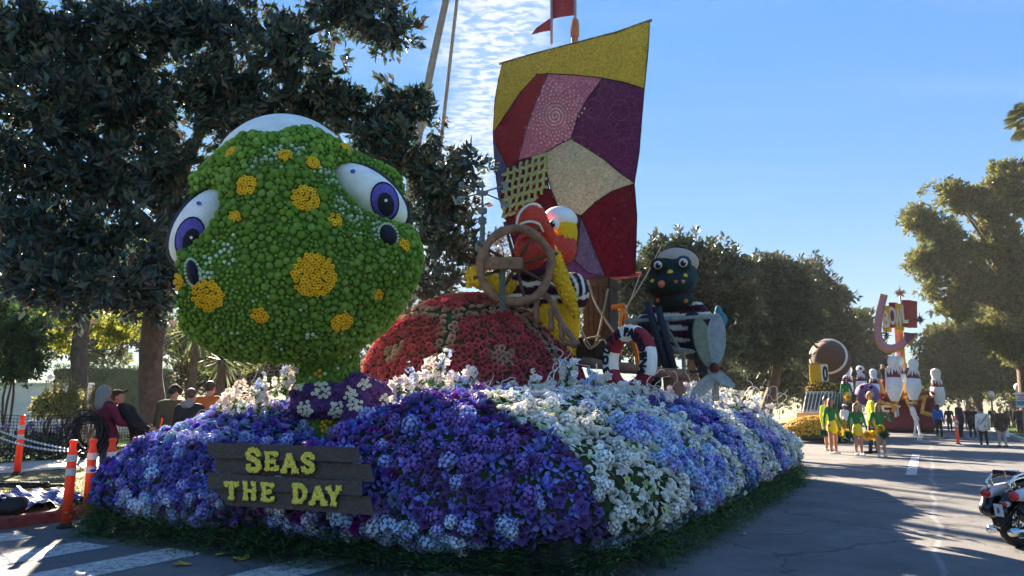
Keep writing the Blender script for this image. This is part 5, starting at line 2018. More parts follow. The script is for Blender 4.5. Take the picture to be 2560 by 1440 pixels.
V, Fc = tube(A_([wv_.L(1256, 668, -.1), wv_.L(1256, 720, -.1), wv_.L(1256, 772, -.05)]), .055, 10)
MB().add(wv_.W(V), Fc).build('post', mat('verdigris', (.09, .12, .12), .7, .3, 12, .3, 30), WH)
RAILP = [([(1290, 762), (1318, 757), (1345, 738), (1372, 745), (1395, 790), (1418, 828), (1446, 862)], .05), ([(1341, 742), (1341, 770), (1340, 800)], .052), ([(1377, 770), (1378, 800), (1378, 830)], .048), ([(1402, 805), (1404, 830), (1405, 850)], .045), ([(1405, 855), (1425, 858), (1442, 862)], .06)]
DR = thing('driftwood_rail', 'curved driftwood handrail beside the pelican, running down behind the shell', 'handrail', PS(1400, 900, 12.0))
for path, r in RAILP:
    pts3 = spline([PS(a, b, 11.05) for a, b in path], 4)
    V, Fc = tube(pts3, r * (1 + .15 * np.sin(np.arange(len(pts3)) * 1.3)), 8)
    MB().add(V, Fc).build('branch', M_DRIFT, DR, smooth=True)

# ------------------------------------------------------------------ weather vane
vv_ = View(1206, 540, 12.0)
kv = vv_.k
M_VANE = mat('vane_grey', (.15, .17, .20), .6, .3, 14, .2, 40)
VN = thing('weather_vane', 'grey weather vane with compass letters left of the sail', 'weather vane', vv_.W(vv_.L(1208, 720, .1)))
pz = lambda y: vv_.L(1206, y, 0)
V, Fc = tube(A_([pz(455), pz(540), pz(640), pz(720)]), (.016, .02, .028, .05), 8)
MB().add(vv_.W(V), Fc).build('pole', M_VANE, VN)
for y, r, h in ((483, .10, .045), (527, .078, .06), (552, .070, .07), (465, .04, .03), (590, .045, .25), (618, .125, .10)):
    V, Fc = lathe([(r * .6, -h), (r, -h * .6), (r, h * .6), (r * .6, h)], 14, pz(y))
    MB().add(vv_.W(V), Fc).build('collar', M_VANE, VN)
V, Fc = lathe([(.055, 0), (.004, .11)], 4, pz(467))
MB().add(vv_.W(V), Fc).build('arrow_head', M_VANE, VN)
for ch, (tx, ty), dy in (('S', (1153, 462), .25), ('E', (1264, 463), -.1), ('W', (1147, 498), -.25), ('N', (1262, 505), .1)):
    a, b = pz(481), vv_.L(tx, ty, dy)
    V, Fc = tube(A_([a, (a + b) / 2, b]), .014, 6)
    arm = MB().add(vv_.W(V), Fc).build('arm', M_VANE, VN)
    V, Fc = text_mesh(ch, .20, .04, bold=.006)
    V = np.stack([V[:, 0], V[:, 2], V[:, 1] - .09], 1) @ rotz(.25).T + b
    MB().add(vv_.W(V), Fc).build('letter', mat('vane_letter', (.20, .22, .25), .6, .2, 20), arm)

# ------------------------------------------------------------------ crates
M_CRATE = mat('crate_wood', (.035, .026, .022), .85, .5, 6, .7, 25, detail=8)


def crate(name, label, c, sx, sy, sz, rz, nb=5):
    t = thing(name, label, 'crate', c - A_([0, 0, sz / 2]))
    R = rotz(rz)
    for f in range(4):
        Rf = R @ rotz(f * math.pi / 2)
        wdt, dpt = (sx, sy) if f % 2 == 0 else (sy, sx)
        bw = wdt / nb
        for i in range(nb):
            V, Fc = bbox(A_([-wdt / 2 + bw * (i + .5), -dpt / 2, 0]), (bw * .93, .035, sz * RNG.uniform(.94, 1.0)), None, .006)
            MB().add(V @ Rf.T + c, Fc).build('board', M_CRATE, t)
        for z in (-sz * .42, sz * .42):
            V, Fc = bbox(A_([0, -dpt / 2 - .03, z]), (wdt * 1.04, .03, sz * .11), None, .006)
            MB().add(V @ Rf.T + c, Fc).build('batten', M_CRATE, t)
    V, Fc = bbox(A_([0, 0, sz / 2 - .02]), (sx * .99, sy * .99, .03), None, .006)
    MB().add(V @ R.T + c, Fc).build('lid', M_CRATE, t)
    return t


cr1 = crate('wooden_crate', 'tall dark wooden crate roped behind the pelican', PS(1502, 790, 13.4), .50, .6, 1.45, -.4)
cr2 = crate('wooden_crate', 'low dark crate standing under the crossed ropes', PS(1490, 880, 12.6), .75, .6, .50, -.4)
ROPE = thing('rope', 'pale rope crossing over the dark crates beside the life ring', 'rope', PS(1480, 900, 12.6))
for path in ([(1470, 700), (1490, 760), (1535, 830), (1560, 860)], [(1520, 722), (1508, 780), (1492, 850), (1475, 872), (1462, 850), (1500, 840)], [(1455, 830), (1480, 868), (1510, 850), (1530, 910)]):
    pts3 = spline([PS(a, b, 12.15) for a, b in path], 6)
    V, Fc = tube(pts3, .018, 6)
    MB().add(V, Fc).build('strand', M_ROPE, ROPE, smooth=True)
OF = thing('orange_trestle', 'orange painted wooden trestle between the crates and the lizard', 'trestle', PS(1560, 920, 12.9))
M_OR = mat('orange_paint', (.50, .17, .02), .6, .3, 8, .2, 30)
for a, b, c, d in ((1558, 770, 1543, 930), (1558, 770, 1592, 880), (1530, 768, 1562, 764), (1592, 880, 1598, 930)):
    V, Fc = tube(A_([PS(a, b, 12.9), PS((a + c) / 2, (b + d) / 2, 12.9), PS(c, d, 12.9)]), .05, 4)
    MB().add(V, Fc).build('beam', M_OR, OF)
LG = thing('log_rail', 'split log rail along the edge of the float deck', 'rail', PS(1600, 960, 11.6))
for x0, y0, x1, y1, r in ((1455, 905, 1720, 938, .085), (1530, 925, 1536, 975, .06), (1605, 932, 1612, 985, .06), (1690, 938, 1694, 990, .07)):
    pts3 = spline([PS(x0, y0, 11.7), PS((x0 + x1) / 2, (y0 + y1) / 2 + 2, 11.7), PS(x1, y1, 11.7)], 5)
    V, Fc = tube(pts3, r * (1 + .12 * np.sin(np.arange(len(pts3)) * 2.1)), 9)
    MB().add(V, Fc).build('log', M_DRIFT, LG, smooth=True)

# ------------------------------------------------------------------ life ring
LR = thing('life_ring', 'red and white life ring with black town lettering standing in the flowers', 'life ring', PS(1572, 985, 10.9))
lc = PS(1573, 903, 10.9)
nrm = A_([-math.sin(math.radians(58)), -math.cos(math.radians(58)), .05])
nrm /= np.linalg.norm(nrm)
ax_r = np.cross(A_([0, 0, 1.0]), nrm)        # to the viewer's right when looking at the face
ax_r /= np.linalg.norm(ax_r)
ax_u = np.cross(nrm, ax_r)
Ro, Ri, Th = .56, .33, .20
M_RW, M_RR = mat('ring_white', (.80, .79, .75), .7, .1, 8, .4, 40), mat('ring_red', (.26, .018, .03), .8, .2, 12, .5, 40)
prof = [(Ro, .3 * Th), (Ro - .04, .5 * Th), (Ri + .04, .5 * Th), (Ri, .3 * Th), (Ri, -.3 * Th), (Ri + .04, -.5 * Th), (Ro - .04, -.5 * Th), (Ro, -.3 * Th)]
segs = 8
for q in range(segs):
    a0, a1 = 2 * math.pi * q / segs + math.radians(20), 2 * math.pi * (q + 1) / segs + math.radians(20)
    V = []
    for a in np.linspace(a0, a1, 9):
        for r, t in prof:
            V.append(lc + (ax_r * math.cos(a) + ax_u * math.sin(a)) * r + nrm * t)
    m_ = len(prof)
    Fc = [(i * m_ + j, i * m_ + (j + 1) % m_, (i + 1) * m_ + (j + 1) % m_, (i + 1) * m_ + j) for i in range(8) for j in range(m_)]
    MB().add(V, Fc).build('segment', M_RW if q % 2 else M_RR, LR)
for word, a0, a1 in (('SOUTH', 197, 112), ('PASADENA', 84, -22)):
    for i, ch in enumerate(word):
        a = math.radians(a0 + (a1 - a0) * i / (len(word) - 1))
        V, Fc = text_mesh(ch, .185, .03, bold=.008)
        V = V - A_([0, .065, 0])
        er, eu = ax_r * math.sin(a) - ax_u * math.cos(a), ax_r * math.cos(a) + ax_u * math.sin(a)
        W3 = lc + eu * ((Ro + Ri) / 2) + nrm * (Th * .5 + .008) + V[:, :1] * er + V[:, 1:2] * eu + V[:, 2:3] * nrm
        MB().add(W3, Fc).build('letter', M_DARK, LR)

# ------------------------------------------------------------------ lizard sailor
fv = View(1690, 760, 12.9)
kf = fv.k
L = fv.L
LIZ = thing('lizard_figure', 'dark teal lizard sailor figure with white cap holding a pedal bar', 'lizard', fv.W(L(1690, 965, .1)))
lo, hi = L(1560, 1000, 0) * A_([1, 0, 1]) + A_([0, -1.1, 0]), L(1850, 610, 0) * A_([1, 0, 1]) + A_([0, 1.0, 0])
B = Solid(lo, hi, .03)
B.ell(L(1683, 692, .12), (60 * kf, .42, 58 * kf), None, .08, 1)                 # skull
B.ell(L(1676, 712, -.22), (60 * kf, .42, 31 * kf), roty(-.12), .08, 1)           # muzzle
B.ell(L(1683, 748, -.10), (50 * kf, .38, 27 * kf), roty(-.1), .03, 1)            # jaw
B.ell(L(1646, 665, -.22), (20 * kf, .18, 20 * kf), None, .05, 1)
B.ell(L(1708, 659, -.22), (20 * kf, .18, 20 * kf), None, .05, 1)
B.ell(L(1690, 822, .12), (64 * kf, .44, 62 * kf), None, .06, 3)                  # shirt
B.cap(L(1742, 778, .05), L(1764, 800, -.2), .17, .15, .06, 3)
B.cap(L(1630, 785, .05), L(1612, 805, -.2), .15, .14, .06, 3)
B.cap(L(1762, 800, -.2), L(1735, 835, -.42), .13, .11, .05, 2)                   # forearms
B.cap(L(1612, 805, -.2), L(1616, 822, -.42), .13, .11, .05, 2)
B.cap(L(1738, 838, -.38), L(1731, 800, -.52), .10, .09, .05, 2)
for cx_, cy_ in ((1731, 792), (1614, 800)):                                     # hands curled over the bar
    B.ell(L(cx_, cy_, -.52), (17 * kf, .11, 13 * kf), None, .03, 2)
    for q in range(4):
        B.cap(L(cx_ - 14 + q * 9, cy_ - 4, -.62), L(cx_ - 14 + q * 9, cy_ + 14, -.64), .034, .03, .012, 2)
B.cap(L(1660, 870, .05), L(1630, 880, -.45), .20, .15, .08, 4)                   # legs
B.cap(L(1630, 880, -.45), L(1640, 960, -.3), .14, .10, .05, 4)
B.cap(L(1720, 870, .05), L(1750, 880, -.45), .20, .15, .08, 4)
B.cap(L(1750, 880, -.45), L(1765, 955, -.3), .13, .10, .05, 4)
B.cap(L(1760, 850, .4), L(1800, 800, .5), .20, .12, .1, 5)                      # tail
B.cap(L(1800, 800, .5), L(1795, 770, .5), .12, .05, .06, 5)
V, Q, ids = B.mesh()
C = np.zeros((len(V), 3)) + A_([.02, .025, .03])
tone = np.clip(.5 + .5 * vnoise(V, 4, 31), 0, 1)[:, None]
blue = np.clip((V[:, 0:1] - L(1690, 700, 0)[0]) / .5 + .3 + .4 * (V[:, 2:3] - L(1690, 710, 0)[2]), 0, 1)
skin = A_([.014, .020, .014]) * (1 - blue) + A_([.022, .055, .07]) * blue
C[ids == 1] = (skin * (.6 + .8 * tone))[ids == 1]
C[ids == 5] = A_([.06, .20, .26])
st = np.sin(V[:, 2] * 30 + .35 * np.sin(V[:, 0] * 9) + 1.2) > .40
C[ids == 3] = np.where(st[ids == 3][:, None], A_([.72, .66, .55]), A_([.07, .012, .03]))
mouth = np.abs(V[:, 2] - (L(1683, 738, 0)[2] + .35 * (V[:, 0] - L(1683, 738, 0)[0]) ** 2 + .1 * (V[:, 0] - L(1683, 738, 0)[0]))) < .022
C[(ids == 1) & mouth & (V[:, 1] < 0)] = (.05, .008, .03)
colored(fv, V, Q, C, 'body', M_FIG, LIZ)
cs = Solid(L(1620, 690, 0) * A_([1, 0, 1]) + A_([0, -.4, 0]), L(1760, 600, 0) * A_([1, 0, 1]) + A_([0, 1, 0]), .03)
cs.ell(L(1694, 655, .22), (53 * kf, .40, 36 * kf), roty(.12), .05)
V, Q, _ = cs.mesh()
MB().add(fv.W(V), Q).build('sailor_cap', mat('cap_cream', (.42, .33, .27), .8, .12, 6, .2, 20), LIZ, smooth=True)
for cx_, cy_, r in ((1645, 663, 10.5), (1708, 657, 11)):
    V, Fc = ellipsoid(L(cx_, cy_, -.36), (r * kf, .07, r * kf), 16, 10)
    e = MB().add(fv.W(V), Fc).build('eye', mat('eye_pink', (.70, .55, .50), .6, .1, 6), LIZ, smooth=True)
    V, Fc = ellipsoid(L(cx_, cy_ + 1, -.41), (r * .62 * kf, .05, r * .7 * kf), 14, 8)
    MB().add(fv.W(V), Fc).build('pupil', M_DARK, e, smooth=True)
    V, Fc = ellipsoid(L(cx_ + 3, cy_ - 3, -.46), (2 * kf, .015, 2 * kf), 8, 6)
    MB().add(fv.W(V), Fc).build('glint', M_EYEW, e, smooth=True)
lp, ln_ = on_surface(V * 0 + V, A_(tri(Fc)), 10) if False else (None, None)
bodyV = A_([v for v in B.mesh()[0]])
for zx, zy, r, c in ((575, 365, 9, (.55, .16, .09)), (670, 255, 7.5, (.72, .50, .06)), (810, 285, 5.5, (.72, .50, .06)), (795, 340, 4.6, (.60, .25, .16)), (745, 362, 4.4, (.60, .14, .05)), (895, 460, 6.5, (.72, .50, .06)), (820, 535, 6, (.62, .17, .06)), (545, 525, 5, (.55, .16, .06)), (505, 335, 5, (.72, .50, .06))):
    px, py = 1480 + zx / 3.43, 600 + zy / 3.43
    a, b = L(px, py, -2), L(px, py, 2)
    dv = (b - a) / np.linalg.norm(b - a)
    w = bodyV - a
    t = w @ dv
    cand = np.where(np.linalg.norm(w - t[:, None] * dv, axis=1) < .05)[0]
    if len(cand) == 0: continue
    c0 = bodyV[cand[np.argmin(t[cand])]]
    V, Fc = ellipsoid(c0, (r * kf, .045, r * kf), 14, 8)
    MB().add(fv.W(V), Fc, c).build('spot', M_FIG, LIZ, smooth=True)
M_GREYW = mat('grey_wood', (.24, .26, .25), .85, .4, 9, .6, 30, detail=8)
BAR = thing('pedal_bar', 'grey wooden crossbar on posts held by the lizard', 'bar', fv.W(L(1680, 965, -.55)))
V, Fc = tube(A_([fv.W(L(1562, 804, -.62)), fv.W(L(1680, 797, -.62)), fv.W(L(1786, 790, -.62))]), .045, 10)
MB().add(V, Fc).build('crossbar', M_GREYW, BAR, smooth=True)
for path in ([(1666, 796), (1672, 860), (1682, 940)], [(1672, 830), (1690, 860), (1703, 885)], [(1708, 880), (1710, 920), (1712, 955)], [(1655, 860), (1690, 872), (1740, 880)]):
    V, Fc = tube(A_([fv.W(L(a, b, -.55)) for a, b in path]), .035, 4)
    MB().add(V, Fc).build('post', M_GREYW, BAR)
V, Fc = bbox(fv.W(L(1722, 882, -.2)), (.75, .5, .07), rotz(-.3), .01)
MB().add(V, Fc).build('seat', M_GREYW, BAR)
M_NAVY = mat('navy_paint', (.012, .016, .03), .55, .3, 10, .2, 30)
for nm_, (a, b), (c, d), (e1, e2) in (('navy pole leaning nearer the life ring', (1618, 754), (1667, 924), (1674, 975)), ('navy pole leaning in front of the lizard', (1645, 766), (1687, 935), (1702, 985))):
    t = thing('oar', nm_ + ' with a brown foot', 'oar', fv.W(L(e1, e2, -.85)))
    V, Fc = tube(A_([fv.W(L(a, b, -.85)), fv.W(L((a + c) / 2, (b + d) / 2, -.85)), fv.W(L(c, d, -.85))]), (.055, .062, .066), 12)
    MB().add(V, Fc).build('shaft', M_NAVY, t, smooth=True)
    V, Fc = tube(A_([fv.W(L(c, d - 4, -.85)), fv.W(L(e1, e2, -.85))]), (.085, .09), 8)
    MB().add(V, Fc).build('foot', M_DRIFT, t)
PR = thing('propeller', 'grey wooden propeller with leaf shaped blades in front of the lizard', 'propeller', fv.W(L(1784, 1000, -.9)))
V, Fc = lathe([(.02, -.12), (.07, -.1), (.085, .05), (.03, .12)], 12)
MB().add(V @ rotx(1.3).T + fv.W(L(1785, 921, -.95)), Fc).build('hub', mat('hub_paint', (.10, .02, .02), .6), PR)
for (bx, by), lx, wx, tilt, yaw, mt in (((1760, 857), 60, 24, -.22, .5, (.17, .20, .15)), ((1790, 848), 60, 22, .06, -.3, (.30, .34, .36)), ((1760, 965), 42, 15, .75, .2, (.30, .34, .36)), ((1803, 945), 36, 12, -.95, .3, (.30, .34, .36))):
    n = 20
    a = np.linspace(0, 2 * math.pi, n, endpoint=False)
    poly = [(wx * kf * math.cos(q) * (1 - .25 * abs(math.sin(q)) ** 3), lx * kf * math.sin(q)) for q in a]
    V, Fc = extrude(poly, lambda x, y, t: A_([x, t - .02, y]), .045)
    V = V @ rotz(yaw).T @ roty(tilt).T
    MB().add(fv.W(V + L(bx, by, -.95)), Fc).build('blade', mat('blade_wood_%d' % int(mt[0] * 100), mt, .8, .35, 8, .5, 30, detail=8), PR)
V, Fc = tube(A_([fv.W(L(1715, 930, -.8)), fv.W(L(1790, 928, -.95))]), .02, 8)
MB().add(V, Fc).build('shaft', M_NAVY, PR)
V, Fc = tube(A_([fv.W(L(1785, 925, -.9)), fv.W(L(1790, 1000, -.8))]), .06, 8)
MB().add(V, Fc).build('stand', M_GREYW, PR)

# ------------------------------------------------------------------ trees and plants
M_LEAF = mat('leaf', attr=True, rough=.38, var=.15, scale=6, transl=.28, spec=.6)
M_LEAFB = mat('thin_leaf', attr=True, rough=.6, var=.15, scale=6, transl=.45, spec=.3)
M_BARK = mat('grey_bark', (.095, .078, .068), .9, .55, 7, 1.0, 26, detail=9)
M_BARK2 = mat('brown_bark', (.10, .065, .045), .9, .4, 5, .9, 18, detail=8)


def leaves(mb, cen, dirs, size, cols, per, spread_=1.0, width=.38, rng=RNG):
    n = len(cen) * per
    C = np.repeat(cen, per, 0)
    D = np.repeat(dirs, per, 0) + rng.normal(0, .75 * spread_, (n, 3))
    D /= np.linalg.norm(D, axis=1)[:, None]
    ln = size * rng.uniform(.6, 1.25, n)[:, None]
    B = C + D * ln * .15 + rng.normal(0, size * .28, (n, 3))
    sd = np.cross(D, rng.normal(0, 1, (n, 3)))
    sd /= np.linalg.norm(sd, axis=1)[:, None] + 1e-9
    nr = np.cross(D, sd)
    w = ln * width * .5
    mid = B + D * ln * .5
    V = np.stack([B, mid + sd * w + nr * w * .35, B + D * ln - nr * ln * .08, mid - sd * w + nr * w * .35], 1).reshape(-1, 3)
    i = np.arange(n)[:, None] * 4
    Fc = np.concatenate([i + A_([[0, 1, 2]]), i + A_([[0, 2, 3]])])
    c = A_(cols)[rng.integers(0, len(cols), n)] * rng.uniform(.65, 1.35, (n, 1))
    mb.add(V, Fc, np.repeat(c, 4, 0))


def blob_points(blobs, n, rng=RNG, shell=2.0, clump=0, crad=.5):
    if clump:
        P, G = blob_points(blobs, max(4, n // clump), rng, shell)
        P, G = np.repeat(P, clump, 0), np.repeat(G, clump, 0)
        return P + rng.normal(0, crad, P.shape) * A_([1, 1, .6]), G + rng.normal(0, .5, G.shape)
    vol = A_([b[3] * b[4] * (b[2] / FPX) ** 2 for b in blobs])
    idx = rng.choice(len(blobs), n, p=vol / vol.sum())
    cen = A_([PY(b[0], b[1], b[2]) for b in blobs])
    rad = A_([[b[3] * b[2] / FPX, (b[3] + b[4]) / 2 * b[2] / FPX * (b[5] if len(b) > 5 else 1.0), b[4] * b[2] / FPX] for b in blobs])
    g = rng.normal(0, 1, (n, 3))
    g /= np.linalg.norm(g, axis=1)[:, None]
    r = rng.random(n) ** (1 / shell)
    kk_ = rng.normal(0, 1, (6, 3)) * 3.2
    ph_ = rng.uniform(0, 6.28, 6)
    f_ = np.sin(g @ kk_.T + ph_ + idx[:, None] * 1.7).sum(1) / 3.4
    r = r * np.clip(.82 + .42 * f_, .3, 1.5)
    return cen[idx] + g * r[:, None] * rad[idx], g


def tree(name, label, blobs, trunk, limbs, leaf, per, ncl, cols, bark, cat='tree', group=None, m=None, spread_=1.0, up=.3, width=.38, rng=RNG, clump=7):
    base = A_(trunk[0][:3])
    t = thing(name, label, cat, base, group)
    V, Fc = tube(spline([A_(p[:3]) for p in trunk], 5), np.interp(np.linspace(0, len(trunk) - 1, (len(trunk) - 1) * 5 + 1), np.arange(len(trunk)), [p[3] for p in trunk]), 12)
    MB().add(V + rng.normal(0, .012, V.shape), Fc).build('trunk', bark, t, smooth=True)
    for lb in limbs:
        pts = spline([A_(p[:3]) for p in lb], 5)
        V, Fc = tube(pts, np.linspace(lb[0][3], lb[-1][3], len(pts)), 8)
        MB().add(V, Fc).build('limb', bark, t, smooth=True)
    mb = MB()
    P, G = blob_points(blobs, ncl, rng, clump=clump, crad=leaf * 1.15)
    leaves(mb, P, G * .8 + A_([0, 0, up]), leaf, cols, per, spread_, width, rng)
    mb.build('crown', m or M_LEAF, t, kind='stuff')
    return t


def gz(P, z=.15):
    P = A_(P).copy()
    P[2] = z
    return P


def w3(px, py, Y, r):
    return (*PY(px, py, Y), r)


def auto_limbs(root, blobs, r0, step=1, rng=RNG):
    out = []
    for b in blobs[::step]:
        c = PY(b[0], b[1], b[2])
        mid = (A_(root) + c) / 2 + A_([0, 0, .12 * np.linalg.norm(c - root)])
        out.append([(*root, r0), (*(mid + rng.normal(0, .15, 3)), r0 * .55), (*c, r0 * .15)])
    return out


# the big magnolia on the verge
MAG = [(90, 90, 13.5, 170, 120), (300, 80, 14, 180, 120), (520, 70, 14.5, 180, 110), (120, 270, 13.5, 160, 120), (330, 260, 14.5, 180, 130), (560, 230, 14.5, 170, 120), (60, 430, 13.5, 120, 110), (230, 450, 14, 150, 110), (410, 420, 14.5, 120, 120), (640, 330, 14.5, 120, 90), (720, 130, 14, 120, 110), (90, 590, 13.5, 130, 90), (270, 600, 13.5, 140, 70), (320, 720, 13, 90, 60), (190, 730, 13, 110, 60), (60, 700, 13, 90, 60), (390, 700, 13.5, 50, 90),
       (770, 270, 14.5, 100, 70), (930, 40, 13.5, 110, 60), (990, 90, 13.5, 60, 45), (850, 20, 13.8, 90, 60), (860, 240, 14.5, 75, 45), (930, 300, 14.5, 70, 50), (1020, 270, 14.5, 60, 55), (1000, 360, 14.5, 75, 60), (940, 400, 14.5, 80, 60), (1080, 430, 14.8, 70, 45), (1160, 410, 14.8, 42, 30), (1090, 500, 15, 65, 55), (1070, 580, 15, 70, 55), (1120, 640, 15, 60, 50), (1060, 690, 15, 60, 45), (1185, 590, 15.2, 30, 30), (1190, 660, 15.2, 40, 40), (480, 560, 14.5, 60, 60)]
root = PY(395, 640, 14.6)
limbs = [[w3(385, 690, 14.5, .17), w3(330, 645, 14.2, .13), w3(240, 648, 13.8, .11), w3(120, 672, 13.4, .08), w3(40, 660, 13, .04)],
         [w3(400, 600, 14.6, .16), w3(350, 540, 14.3, .13), w3(290, 500, 14, .10), w3(230, 430, 13.7, .07), w3(120, 330, 13.5, .03)],
         [w3(410, 600, 14.6, .18), w3(450, 450, 14.6, .13), w3(520, 280, 14.5, .09), w3(560, 90, 14.4, .04)],
         [w3(415, 580, 14.6, .15), w3(560, 420, 14.8, .11), w3(760, 300, 14.6, .08), w3(930, 330, 14.5, .05), w3(1080, 430, 14.7, .03)],
         [w3(520, 280, 14.5, .09), w3(680, 140, 14.2, .06), w3(830, 60, 13.8, .04), w3(960, 60, 13.5, .02)],
         [w3(430, 560, 14.6, .10), w3(700, 560, 15.2, .08), w3(950, 560, 15.2, .05), w3(1110, 620, 15, .03)],
         [w3(330, 645, 14.2, .06), w3(280, 700, 13.5, .05), w3(200, 730, 13.2, .02)]]
tree('magnolia_tree', 'large dark magnolia tree behind the people on the left verge', MAG, [(*RC(10.0, -13.7, .15), .30), w3(376, 940, 15.2, .235), w3(388, 780, 14.9, .215), w3(398, 640, 14.6, .21), w3(420, 520, 14.6, .18), w3(440, 400, 14.6, .12)], limbs, .21, 15, 3500,
     [(.048, .085, .072), (.055, .092, .066), (.038, .066, .062), (.08, .058, .048), (.05, .07, .062)], M_BARK, width=.46, clump=3)

# trees across the road and beyond the lizard
GA = [(.042, .064, .032), (.052, .074, .032), (.032, .048, .026), (.09, .085, .032)]
GB = [(.04, .06, .025), (.055, .075, .03), (.03, .045, .02)]
for (lab, blobs, tb, Y, leaf, ncl) in (
        ('broad dark tree right behind the lizard figure', [(1600, 720, 26, 70, 80), (1660, 640, 26, 45, 45), (1730, 640, 26, 50, 50), (1780, 720, 26, 80, 85), (1700, 760, 27, 110, 90), (1620, 850, 26, 90, 70), (1760, 850, 26, 90, 60), (1570, 700, 26, 40, 45), (1800, 650, 26.5, 50, 40), (1840, 740, 26, 40, 60)], (1720, 1000), 26, .26, 2000),
        ('tall dark tree second from the lizard along the left side of the road', [(1850, 690, 34, 60, 45), (1910, 680, 34, 60, 50), (1960, 720, 34, 70, 60), (1880, 770, 34, 80, 70), (1980, 790, 34, 60, 60), (1920, 860, 34, 90, 60), (1830, 860, 34, 60, 60)], (1890, 1010), 34, .30, 1900),
        ('dark tree behind the football', [(2010, 690, 46, 50, 45), (2060, 740, 46, 60, 50), (2090, 810, 46, 60, 60), (2020, 820, 46, 60, 70), (2040, 900, 46, 80, 60), (2100, 880, 46, 50, 60)], (2050, 1010), 46, .36, 1700),
        ('farthest dark tree left of the bowling sign', [(2130, 830, 62, 45, 45), (2160, 880, 62, 45, 50), (2120, 920, 62, 60, 50), (2185, 920, 62, 35, 45), (2150, 960, 62, 60, 40)], (2150, 1010), 62, .45, 1300)):
    base = PG(tb[0], tb[1] if tb[1] > 1030 else 1030, 0)
    base = PY(tb[0], tb[1], Y)
    base[2] = .15
    top_ = PY(blobs[2][0], blobs[2][1] + 120, Y)
    tree('street_tree', lab, blobs, [(*base, .32), (*((base + top_) / 2 + A_([.1, 0, 0])), .24), (*top_, .16)], auto_limbs(top_, blobs, .13), leaf, 13, ncl, GA, M_BARK2, group='trees along the left of the road')
# right hand trees, warm in the low sun
zb = lambda L_, Y: [(2060 + a / 2.322, 380 + b / 2.322, Y, r / 2.322 * 1.2, r / 2.322 * 1.1) for a, b, r in L_]
RB = zb([(560, 380, 60), (520, 400, 40), (720, 240, 62), (790, 300, 50), (860, 260, 60), (1090, 120, 80), (1040, 200, 60), (950, 350, 62), (1000, 400, 60), (1120, 300, 90), (620, 450, 75), (700, 530, 90), (580, 640, 75), (760, 640, 95), (900, 560, 60), (1060, 560, 90), (1130, 680, 120), (850, 780, 90), (640, 780, 60), (1000, 800, 100), (760, 900, 70), (1120, 850, 110), (1150, 1000, 100), (1060, 980, 90), (1120, 1120, 100), (1000, 1080, 80)], 40)
rt = PY(2540, 760, 40)
tree('street_tree', 'tall open tree with sunlit yellow-green leaves at the right edge', RB, [(*gz(PY(2562, 1000, 40)), .36), (*(PY(2556, 880, 40)), .30), (*rt, .24), (*PY(2530, 600, 40), .14)], auto_limbs(rt, RB, .16), .27, 14, 5600, [(.10, .125, .03), (.14, .15, .035), (.07, .09, .03), (.16, .14, .04)], M_BARK2, group='trees along the right of the road', m=M_LEAFB)
RB2 = zb([(700, 1060, 110), (860, 1010, 110), (1000, 1000, 120), (1120, 980, 120), (620, 1150, 80), (780, 1180, 110), (950, 1180, 130), (1110, 1150, 120), (640, 1290, 80), (760, 1330, 90), (900, 1330, 100), (1050, 1310, 100), (1150, 1330, 80)], 56)
rt = PY(2440, 900, 56)
tree('street_tree', 'dense dark tree low behind the globe lamps on the right', RB2, [(*gz(PY(2440, 1000, 56)), .4), (*PY(2440, 960, 56), .3), (*rt, .26)], auto_limbs(rt, RB2, .18), .34, 14, 3000, [(.10, .12, .035), (.07, .085, .03), (.14, .14, .04)], M_BARK2, group='trees along the right of the road', m=M_LEAFB)

# tall palms
M_PALM = mat('palm_trunk', (.19, .16, .145), .9, .3, 4, .6, 14)


def palm(name, label, path, r0, r1, crown_r, group=None, nfr=26, seed=3):
    g = np.random.default_rng(seed)
    pts = spline(path, 8)
    t = thing(name, label, 'palm', pts[0], group)
    V, Fc = tube(pts, np.linspace(r0, r1, len(pts)), 9)
    MB().add(V, Fc).build('trunk', M_PALM, t, smooth=True)
    mb = MB()
    c = pts[-1]
    for _ in range(nfr):
        a, el = g.uniform(0, 6.28), g.uniform(-.6, 1.2)
        d = A_([math.cos(a) * math.cos(el), math.sin(a) * math.cos(el), math.sin(el)])
        hub = c + d * crown_r * .45
        s = np.cross(d, A_([0, 0, 1.0]))
        s /= np.linalg.norm(s)
        V, Fc = tube(A_([c, hub]), .02, 3)
        mb.add(V, Fc, (.12, .12, .05))
        for f in np.linspace(-1.2, 1.2, 13):
            e = d * math.cos(f) + s * math.sin(f)
            tip = hub + e * crown_r * .6 + A_([0, 0, -crown_r * .12 * (1 + abs(f))])
            w = np.cross(e, d + A_([0, 0, .3])) * 0 + s * math.cos(f) * .03 * crown_r - d * math.sin(f) * .03 * crown_r
            mb.add([hub - w * .3, hub + e * crown_r * .35 - w, tip, hub + e * crown_r * .35 + w], [(0, 1, 2), (0, 2, 3)], A_([.07, .085, .03]) * g.uniform(.6, 1.5))
    mb.build('fronds', M_LEAFB, t, kind='stuff')
    return t




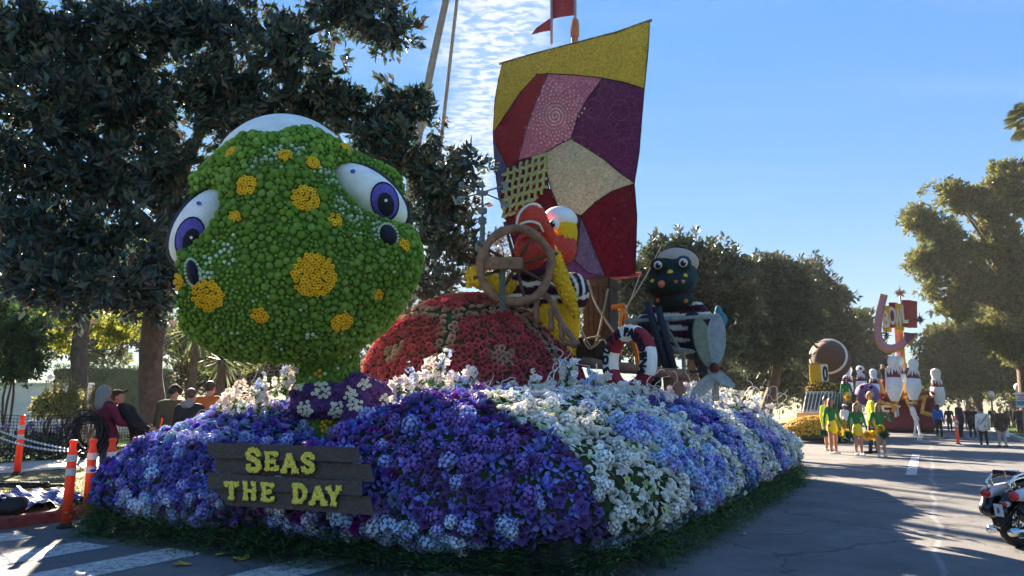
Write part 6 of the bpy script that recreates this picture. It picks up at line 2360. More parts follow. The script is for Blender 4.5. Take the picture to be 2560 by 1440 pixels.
palm('palm_tree', 'leaning palm trunk, left of the two beside the cloud', [gz(PY(985, 1000, 38)), PY(1010, 600, 38), PY(1060, 262, 38), PY(1115, 0, 38), PY(1140, -110, 38)], .25, .17, 2.2, 'tall palms', seed=4)
palm('palm_tree', 'slim palm trunk, right of the two beside the cloud', [gz(PY(1040, 1000, 46)), PY(1066, 700, 46), PY(1098, 395, 46), PY(1142, 0, 46), PY(1152, -100, 46)], .15, .11, 2.0, 'tall palms', seed=5)
palm('palm_tree', 'palm trunk seen through the magnolia leaves above the turtle head', [gz(PY(720, 1000, 42)), PY(760, 560, 42), PY(810, 240, 42), PY(851, 0, 42), PY(862, -90, 42)], .20, .15, 2.2, 'tall palms', seed=6)
for lab, px, py, Y, r, sd in (('bushy fan palm poking above the dark trees left of the sign', 2090, 738, 75, 1.7, 8), ('fan palm just right of the bushy one', 2148, 792, 85, 1.6, 9), ('small far fan palm beside the sign arrow', 2178, 862, 95, 1.6, 10)):
    palm('fan_palm', lab, [gz(PY(px - 2, 1000, Y)), PY(px - 1, 900, Y), PY(px, py, Y)], .3, .25, r, 'far fan palms', 34, sd)
palm('fan_palm', 'palm with fronds just entering the frame at the right edge', [gz(PY(2585, 1000, 36)), PY(2583, 600, 36), PY(2578, 300, 36)], .25, .2, 1.25, 'far fan palms', 40, 12)

# pinkish half-bare tree behind the vane
SB = [(1250, 590, 30, 35, 50), (1230, 640, 30, 40, 40), (1280, 640, 30, 45, 60), (1210, 690, 30, 40, 40), (1300, 700, 30, 60, 50)]
rt = PY(1255, 760, 30)
tree('bare_tree', 'half bare tree with thin reddish leaves behind the weather vane', SB, [(*gz(PY(1255, 1000, 30)), .16), (*rt, .12), (*PY(1255, 700, 30), .07)], auto_limbs(rt, SB * 3, .05), .10, 5, 700, [(.22, .09, .06), (.15, .10, .05), (.10, .08, .04)], M_BARK, up=.6)

# the garden on the left
def shrub(name, label, blobs, leaf, ncl, cols, cat='shrub', per=11, m=None, width=.42, group=None, up=.3):
    c = PY(blobs[0][0], blobs[0][1], blobs[0][2])
    b = gz(c, .2)
    t = thing(name, label, cat, b, group)
    for q in range(3):
        V, Fc = tube(spline([b + RNG.normal(0, .08, 3) * A_([1, 1, 0]), (b + c) / 2 + RNG.normal(0, .1, 3), c + RNG.normal(0, .2, 3)], 3), (.04, .035, .03, .03, .02, .02, .015), 6)
        MB().add(V, Fc).build('stem', M_BARK2, t)
    mb = MB()
    P, G = blob_points(blobs, ncl)
    leaves(mb, P, G + A_([0, 0, up]), leaf, cols, per, 1.0, width)
    mb.build('foliage', m or M_LEAFB, t, kind='stuff')
    return t


shrub('clipped_tree', 'dense round green tree at the far left edge', [(40, 840, 21, 85, 85), (-30, 800, 21, 90, 90), (70, 900, 21, 50, 50), (20, 920, 21, 70, 45)], .13, 1500, [(.04, .085, .03), (.05, .11, .03), (.03, .06, .02)], 'tree', m=M_LEAF)
shrub('lime_shrub', 'backlit yellow-green shrub left of the magnolia trunk', [(210, 800, 24, 70, 45), (160, 850, 24, 50, 40), (290, 830, 24, 60, 40), (330, 770, 24, 50, 40), (150, 770, 24, 40, 40)], .15, 500, [(.22, .24, .03), (.16, .20, .03), (.28, .28, .05)])
shrub('lime_shrub', 'backlit yellow-green shrub right of the magnolia trunk', [(470, 850, 24, 40, 60), (520, 890, 24, 50, 50), (600, 900, 24, 60, 40)], .14, 450, [(.20, .22, .04), (.14, .18, .04), (.08, .10, .03)])
shrub('grey_shrub', 'pale silvery shrub standing in front of the white wall', [(130, 1010, 21, 45, 40), (165, 1000, 21, 40, 45), (100, 1020, 21, 30, 28)], .10, 420, [(.24, .24, .10), (.16, .17, .08), (.30, .27, .12)])
shrub('dark_shrub', 'dark shrub behind the beanie man', [(480, 930, 26, 70, 60), (560, 960, 26, 80, 60), (640, 960, 26, 80, 60), (700, 940, 26, 60, 50)], .16, 900, [(.03, .045, .02), (.05, .06, .025), (.08, .06, .04)])
shrub('dry_bush', 'dry yellowish rounded bush behind the maroon jacket', [(228, 1010, 19, 20, 40), (240, 1000, 19, 22, 38)], .07, 300, [(.26, .22, .10), (.20, .18, .08)], per=14, width=.12)
for px, lab in ((20, 'agapanthus clump with purple heads, leftmost by the fence'), (65, 'agapanthus clump with purple heads, second by the fence'), (110, 'agapanthus clump with purple heads below the silvery shrub'), (165, 'agapanthus clump with purple heads nearest the people')):
    b = gz(PY(px, 1085, 19.5), .2)
    t = thing('agapanthus', lab, 'plant', b, 'agapanthus along the wall')
    mb = MB()
    leaves(mb, b + RNG.normal(0, .22, (30, 3)) * A_([1, 1, .2]) + A_([0, 0, .1]), np.tile(A_([0, 0, .8]), (30, 1)) + RNG.normal(0, .5, (30, 3)), .55, [(.03, .05, .04), (.05, .06, .06)], 3, .5, .09)
    mb.build('foliage', M_LEAFB, t, kind='stuff')
    for q in range(4):
        o = RNG.normal(0, .22, 2)
        h = RNG.uniform(.6, .95)
        V, Fc = tube(A_([b + A_([o[0] * .3, o[1] * .3, .1]), b + A_([o[0], o[1], h])]), .008, 4)
        st = MB().add(V, Fc, (.06, .10, .04)).build('stalk', M_LEAFB, t)
        mb = MB()
        g = RNG.normal(0, 1, (22, 3))
        g /= np.linalg.norm(g, axis=1)[:, None]
        scatter(mb, T_BLOS, b + A_([o[0], o[1], h]) + g * .07, basis_from_normal(g, RNG.uniform(0, 6, 22)), .03, A_([.18, .14, .38]) * RNG.uniform(.7, 1.4, (22, 1)))
        mb.build('flower_head', M_PETAL, st, kind='stuff')
# hedge behind
hb = [(235, 930, 34, 60, 70, .5), (300, 935, 34, 70, 70, .5), (370, 940, 34, 60, 65, .5), (170, 940, 34, 50, 60, .5)]
t = thing('hedge', 'tall clipped green hedge closing the garden', 'hedge', gz(PY(300, 1000, 34), .2))
V, Fc = bbox(gz(PY(280, 1000, 34.4), 1.75), (5.2, .9, 3.0), None, .1)
MB().add(V, Fc).build('core', mat('hedge_core', (.03, .05, .02), .95, .4, 6), t)
c0 = gz(PY(280, 1000, 34.4), 1.75)
P = c0 + RNG.uniform(-.5, .5, (2600, 3)) * A_([5.6, 1.4, 3.3])
g = np.abs((P - c0) / A_([2.8, .7, 1.65])).max(1) > .72
mb = MB()
leaves(mb, P[g], RNG.normal(0, 1, (g.sum(), 3)), .12, [(.05, .085, .03), (.07, .11, .04), (.04, .06, .025)], 5)
mb.build('foliage', M_LEAFB, t, kind='stuff')
# second trunk
tree('garden_tree', 'slender grey trunk tree in the garden left of the magnolia', [(150, 640, 22, 130, 80), (60, 620, 22, 110, 80), (260, 650, 22, 90, 60), (330, 640, 22, 80, 60)], [(*gz(PY(194, 1040, 22), .2), .30), w3(196, 960, 22, .24), w3(200, 850, 22, .22), w3(222, 760, 22, .17), w3(250, 680, 22, .08)], [[w3(212, 800, 22, .10), w3(160, 760, 22, .08), w3(100, 700, 22, .05)]], .2, 9, 900, [(.05, .07, .03), (.14, .16, .03), (.20, .20, .04)], M_BARK, m=M_LEAFB)
# yucca rosettes
for lab, px, py, Y, r in (('spiky yucca rosette behind the beanie man, right one', 555, 900, 20, .95), ('sunlit yucca rosette under the turtle chin, left one', 490, 830, 22, .9)):
    c = PY(px, py, Y)
    t = thing('yucca', lab, 'plant', gz(c, .2), 'yuccas')
    V, Fc = tube(A_([gz(c, .2), c]), (.14, .10), 8)
    MB().add(V, Fc).build('trunk', M_BARK2, t)
    mb = MB()
    for _ in range(130):
        d = RNG.normal(0, 1, 3) + A_([0, 0, .25])
        d /= np.linalg.norm(d)
        s = np.cross(d, A_([0, 0, 1.0]))
        s /= np.linalg.norm(s) + 1e-6
        m_ = c + d * r * .55
        tp = c + d * r * RNG.uniform(.85, 1.15) + A_([0, 0, -.15 * r])
        mb.add([c - s * .02, m_ - s * .03, tp, m_ + s * .03, c + s * .02], [(0, 1, 3, 4), (1, 2, 3)], A_([.13, .16, .09]) * RNG.uniform(.5, 1.4))
    mb.build('blades', M_LEAFB, t, kind='stuff')
# tall dark planting that closes the view at the left
for lab, blobs, tr in (('dark tree mass beyond the garden wall, leftmost', [(60, 760, 44, 110, 120), (-40, 800, 44, 90, 120), (150, 850, 44, 90, 80)], (60, 1000)), ('tall tree beyond the hedge behind the magnolia trunk', [(330, 780, 48, 100, 90), (420, 850, 48, 90, 90), (250, 860, 48, 90, 70)], (360, 1000)), ('tree beyond the garden under the turtle chin', [(560, 800, 50, 110, 110), (680, 860, 50, 110, 90), (780, 880, 50, 90, 90), (480, 880, 50, 80, 80)], (620, 1000)), ('tree far behind the shell and scarf', [(900, 820, 55, 110, 110), (1030, 800, 55, 100, 120), (960, 900, 55, 120, 70), (1120, 780, 55, 80, 90)], (980, 1000)), ('tree far behind the pelican and crates', [(1230, 820, 58, 90, 70), (1340, 790, 58, 90, 80), (1450, 790, 58, 90, 90), (1530, 760, 58, 70, 80)], (1380, 1000))):
    Y = blobs[0][2]
    rt = PY(tr[0], tr[1] - 130, Y)
    tree('garden_tree', lab, blobs, [(*gz(PY(tr[0], tr[1], Y), .2), .4), (*((gz(PY(tr[0], tr[1], Y), .2) + rt) / 2), .3), (*rt, .2)], auto_limbs(rt, blobs, .15), .42, 12, 620, [(.05, .065, .025), (.07, .09, .03), (.12, .12, .035), (.04, .05, .02)], M_BARK2, group='trees behind the garden', m=M_LEAFB)

# far planting that closes both sides of the street
def wood(lab, blobs, leaf, ncl, cols, kind_name='street_tree', grp=None):
    Y = blobs[0][2]
    x = blobs[0][0]
    rt = PY(x, blobs[0][1] + 30, Y)
    b = gz(PY(x, 1000, Y))
    tree(kind_name, lab, blobs, [(*b, .4), (*((b + rt) / 2), .3), (*rt, .2)], auto_limbs(rt, blobs, .15), leaf, 12, ncl, cols, M_BARK2, group=grp, m=M_LEAFB)


GC = [(.06, .075, .03), (.09, .10, .035), (.13, .13, .04), (.045, .055, .025)]
wood('low leafy tree filling the gap below the lizard seat', [(1840, 930, 44, 60, 60), (1900, 940, 44, 60, 50), (1780, 930, 44, 60, 60), (1960, 950, 44, 60, 45)], .36, 620, GC, grp='trees along the left of the road')
wood('low leafy tree behind the yellow marigold bed', [(2010, 950, 66, 60, 50), (2070, 960, 66, 60, 45), (1950, 960, 66, 50, 45)], .5, 480, GC, grp='trees along the left of the road')
wood('low tree behind the small bowling pins', [(2140, 975, 90, 50, 40), (2190, 970, 90, 45, 45), (2100, 985, 90, 40, 30)], .6, 420, GC, grp='trees along the left of the road')
wood('far tree right of the sign pole down the street', [(2330, 960, 80, 40, 55), (2370, 950, 80, 45, 60), (2300, 985, 80, 30, 30)], .55, 420, GC, grp='trees along the right of the road')
wood('far tree behind the third and fourth lamps', [(2420, 960, 75, 50, 55), (2470, 955, 75, 50, 55)], .5, 400, GC, grp='trees along the right of the road')
wood('far tree at the right edge behind the nearest lamp', [(2530, 950, 70, 60, 65), (2590, 950, 70, 60, 70)], .5, 420, GC, grp='trees along the right of the road')

# ------------------------------------------------------------------ people
M_CLOTH = mat('cloth_and_skin', attr=True, rough=.85, var=.14, scale=18, bump=.35, bscale=30, spec=.2)
M_HAIR = mat('hair', attr=True, rough=.6, var=.35, scale=40, bump=.5, bscale=60, spec=.4)
SKIN = (.42, .24, .16)
SHADE = dict(black=(.018, .018, .022), navy=(.02, .025, .05), jeans=(.07, .10, .17), maroon=(.13, .022, .05), orange=(.50, .12, .03), green=(.015, .16, .04), yellow=(.80, .62, .02), lime=(.66, .70, .04), white=(.74, .74, .74), blue=(.015, .10, .36), brown=(.045, .028, .025), beige=(.40, .34, .30), grey=(.20, .20, .21), pink=(.55, .22, .42), olive=(.06, .065, .04))


def person(label, foot, h, yaw, top='black', bottom='black', shoes='white', hair=(.03, .02, .015), hairstyle='short', skin=SKIN, arms=None, lean=0.0, stride=0.0, skirt=None, hat=None, res=.017, hem=.50, bulk=1.0, head=(0, 0), bare=False, twist=0.0, group=None, sit=False, sleeves=True, side_lean=0.0, extra=None):
    top, bottom, shoes = [SHADE[c] if isinstance(c, str) else c for c in (top, bottom, shoes)]
    R = rotz(yaw)
    foot = A_(foot, float)
    t = thing('person', label, 'person', foot, group)
    S = Solid(A_([-.55, -.55, -.03]) * h, A_([.55, .55, 1.06]) * h, res * 1.14)

    def T(p):                            # lean of the upper body about the hips
        p = A_(p, float)
        z0 = .52
        if p[2] > z0:
            q = p - A_([0, 0, z0])
            q = rotx(-lean) @ q if lean else q
            q = roty(side_lean) @ q if side_lean else q
            p = q + A_([0, 0, z0])
        return p * h
    b = bulk
    drop = 0.0
    # legs
    for sx in (-1, 1):
        ft = stride * sx
        hip = A_([.048 * sx, 0, .50]) * h
        if sit:
            knee = A_([.06 * sx, -.24, .50]) * h
            ank = A_([.06 * sx, -.26, .26]) * h
        else:
            knee = A_([.052 * sx, -.5 * ft - .012, .275]) * h
            ank = A_([.055 * sx, -ft, .045 + .03 * abs(ft)]) * h
        lid, sid = (0 if bare else 2), (0 if bare else 2)
        S.cap(hip, knee, .053 * h * b, .036 * h, .03 * h, lid)
        S.cap(knee, (knee * .55 + ank * .45) + A_([0, .008 * h, 0]), .034 * h, .031 * h, .02 * h, sid)
        S.cap(knee * .5 + ank * .5, ank, .030 * h, .021 * h if bare else .028 * h, .015 * h, sid)
        S.cap(ank + A_([0, .012, -.022]) * h, ank + A_([.008 * sx, -.085, -.026]) * h, .024 * h, .020 * h, .012 * h, 3)
    # trunk
    S.ell(T((0, .004, .525)), (.088 * h * b, .062 * h * b, .06 * h), None, .03 * h, 2)
    S.ell(T((0, 0, .62)), (.078 * h * b, .055 * h * b, .075 * h), None, .04 * h, 1)
    S.ell(T((0, .004, .735)), (.098 * h * b, .064 * h * b, .095 * h), None, .04 * h, 1)
    S.cap(T((-.085, .006, .805)), T((.085, .006, .805)), .042 * h * b, None, .03 * h, 1)
    if hem < .5:                         # long jacket
        S.cap(T((-.035, .004, .56)), A_([-.035, .004, hem]) * h, .062 * h * b, .066 * h * b, .03 * h, 1)
        S.cap(T((.035, .004, .56)), A_([.035, .004, hem]) * h, .062 * h * b, .066 * h * b, .03 * h, 1)
    S.cap(T((0, .008, .83)), T((0, -.004, .885)), .030 * h, .028 * h, .015 * h, 0)
    # head
    hc = T((0, -.012, .932))
    Rh = rotz(head[0]) @ rotx(-head[1] - lean * .6)
    S.ell(hc + Rh @ (A_([0, .006, .008]) * h), (.044 * h, .053 * h, .055 * h), Rh, .01, 0)
    S.ell(hc + Rh @ (A_([0, -.016, -.028]) * h), (.033 * h, .036 * h, .038 * h), Rh, .02, 0)
    S.cap(hc + Rh @ (A_([0, -.052, .0]) * h), hc + Rh @ (A_([0, -.062, -.012]) * h), .006 * h, .009 * h, .008, 0)
    for sx in (-1, 1):
        S.ell(hc + Rh @ (A_([.046 * sx, .008, -.004]) * h), (.008 * h, .014 * h, .019 * h), Rh, .006, 0)
    # arms: upper and lower direction of each
    arms = arms or {}
    hands = {}
    for sx, nm in ((-1, 'L'), (1, 'R')):
        du, df = arms.get(nm, ((.16 * sx, .02, -1), (.05 * sx, -.18, -1)))
        sh = T((.118 * sx * (1 + .3 * (b - 1)), .006, .80))
        du, df = A_(du, float), A_(df, float)
        du, df = du / np.linalg.norm(du), df / np.linalg.norm(df)
        if lean and nm not in arms:
            pass
        el = sh + du * .172 * h
        wr = el + df * .150 * h
        S.cap(sh, el, .034 * h * b, .027 * h * b, .025 * h, 1)
        S.cap(el, wr, .027 * h * b, .019 * h * b, .012 * h, 1 if sleeves else 0)
        pal = wr + df * .038 * h
        S.cap(wr, pal, .015 * h, .019 * h, .008, 0)
        side = np.cross(df, A_([sx * 1.0, .2, 0]))
        side /= np.linalg.norm(side) + 1e-9
        for q in range(4):
            o = side * (.0125 * (q - 1.5)) * h
            ln = (.040, .047, .044, .034)[q]
            m1 = pal + o + df * .018 * h
            m2 = m1 + (df * .8 + A_([-sx * .5, 0, 0])) * ln * .55 * h
            S.cap(pal + o, m1, .0078 * h, .0072 * h, .004, 0)
            S.cap(m1, m2, .0072 * h, .006 * h, .003, 0)
        th0 = wr + df * .012 * h
        S.cap(th0, th0 + (df * .7 - side * .7) * .045 * h, .0085 * h, .007 * h, .004, 0)
        hands[nm] = pal + df * .02 * h
    if skirt:
        S.cap(A_([0, 0, .545]) * h, A_([0, 0, .455]) * h, .070 * h, .098 * h, .02 * h, 5)
    V, Q, ids = S.mesh()
    cols = A_([skin, top, bottom, shoes, hair, SHADE[skirt] if skirt else bottom])
    MB().add(V @ R.T + foot, Q, cols[np.clip(ids, 0, 5)]).build('body', M_CLOTH, t, smooth=True)
    # hair
    Hs = Solid(hc - .3 * h, hc + A_([.12, .2, .12]) * h, .016)
    if hairstyle != 'bald':
        Hs.ell(hc + Rh @ (A_([0, .016, .018]) * h), (.050 * h, .055 * h, .056 * h), Rh, .01)
        Hs.ell(hc + Rh @ (A_([0, -.075, -.035]) * h), (.052 * h, .052 * h, .062 * h), Rh, .006, sub=True)
        if hairstyle == 'long':
            for sx in (-1, 1):
                Hs.cap(hc + Rh @ (A_([.040 * sx, .012, .0]) * h), hc + A_([.055 * sx, -.01, -.15]) * h, .020 * h, .024 * h, .015)
            Hs.cap(hc + Rh @ (A_([0, .035, 0]) * h), hc + A_([0, .06, -.15]) * h, .045 * h, .05 * h, .02)
        if hairstyle == 'bun':
            Hs.ell(hc + Rh @ (A_([0, .02, .075]) * h), .026 * h, None, .01)
        Vh, Qh, _ = Hs.mesh()
        if len(Qh):
            MB().add(Vh @ R.T + foot, Qh, hair).build('hair', M_HAIR, t, smooth=True)
    if hat:
        kind, c = hat
        Ht = Solid(hc - .2 * h, hc + .2 * h, .014)
        if kind == 'beanie':
            Ht.ell(hc + Rh @ (A_([0, .012, .03]) * h), (.053 * h, .060 * h, .050 * h), Rh, .01)
            Ht.cap(hc + Rh @ (A_([-.03, -.01, .012]) * h), hc + Rh @ (A_([.03, -.01, .012]) * h), .042 * h, None, .02)
        elif kind == 'cap':
            Ht.ell(hc + Rh @ (A_([0, .008, .034]) * h), (.053 * h, .060 * h, .036 * h), Rh, .01)
            Ht.ell(hc + Rh @ (A_([0, -.065, .024]) * h), (.042 * h, .04 * h, .007 * h), Rh, .01)
        elif kind == 'hood':
            Ht.ell(hc + Rh @ (A_([0, .012, .008]) * h), (.062 * h, .068 * h, .072 * h), Rh, .02)
            Ht.cap(hc + A_([0, .02, -.02]) * h, T((0, .03, .83)), .06 * h, .065 * h, .04)
            Ht.ell(hc + Rh @ (A_([0, -.08, -.01]) * h), (.046 * h, .06 * h, .055 * h), Rh, .01, sub=True)
        elif kind == 'hoodback':
            Ht = Solid(hc - .3 * h, hc + .2 * h, .016)
            Ht.ell(T((0, .05, .845)), (.075 * h, .045 * h, .045 * h), None, .02)
        Vh, Qh, _ = Ht.mesh()
        MB().add(Vh @ R.T + foot, Qh, SHADE[c] if isinstance(c, str) else c).build('hat' if kind != 'hoodback' and kind != 'hood' else 'hood', M_CLOTH, t, smooth=True)
    # eyes and mouth
    for sx in (-1, 1):
        Ve, Fe = ellipsoid(hc + Rh @ (A_([.018 * sx, -.046, .006]) * h), (.0065 * h, .004 * h, .0045 * h), 8, 6)
        MB().add(Ve @ R.T + foot, Fe, (.02, .015, .012)).build('eye', M_HAIR, t)
    Ve, Fe = ellipsoid(hc + Rh @ (A_([0, -.0515, -.037]) * h), (.013 * h, .004 * h, .0035 * h), 8, 6)
    MB().add(Ve @ R.T + foot, Fe, (.25, .08, .07)).build('mouth', M_HAIR, t)
    out = dict((k, R @ v + foot) for k, v in hands.items())
    out['thing'] = t
    out['chest'] = R @ T((0, 0, .74)) + foot
    out['rot'] = R
    out['h'] = h
    out['T'] = lambda p: R @ T(p) + foot
    return out


def pompom(c, col, label, r=.17):
    n = 230
    g = RNG.normal(0, 1, (n, 3))
    g /= np.linalg.norm(g, axis=1)[:, None]
    s = np.cross(g, RNG.normal(0, 1, (n, 3)))
    s /= np.linalg.norm(s, axis=1)[:, None]
    L1 = r * RNG.uniform(.6, 1.1, (n, 1))
    V = np.stack([np.zeros((n, 3)), g * L1 * .5 + s * .018, g * L1 + A_([0, 0, -.05]), g * L1 * .5 - s * .018], 1).reshape(-1, 3) + c
    i = np.arange(n)[:, None] * 4
    mb = MB().add(V, np.concatenate([i + A_([[0, 1, 2]]), i + A_([[0, 2, 3]])]), np.repeat(A_(col) * RNG.uniform(.5, 1.5, (n, 1)), 4, 0))
    mb.build('pom_pom', mat('pom_film', attr=True, rough=.35, var=.1, spec=.6, transl=.2), org=c, label=label, cat='pom pom', group='cheer pom poms')


def hgt(px_f, py_f, py_t, z=0.0):        # standing height from feet and crown in the picture
    P = PG(px_f, py_f, z)
    Q = PY(px_f, py_t, P[1])
    return P, Q[2] - z


PG_G, PG_Y = (.02, .09, .045), (.75, .52, .03)
P, h = hgt(2085, 1135, 995)
o = person('cheerleader with long dark hair and arms down, leftmost of the front three', P, h, .35, 'green', 'yellow', 'white', (.025, .016, .012), 'long', skirt='yellow', bare=True, arms=dict(L=((-.35, -.05, -1), (-.25, -.15, -1)), R=((.3, -.05, -1), (.25, -.2, -1))), head=(-.1, .05), res=.015, bulk=.9, skin=(.40, .22, .14), group='cheerleaders')
pompom(o['L'] + A_([-.05, -.05, -.08]), PG_G, 'dark green pom pom in the left cheerleader\'s outer hand')
pompom(o['R'] + A_([.05, -.05, -.08]), PG_Y, 'yellow pom pom in the left cheerleader\'s inner hand')
P, h = hgt(2148, 1138, 1008)
o = person('smiling cheerleader with wavy brown hair, middle of the front three', P, h, .1, 'green', 'yellow', 'white', (.14, .07, .035), 'long', skirt='yellow', bare=True, arms=dict(L=((-.3, .05, -1), (-.05, -.3, -.9)), R=((.3, .05, -1), (.05, -.3, -.9))), head=(.05, -.1), res=.015, bulk=.9, skin=(.44, .26, .18), group='cheerleaders')
pompom(o['L'] + A_([-.12, -.08, -.05]), PG_G, 'dark green pom pom of the middle cheerleader')
pompom(o['R'] + A_([-.05, -.10, -.06]), PG_Y, 'large yellow pom pom of the middle cheerleader', .2)
pompom(o['R'] + A_([.17, -.05, -.05]), PG_Y, 'yellow pom pom between the middle and right cheerleaders', .18)
P, h = hgt(2205, 1142, 1008)
o = person('cheerleader raising a hand to her face, rightmost of the front three', P, h, -.25, 'green', 'yellow', 'white', (.13, .07, .04), 'long', skirt='yellow', bare=True, arms=dict(L=((-.3, -.1, -1), (.25, -.7, -.5)), R=((.5, -.35, -.8), (-.45, -.35, .95))), head=(.3, -.15), res=.015, bulk=.9, skin=(.42, .25, .17), group='cheerleaders')
pompom(o['L'] + A_([.10, -.08, .04]), PG_Y, 'yellow pom pom at the right cheerleader\'s waist', .14)
pompom(o['L'] + A_([.20, -.06, -.12]), PG_G, 'dark green pom pom at the right cheerleader\'s hip', .2)
P, h = hgt(2072, 1127, 992)
person('cheerleader with hair bun half hidden behind the leftmost one', P, h, .5, 'lime', 'black', 'white', (.02, .014, .012), 'bun', skirt='yellow', bare=True, res=.017, group='cheerleaders', bulk=.88)
P, h = hgt(2186, 1134, 978)
o = person('blond man in a yellow shirt and dark trousers behind the cheerleaders', P, h, -1.9, 'yellow', 'navy', 'black', (.42, .30, .14), 'short', res=.016, stride=.06, sleeves=False, hem=.47, bulk=1.08, head=(-.2, .1))
P, h = hgt(2117, 1105, 1010)
person('musician in a white suit and white hat behind the cheerleaders', P, h, .5, 'white', 'white', 'white', (.02, .015, .01), 'short', (.12, .07, .05), hat=('cap', 'white'), res=.018, stride=.1, hem=.44, arms=dict(R=((.2, -.3, -.9), (-.7, -.5, .1))))
P, h = hgt(2293, 1087, 1004)
person('man in a white suit and cap stooping beside the maroon float', P, h, 1.35, 'white', 'white', 'white', (.12, .07, .04), 'short', hat=('cap', 'white'), res=.018, lean=.26, stride=.09, arms=dict(L=((-.1, -.2, -1), (0, -.5, -.9)), R=((.1, -.1, -1), (0, -.5, -.9))), bulk=1.15)
P, h = hgt(2350, 1096, 1012)
person('man in a bright blue jacket and black trousers facing the camera', P, h, .15, 'blue', 'black', 'lime', (.01, .01, .01), 'short', (.16, .09, .06), hat=('hood', 'black'), res=.018, bulk=1.25, stride=.03)
P, h = hgt(2404, 1097, 1004)
person('bald man in a dark coat with a pink scarf beside the orange post', P, h, .6, 'navy', 'black', 'grey', (.2, .16, .12), 'bald', res=.018, bulk=1.2, hem=.42)
P, h = hgt(2434, 1098, 1015)
person('man in a black padded jacket walking away by the lamps', P, h, 2.8, 'black', 'black', 'white', (.10, .06, .03), 'short', res=.018, bulk=1.2, stride=.06)
P, h = hgt(2462, 1116, 1020)
o = person('person in a white sweater with a cross strap walking away', P, h, 3.0, (.62, .62, .62), 'black', 'white', (.05, .012, .015), 'short', res=.016, bulk=1.25, stride=.05, hem=.47)
T_ = o['T']
st = spline([T_((-.11, .05, .84)), T_((-.03, .085, .74)), T_((.06, .085, .62)), T_((.11, .03, .54))], 5)
V, Fc = tube(st, .018, 5, flat=.4)
MB().add(V, Fc, (.02, .02, .02)).build('strap', M_CLOTH, o['thing'])
P, h = hgt(2508, 1118, 1018)
o = person('person in a dark brown jacket and wide pale trousers walking away', P, h, 3.3, 'brown', 'beige', 'black', (.30, .18, .07), 'short', res=.016, bulk=1.3, stride=.05, hem=.47)
V, Fc = bbox(o['L'] + A_([0, 0, -.14]), (.22, .08, .26), rotz(.3), .03)
MB().add(V, Fc, (.66, .66, .64)).build('tote_bag', M_CLOTH, label='white bag hanging from the brown jacketed walker\'s hand', cat='bag')
P, h = hgt(2552, 1092, 1014)
person('person in black holding a pole at the right edge', P, h, 2.2, 'black', 'black', 'black', (.03, .02, .02), 'short', res=.02, bulk=1.15, arms=dict(L=((-.3, -.4, -.7), (-.5, -.6, .2))))
for px, pf, pt, lab, tp, hs, yaw in ((2376, 1080, 1027, 'small far onlooker in black left of the orange post', 'black', 'short', 2.6), (2447, 1078, 1026, 'far onlooker in grey between the walkers', 'grey', 'short', .4), (2484, 1076, 1026, 'far onlooker in navy behind the white sweater', 'navy', 'long', 3.0), (2522, 1078, 1024, 'far blonde onlooker right of the brown jacket', 'olive', 'long', .2), (2536, 1076, 1022, 'far onlooker in black beside the lamp post', 'black', 'short', .3), (2420, 1076, 1028, 'far onlooker hidden behind the padded jacket', 'maroon', 'short', .2)):
    P, h = hgt(px, pf, pt)
    person(lab, P, max(1.5, min(h, 1.9)), yaw, tp, 'black', 'black', (.20, .12, .05) if hs == 'long' else (.03, .02, .02), hs, res=.026, bulk=1.1, group='far onlookers')
P = PG(1957, 1095, 0)
person('marshal in a lime shirt half hidden behind the flower float', RC(20.0, -5.6, 0), 1.78, .3, 'lime', 'navy', 'black', (.05, .03, .02), 'short', hat=('cap', 'white'), res=.02, bulk=1.1)

# people on the left verge
def lp(px, Y, z=.16):
    return gz(PY(px, 1100, Y), z)


o = person('person in a maroon jacket with grey hood up and jeans, stooping over cables', lp(268, 12.9), 1.74, 2.6, 'maroon', 'jeans', 'black', (.05, .03, .02), 'short', hat=('hood', 'grey'), res=.016, bulk=1.22, lean=.18, hem=.46, arms=dict(L=((-.2, -.4, -.9), (.2, -.9, -.2)), R=((.2, -.4, -.9), (-.2, -.9, -.1))))
person('person in black bending towards the maroon jacket', lp(352, 13.2), 1.80, 1.9, 'black', 'black', 'black', (.03, .02, .015), 'short', res=.017, bulk=1.25, lean=.62, hem=.45, hat=('cap', 'brown'), arms=dict(L=((-.1, -.6, -.8), (.1, -.9, -.3)), R=((.1, -.6, -.8), (0, -.9, -.3))))
person('man in a black knit cap and dark jacket looking left behind the flowers', lp(428, 13.6), 1.76, .75, 'olive', 'black', 'black', (.03, .02, .015), 'short', hat=('beanie', 'black'), res=.015, bulk=1.2, hem=.46, skin=(.46, .27, .19))
person('woman with dark reddish hair and grey hood seen from behind', lp(470, 12.6), 1.68, 2.9, 'black', 'black', 'black', (.06, .022, .012), 'short', hat=('hoodback', 'grey'), res=.015, bulk=1.2, hem=.46)
person('person in an orange jacket seen from behind near the flowers', lp(517, 13.4), 1.83, 3.0, 'orange', 'navy', 'black', (.035, .02, .012), 'short', res=.015, bulk=1.28, hem=.45)

# ------------------------------------------------------------------ second float: football field
M_CREAM = mat('cream_panel', (.46, .36, .24), .8, .2, 6, .3, 30)
FB = thing('football_float', 'football field parade float with yellow marigold bed and dark skirt', 'parade float', PS(2050, 1105, 35.0) * A_([1, 1, 0]))


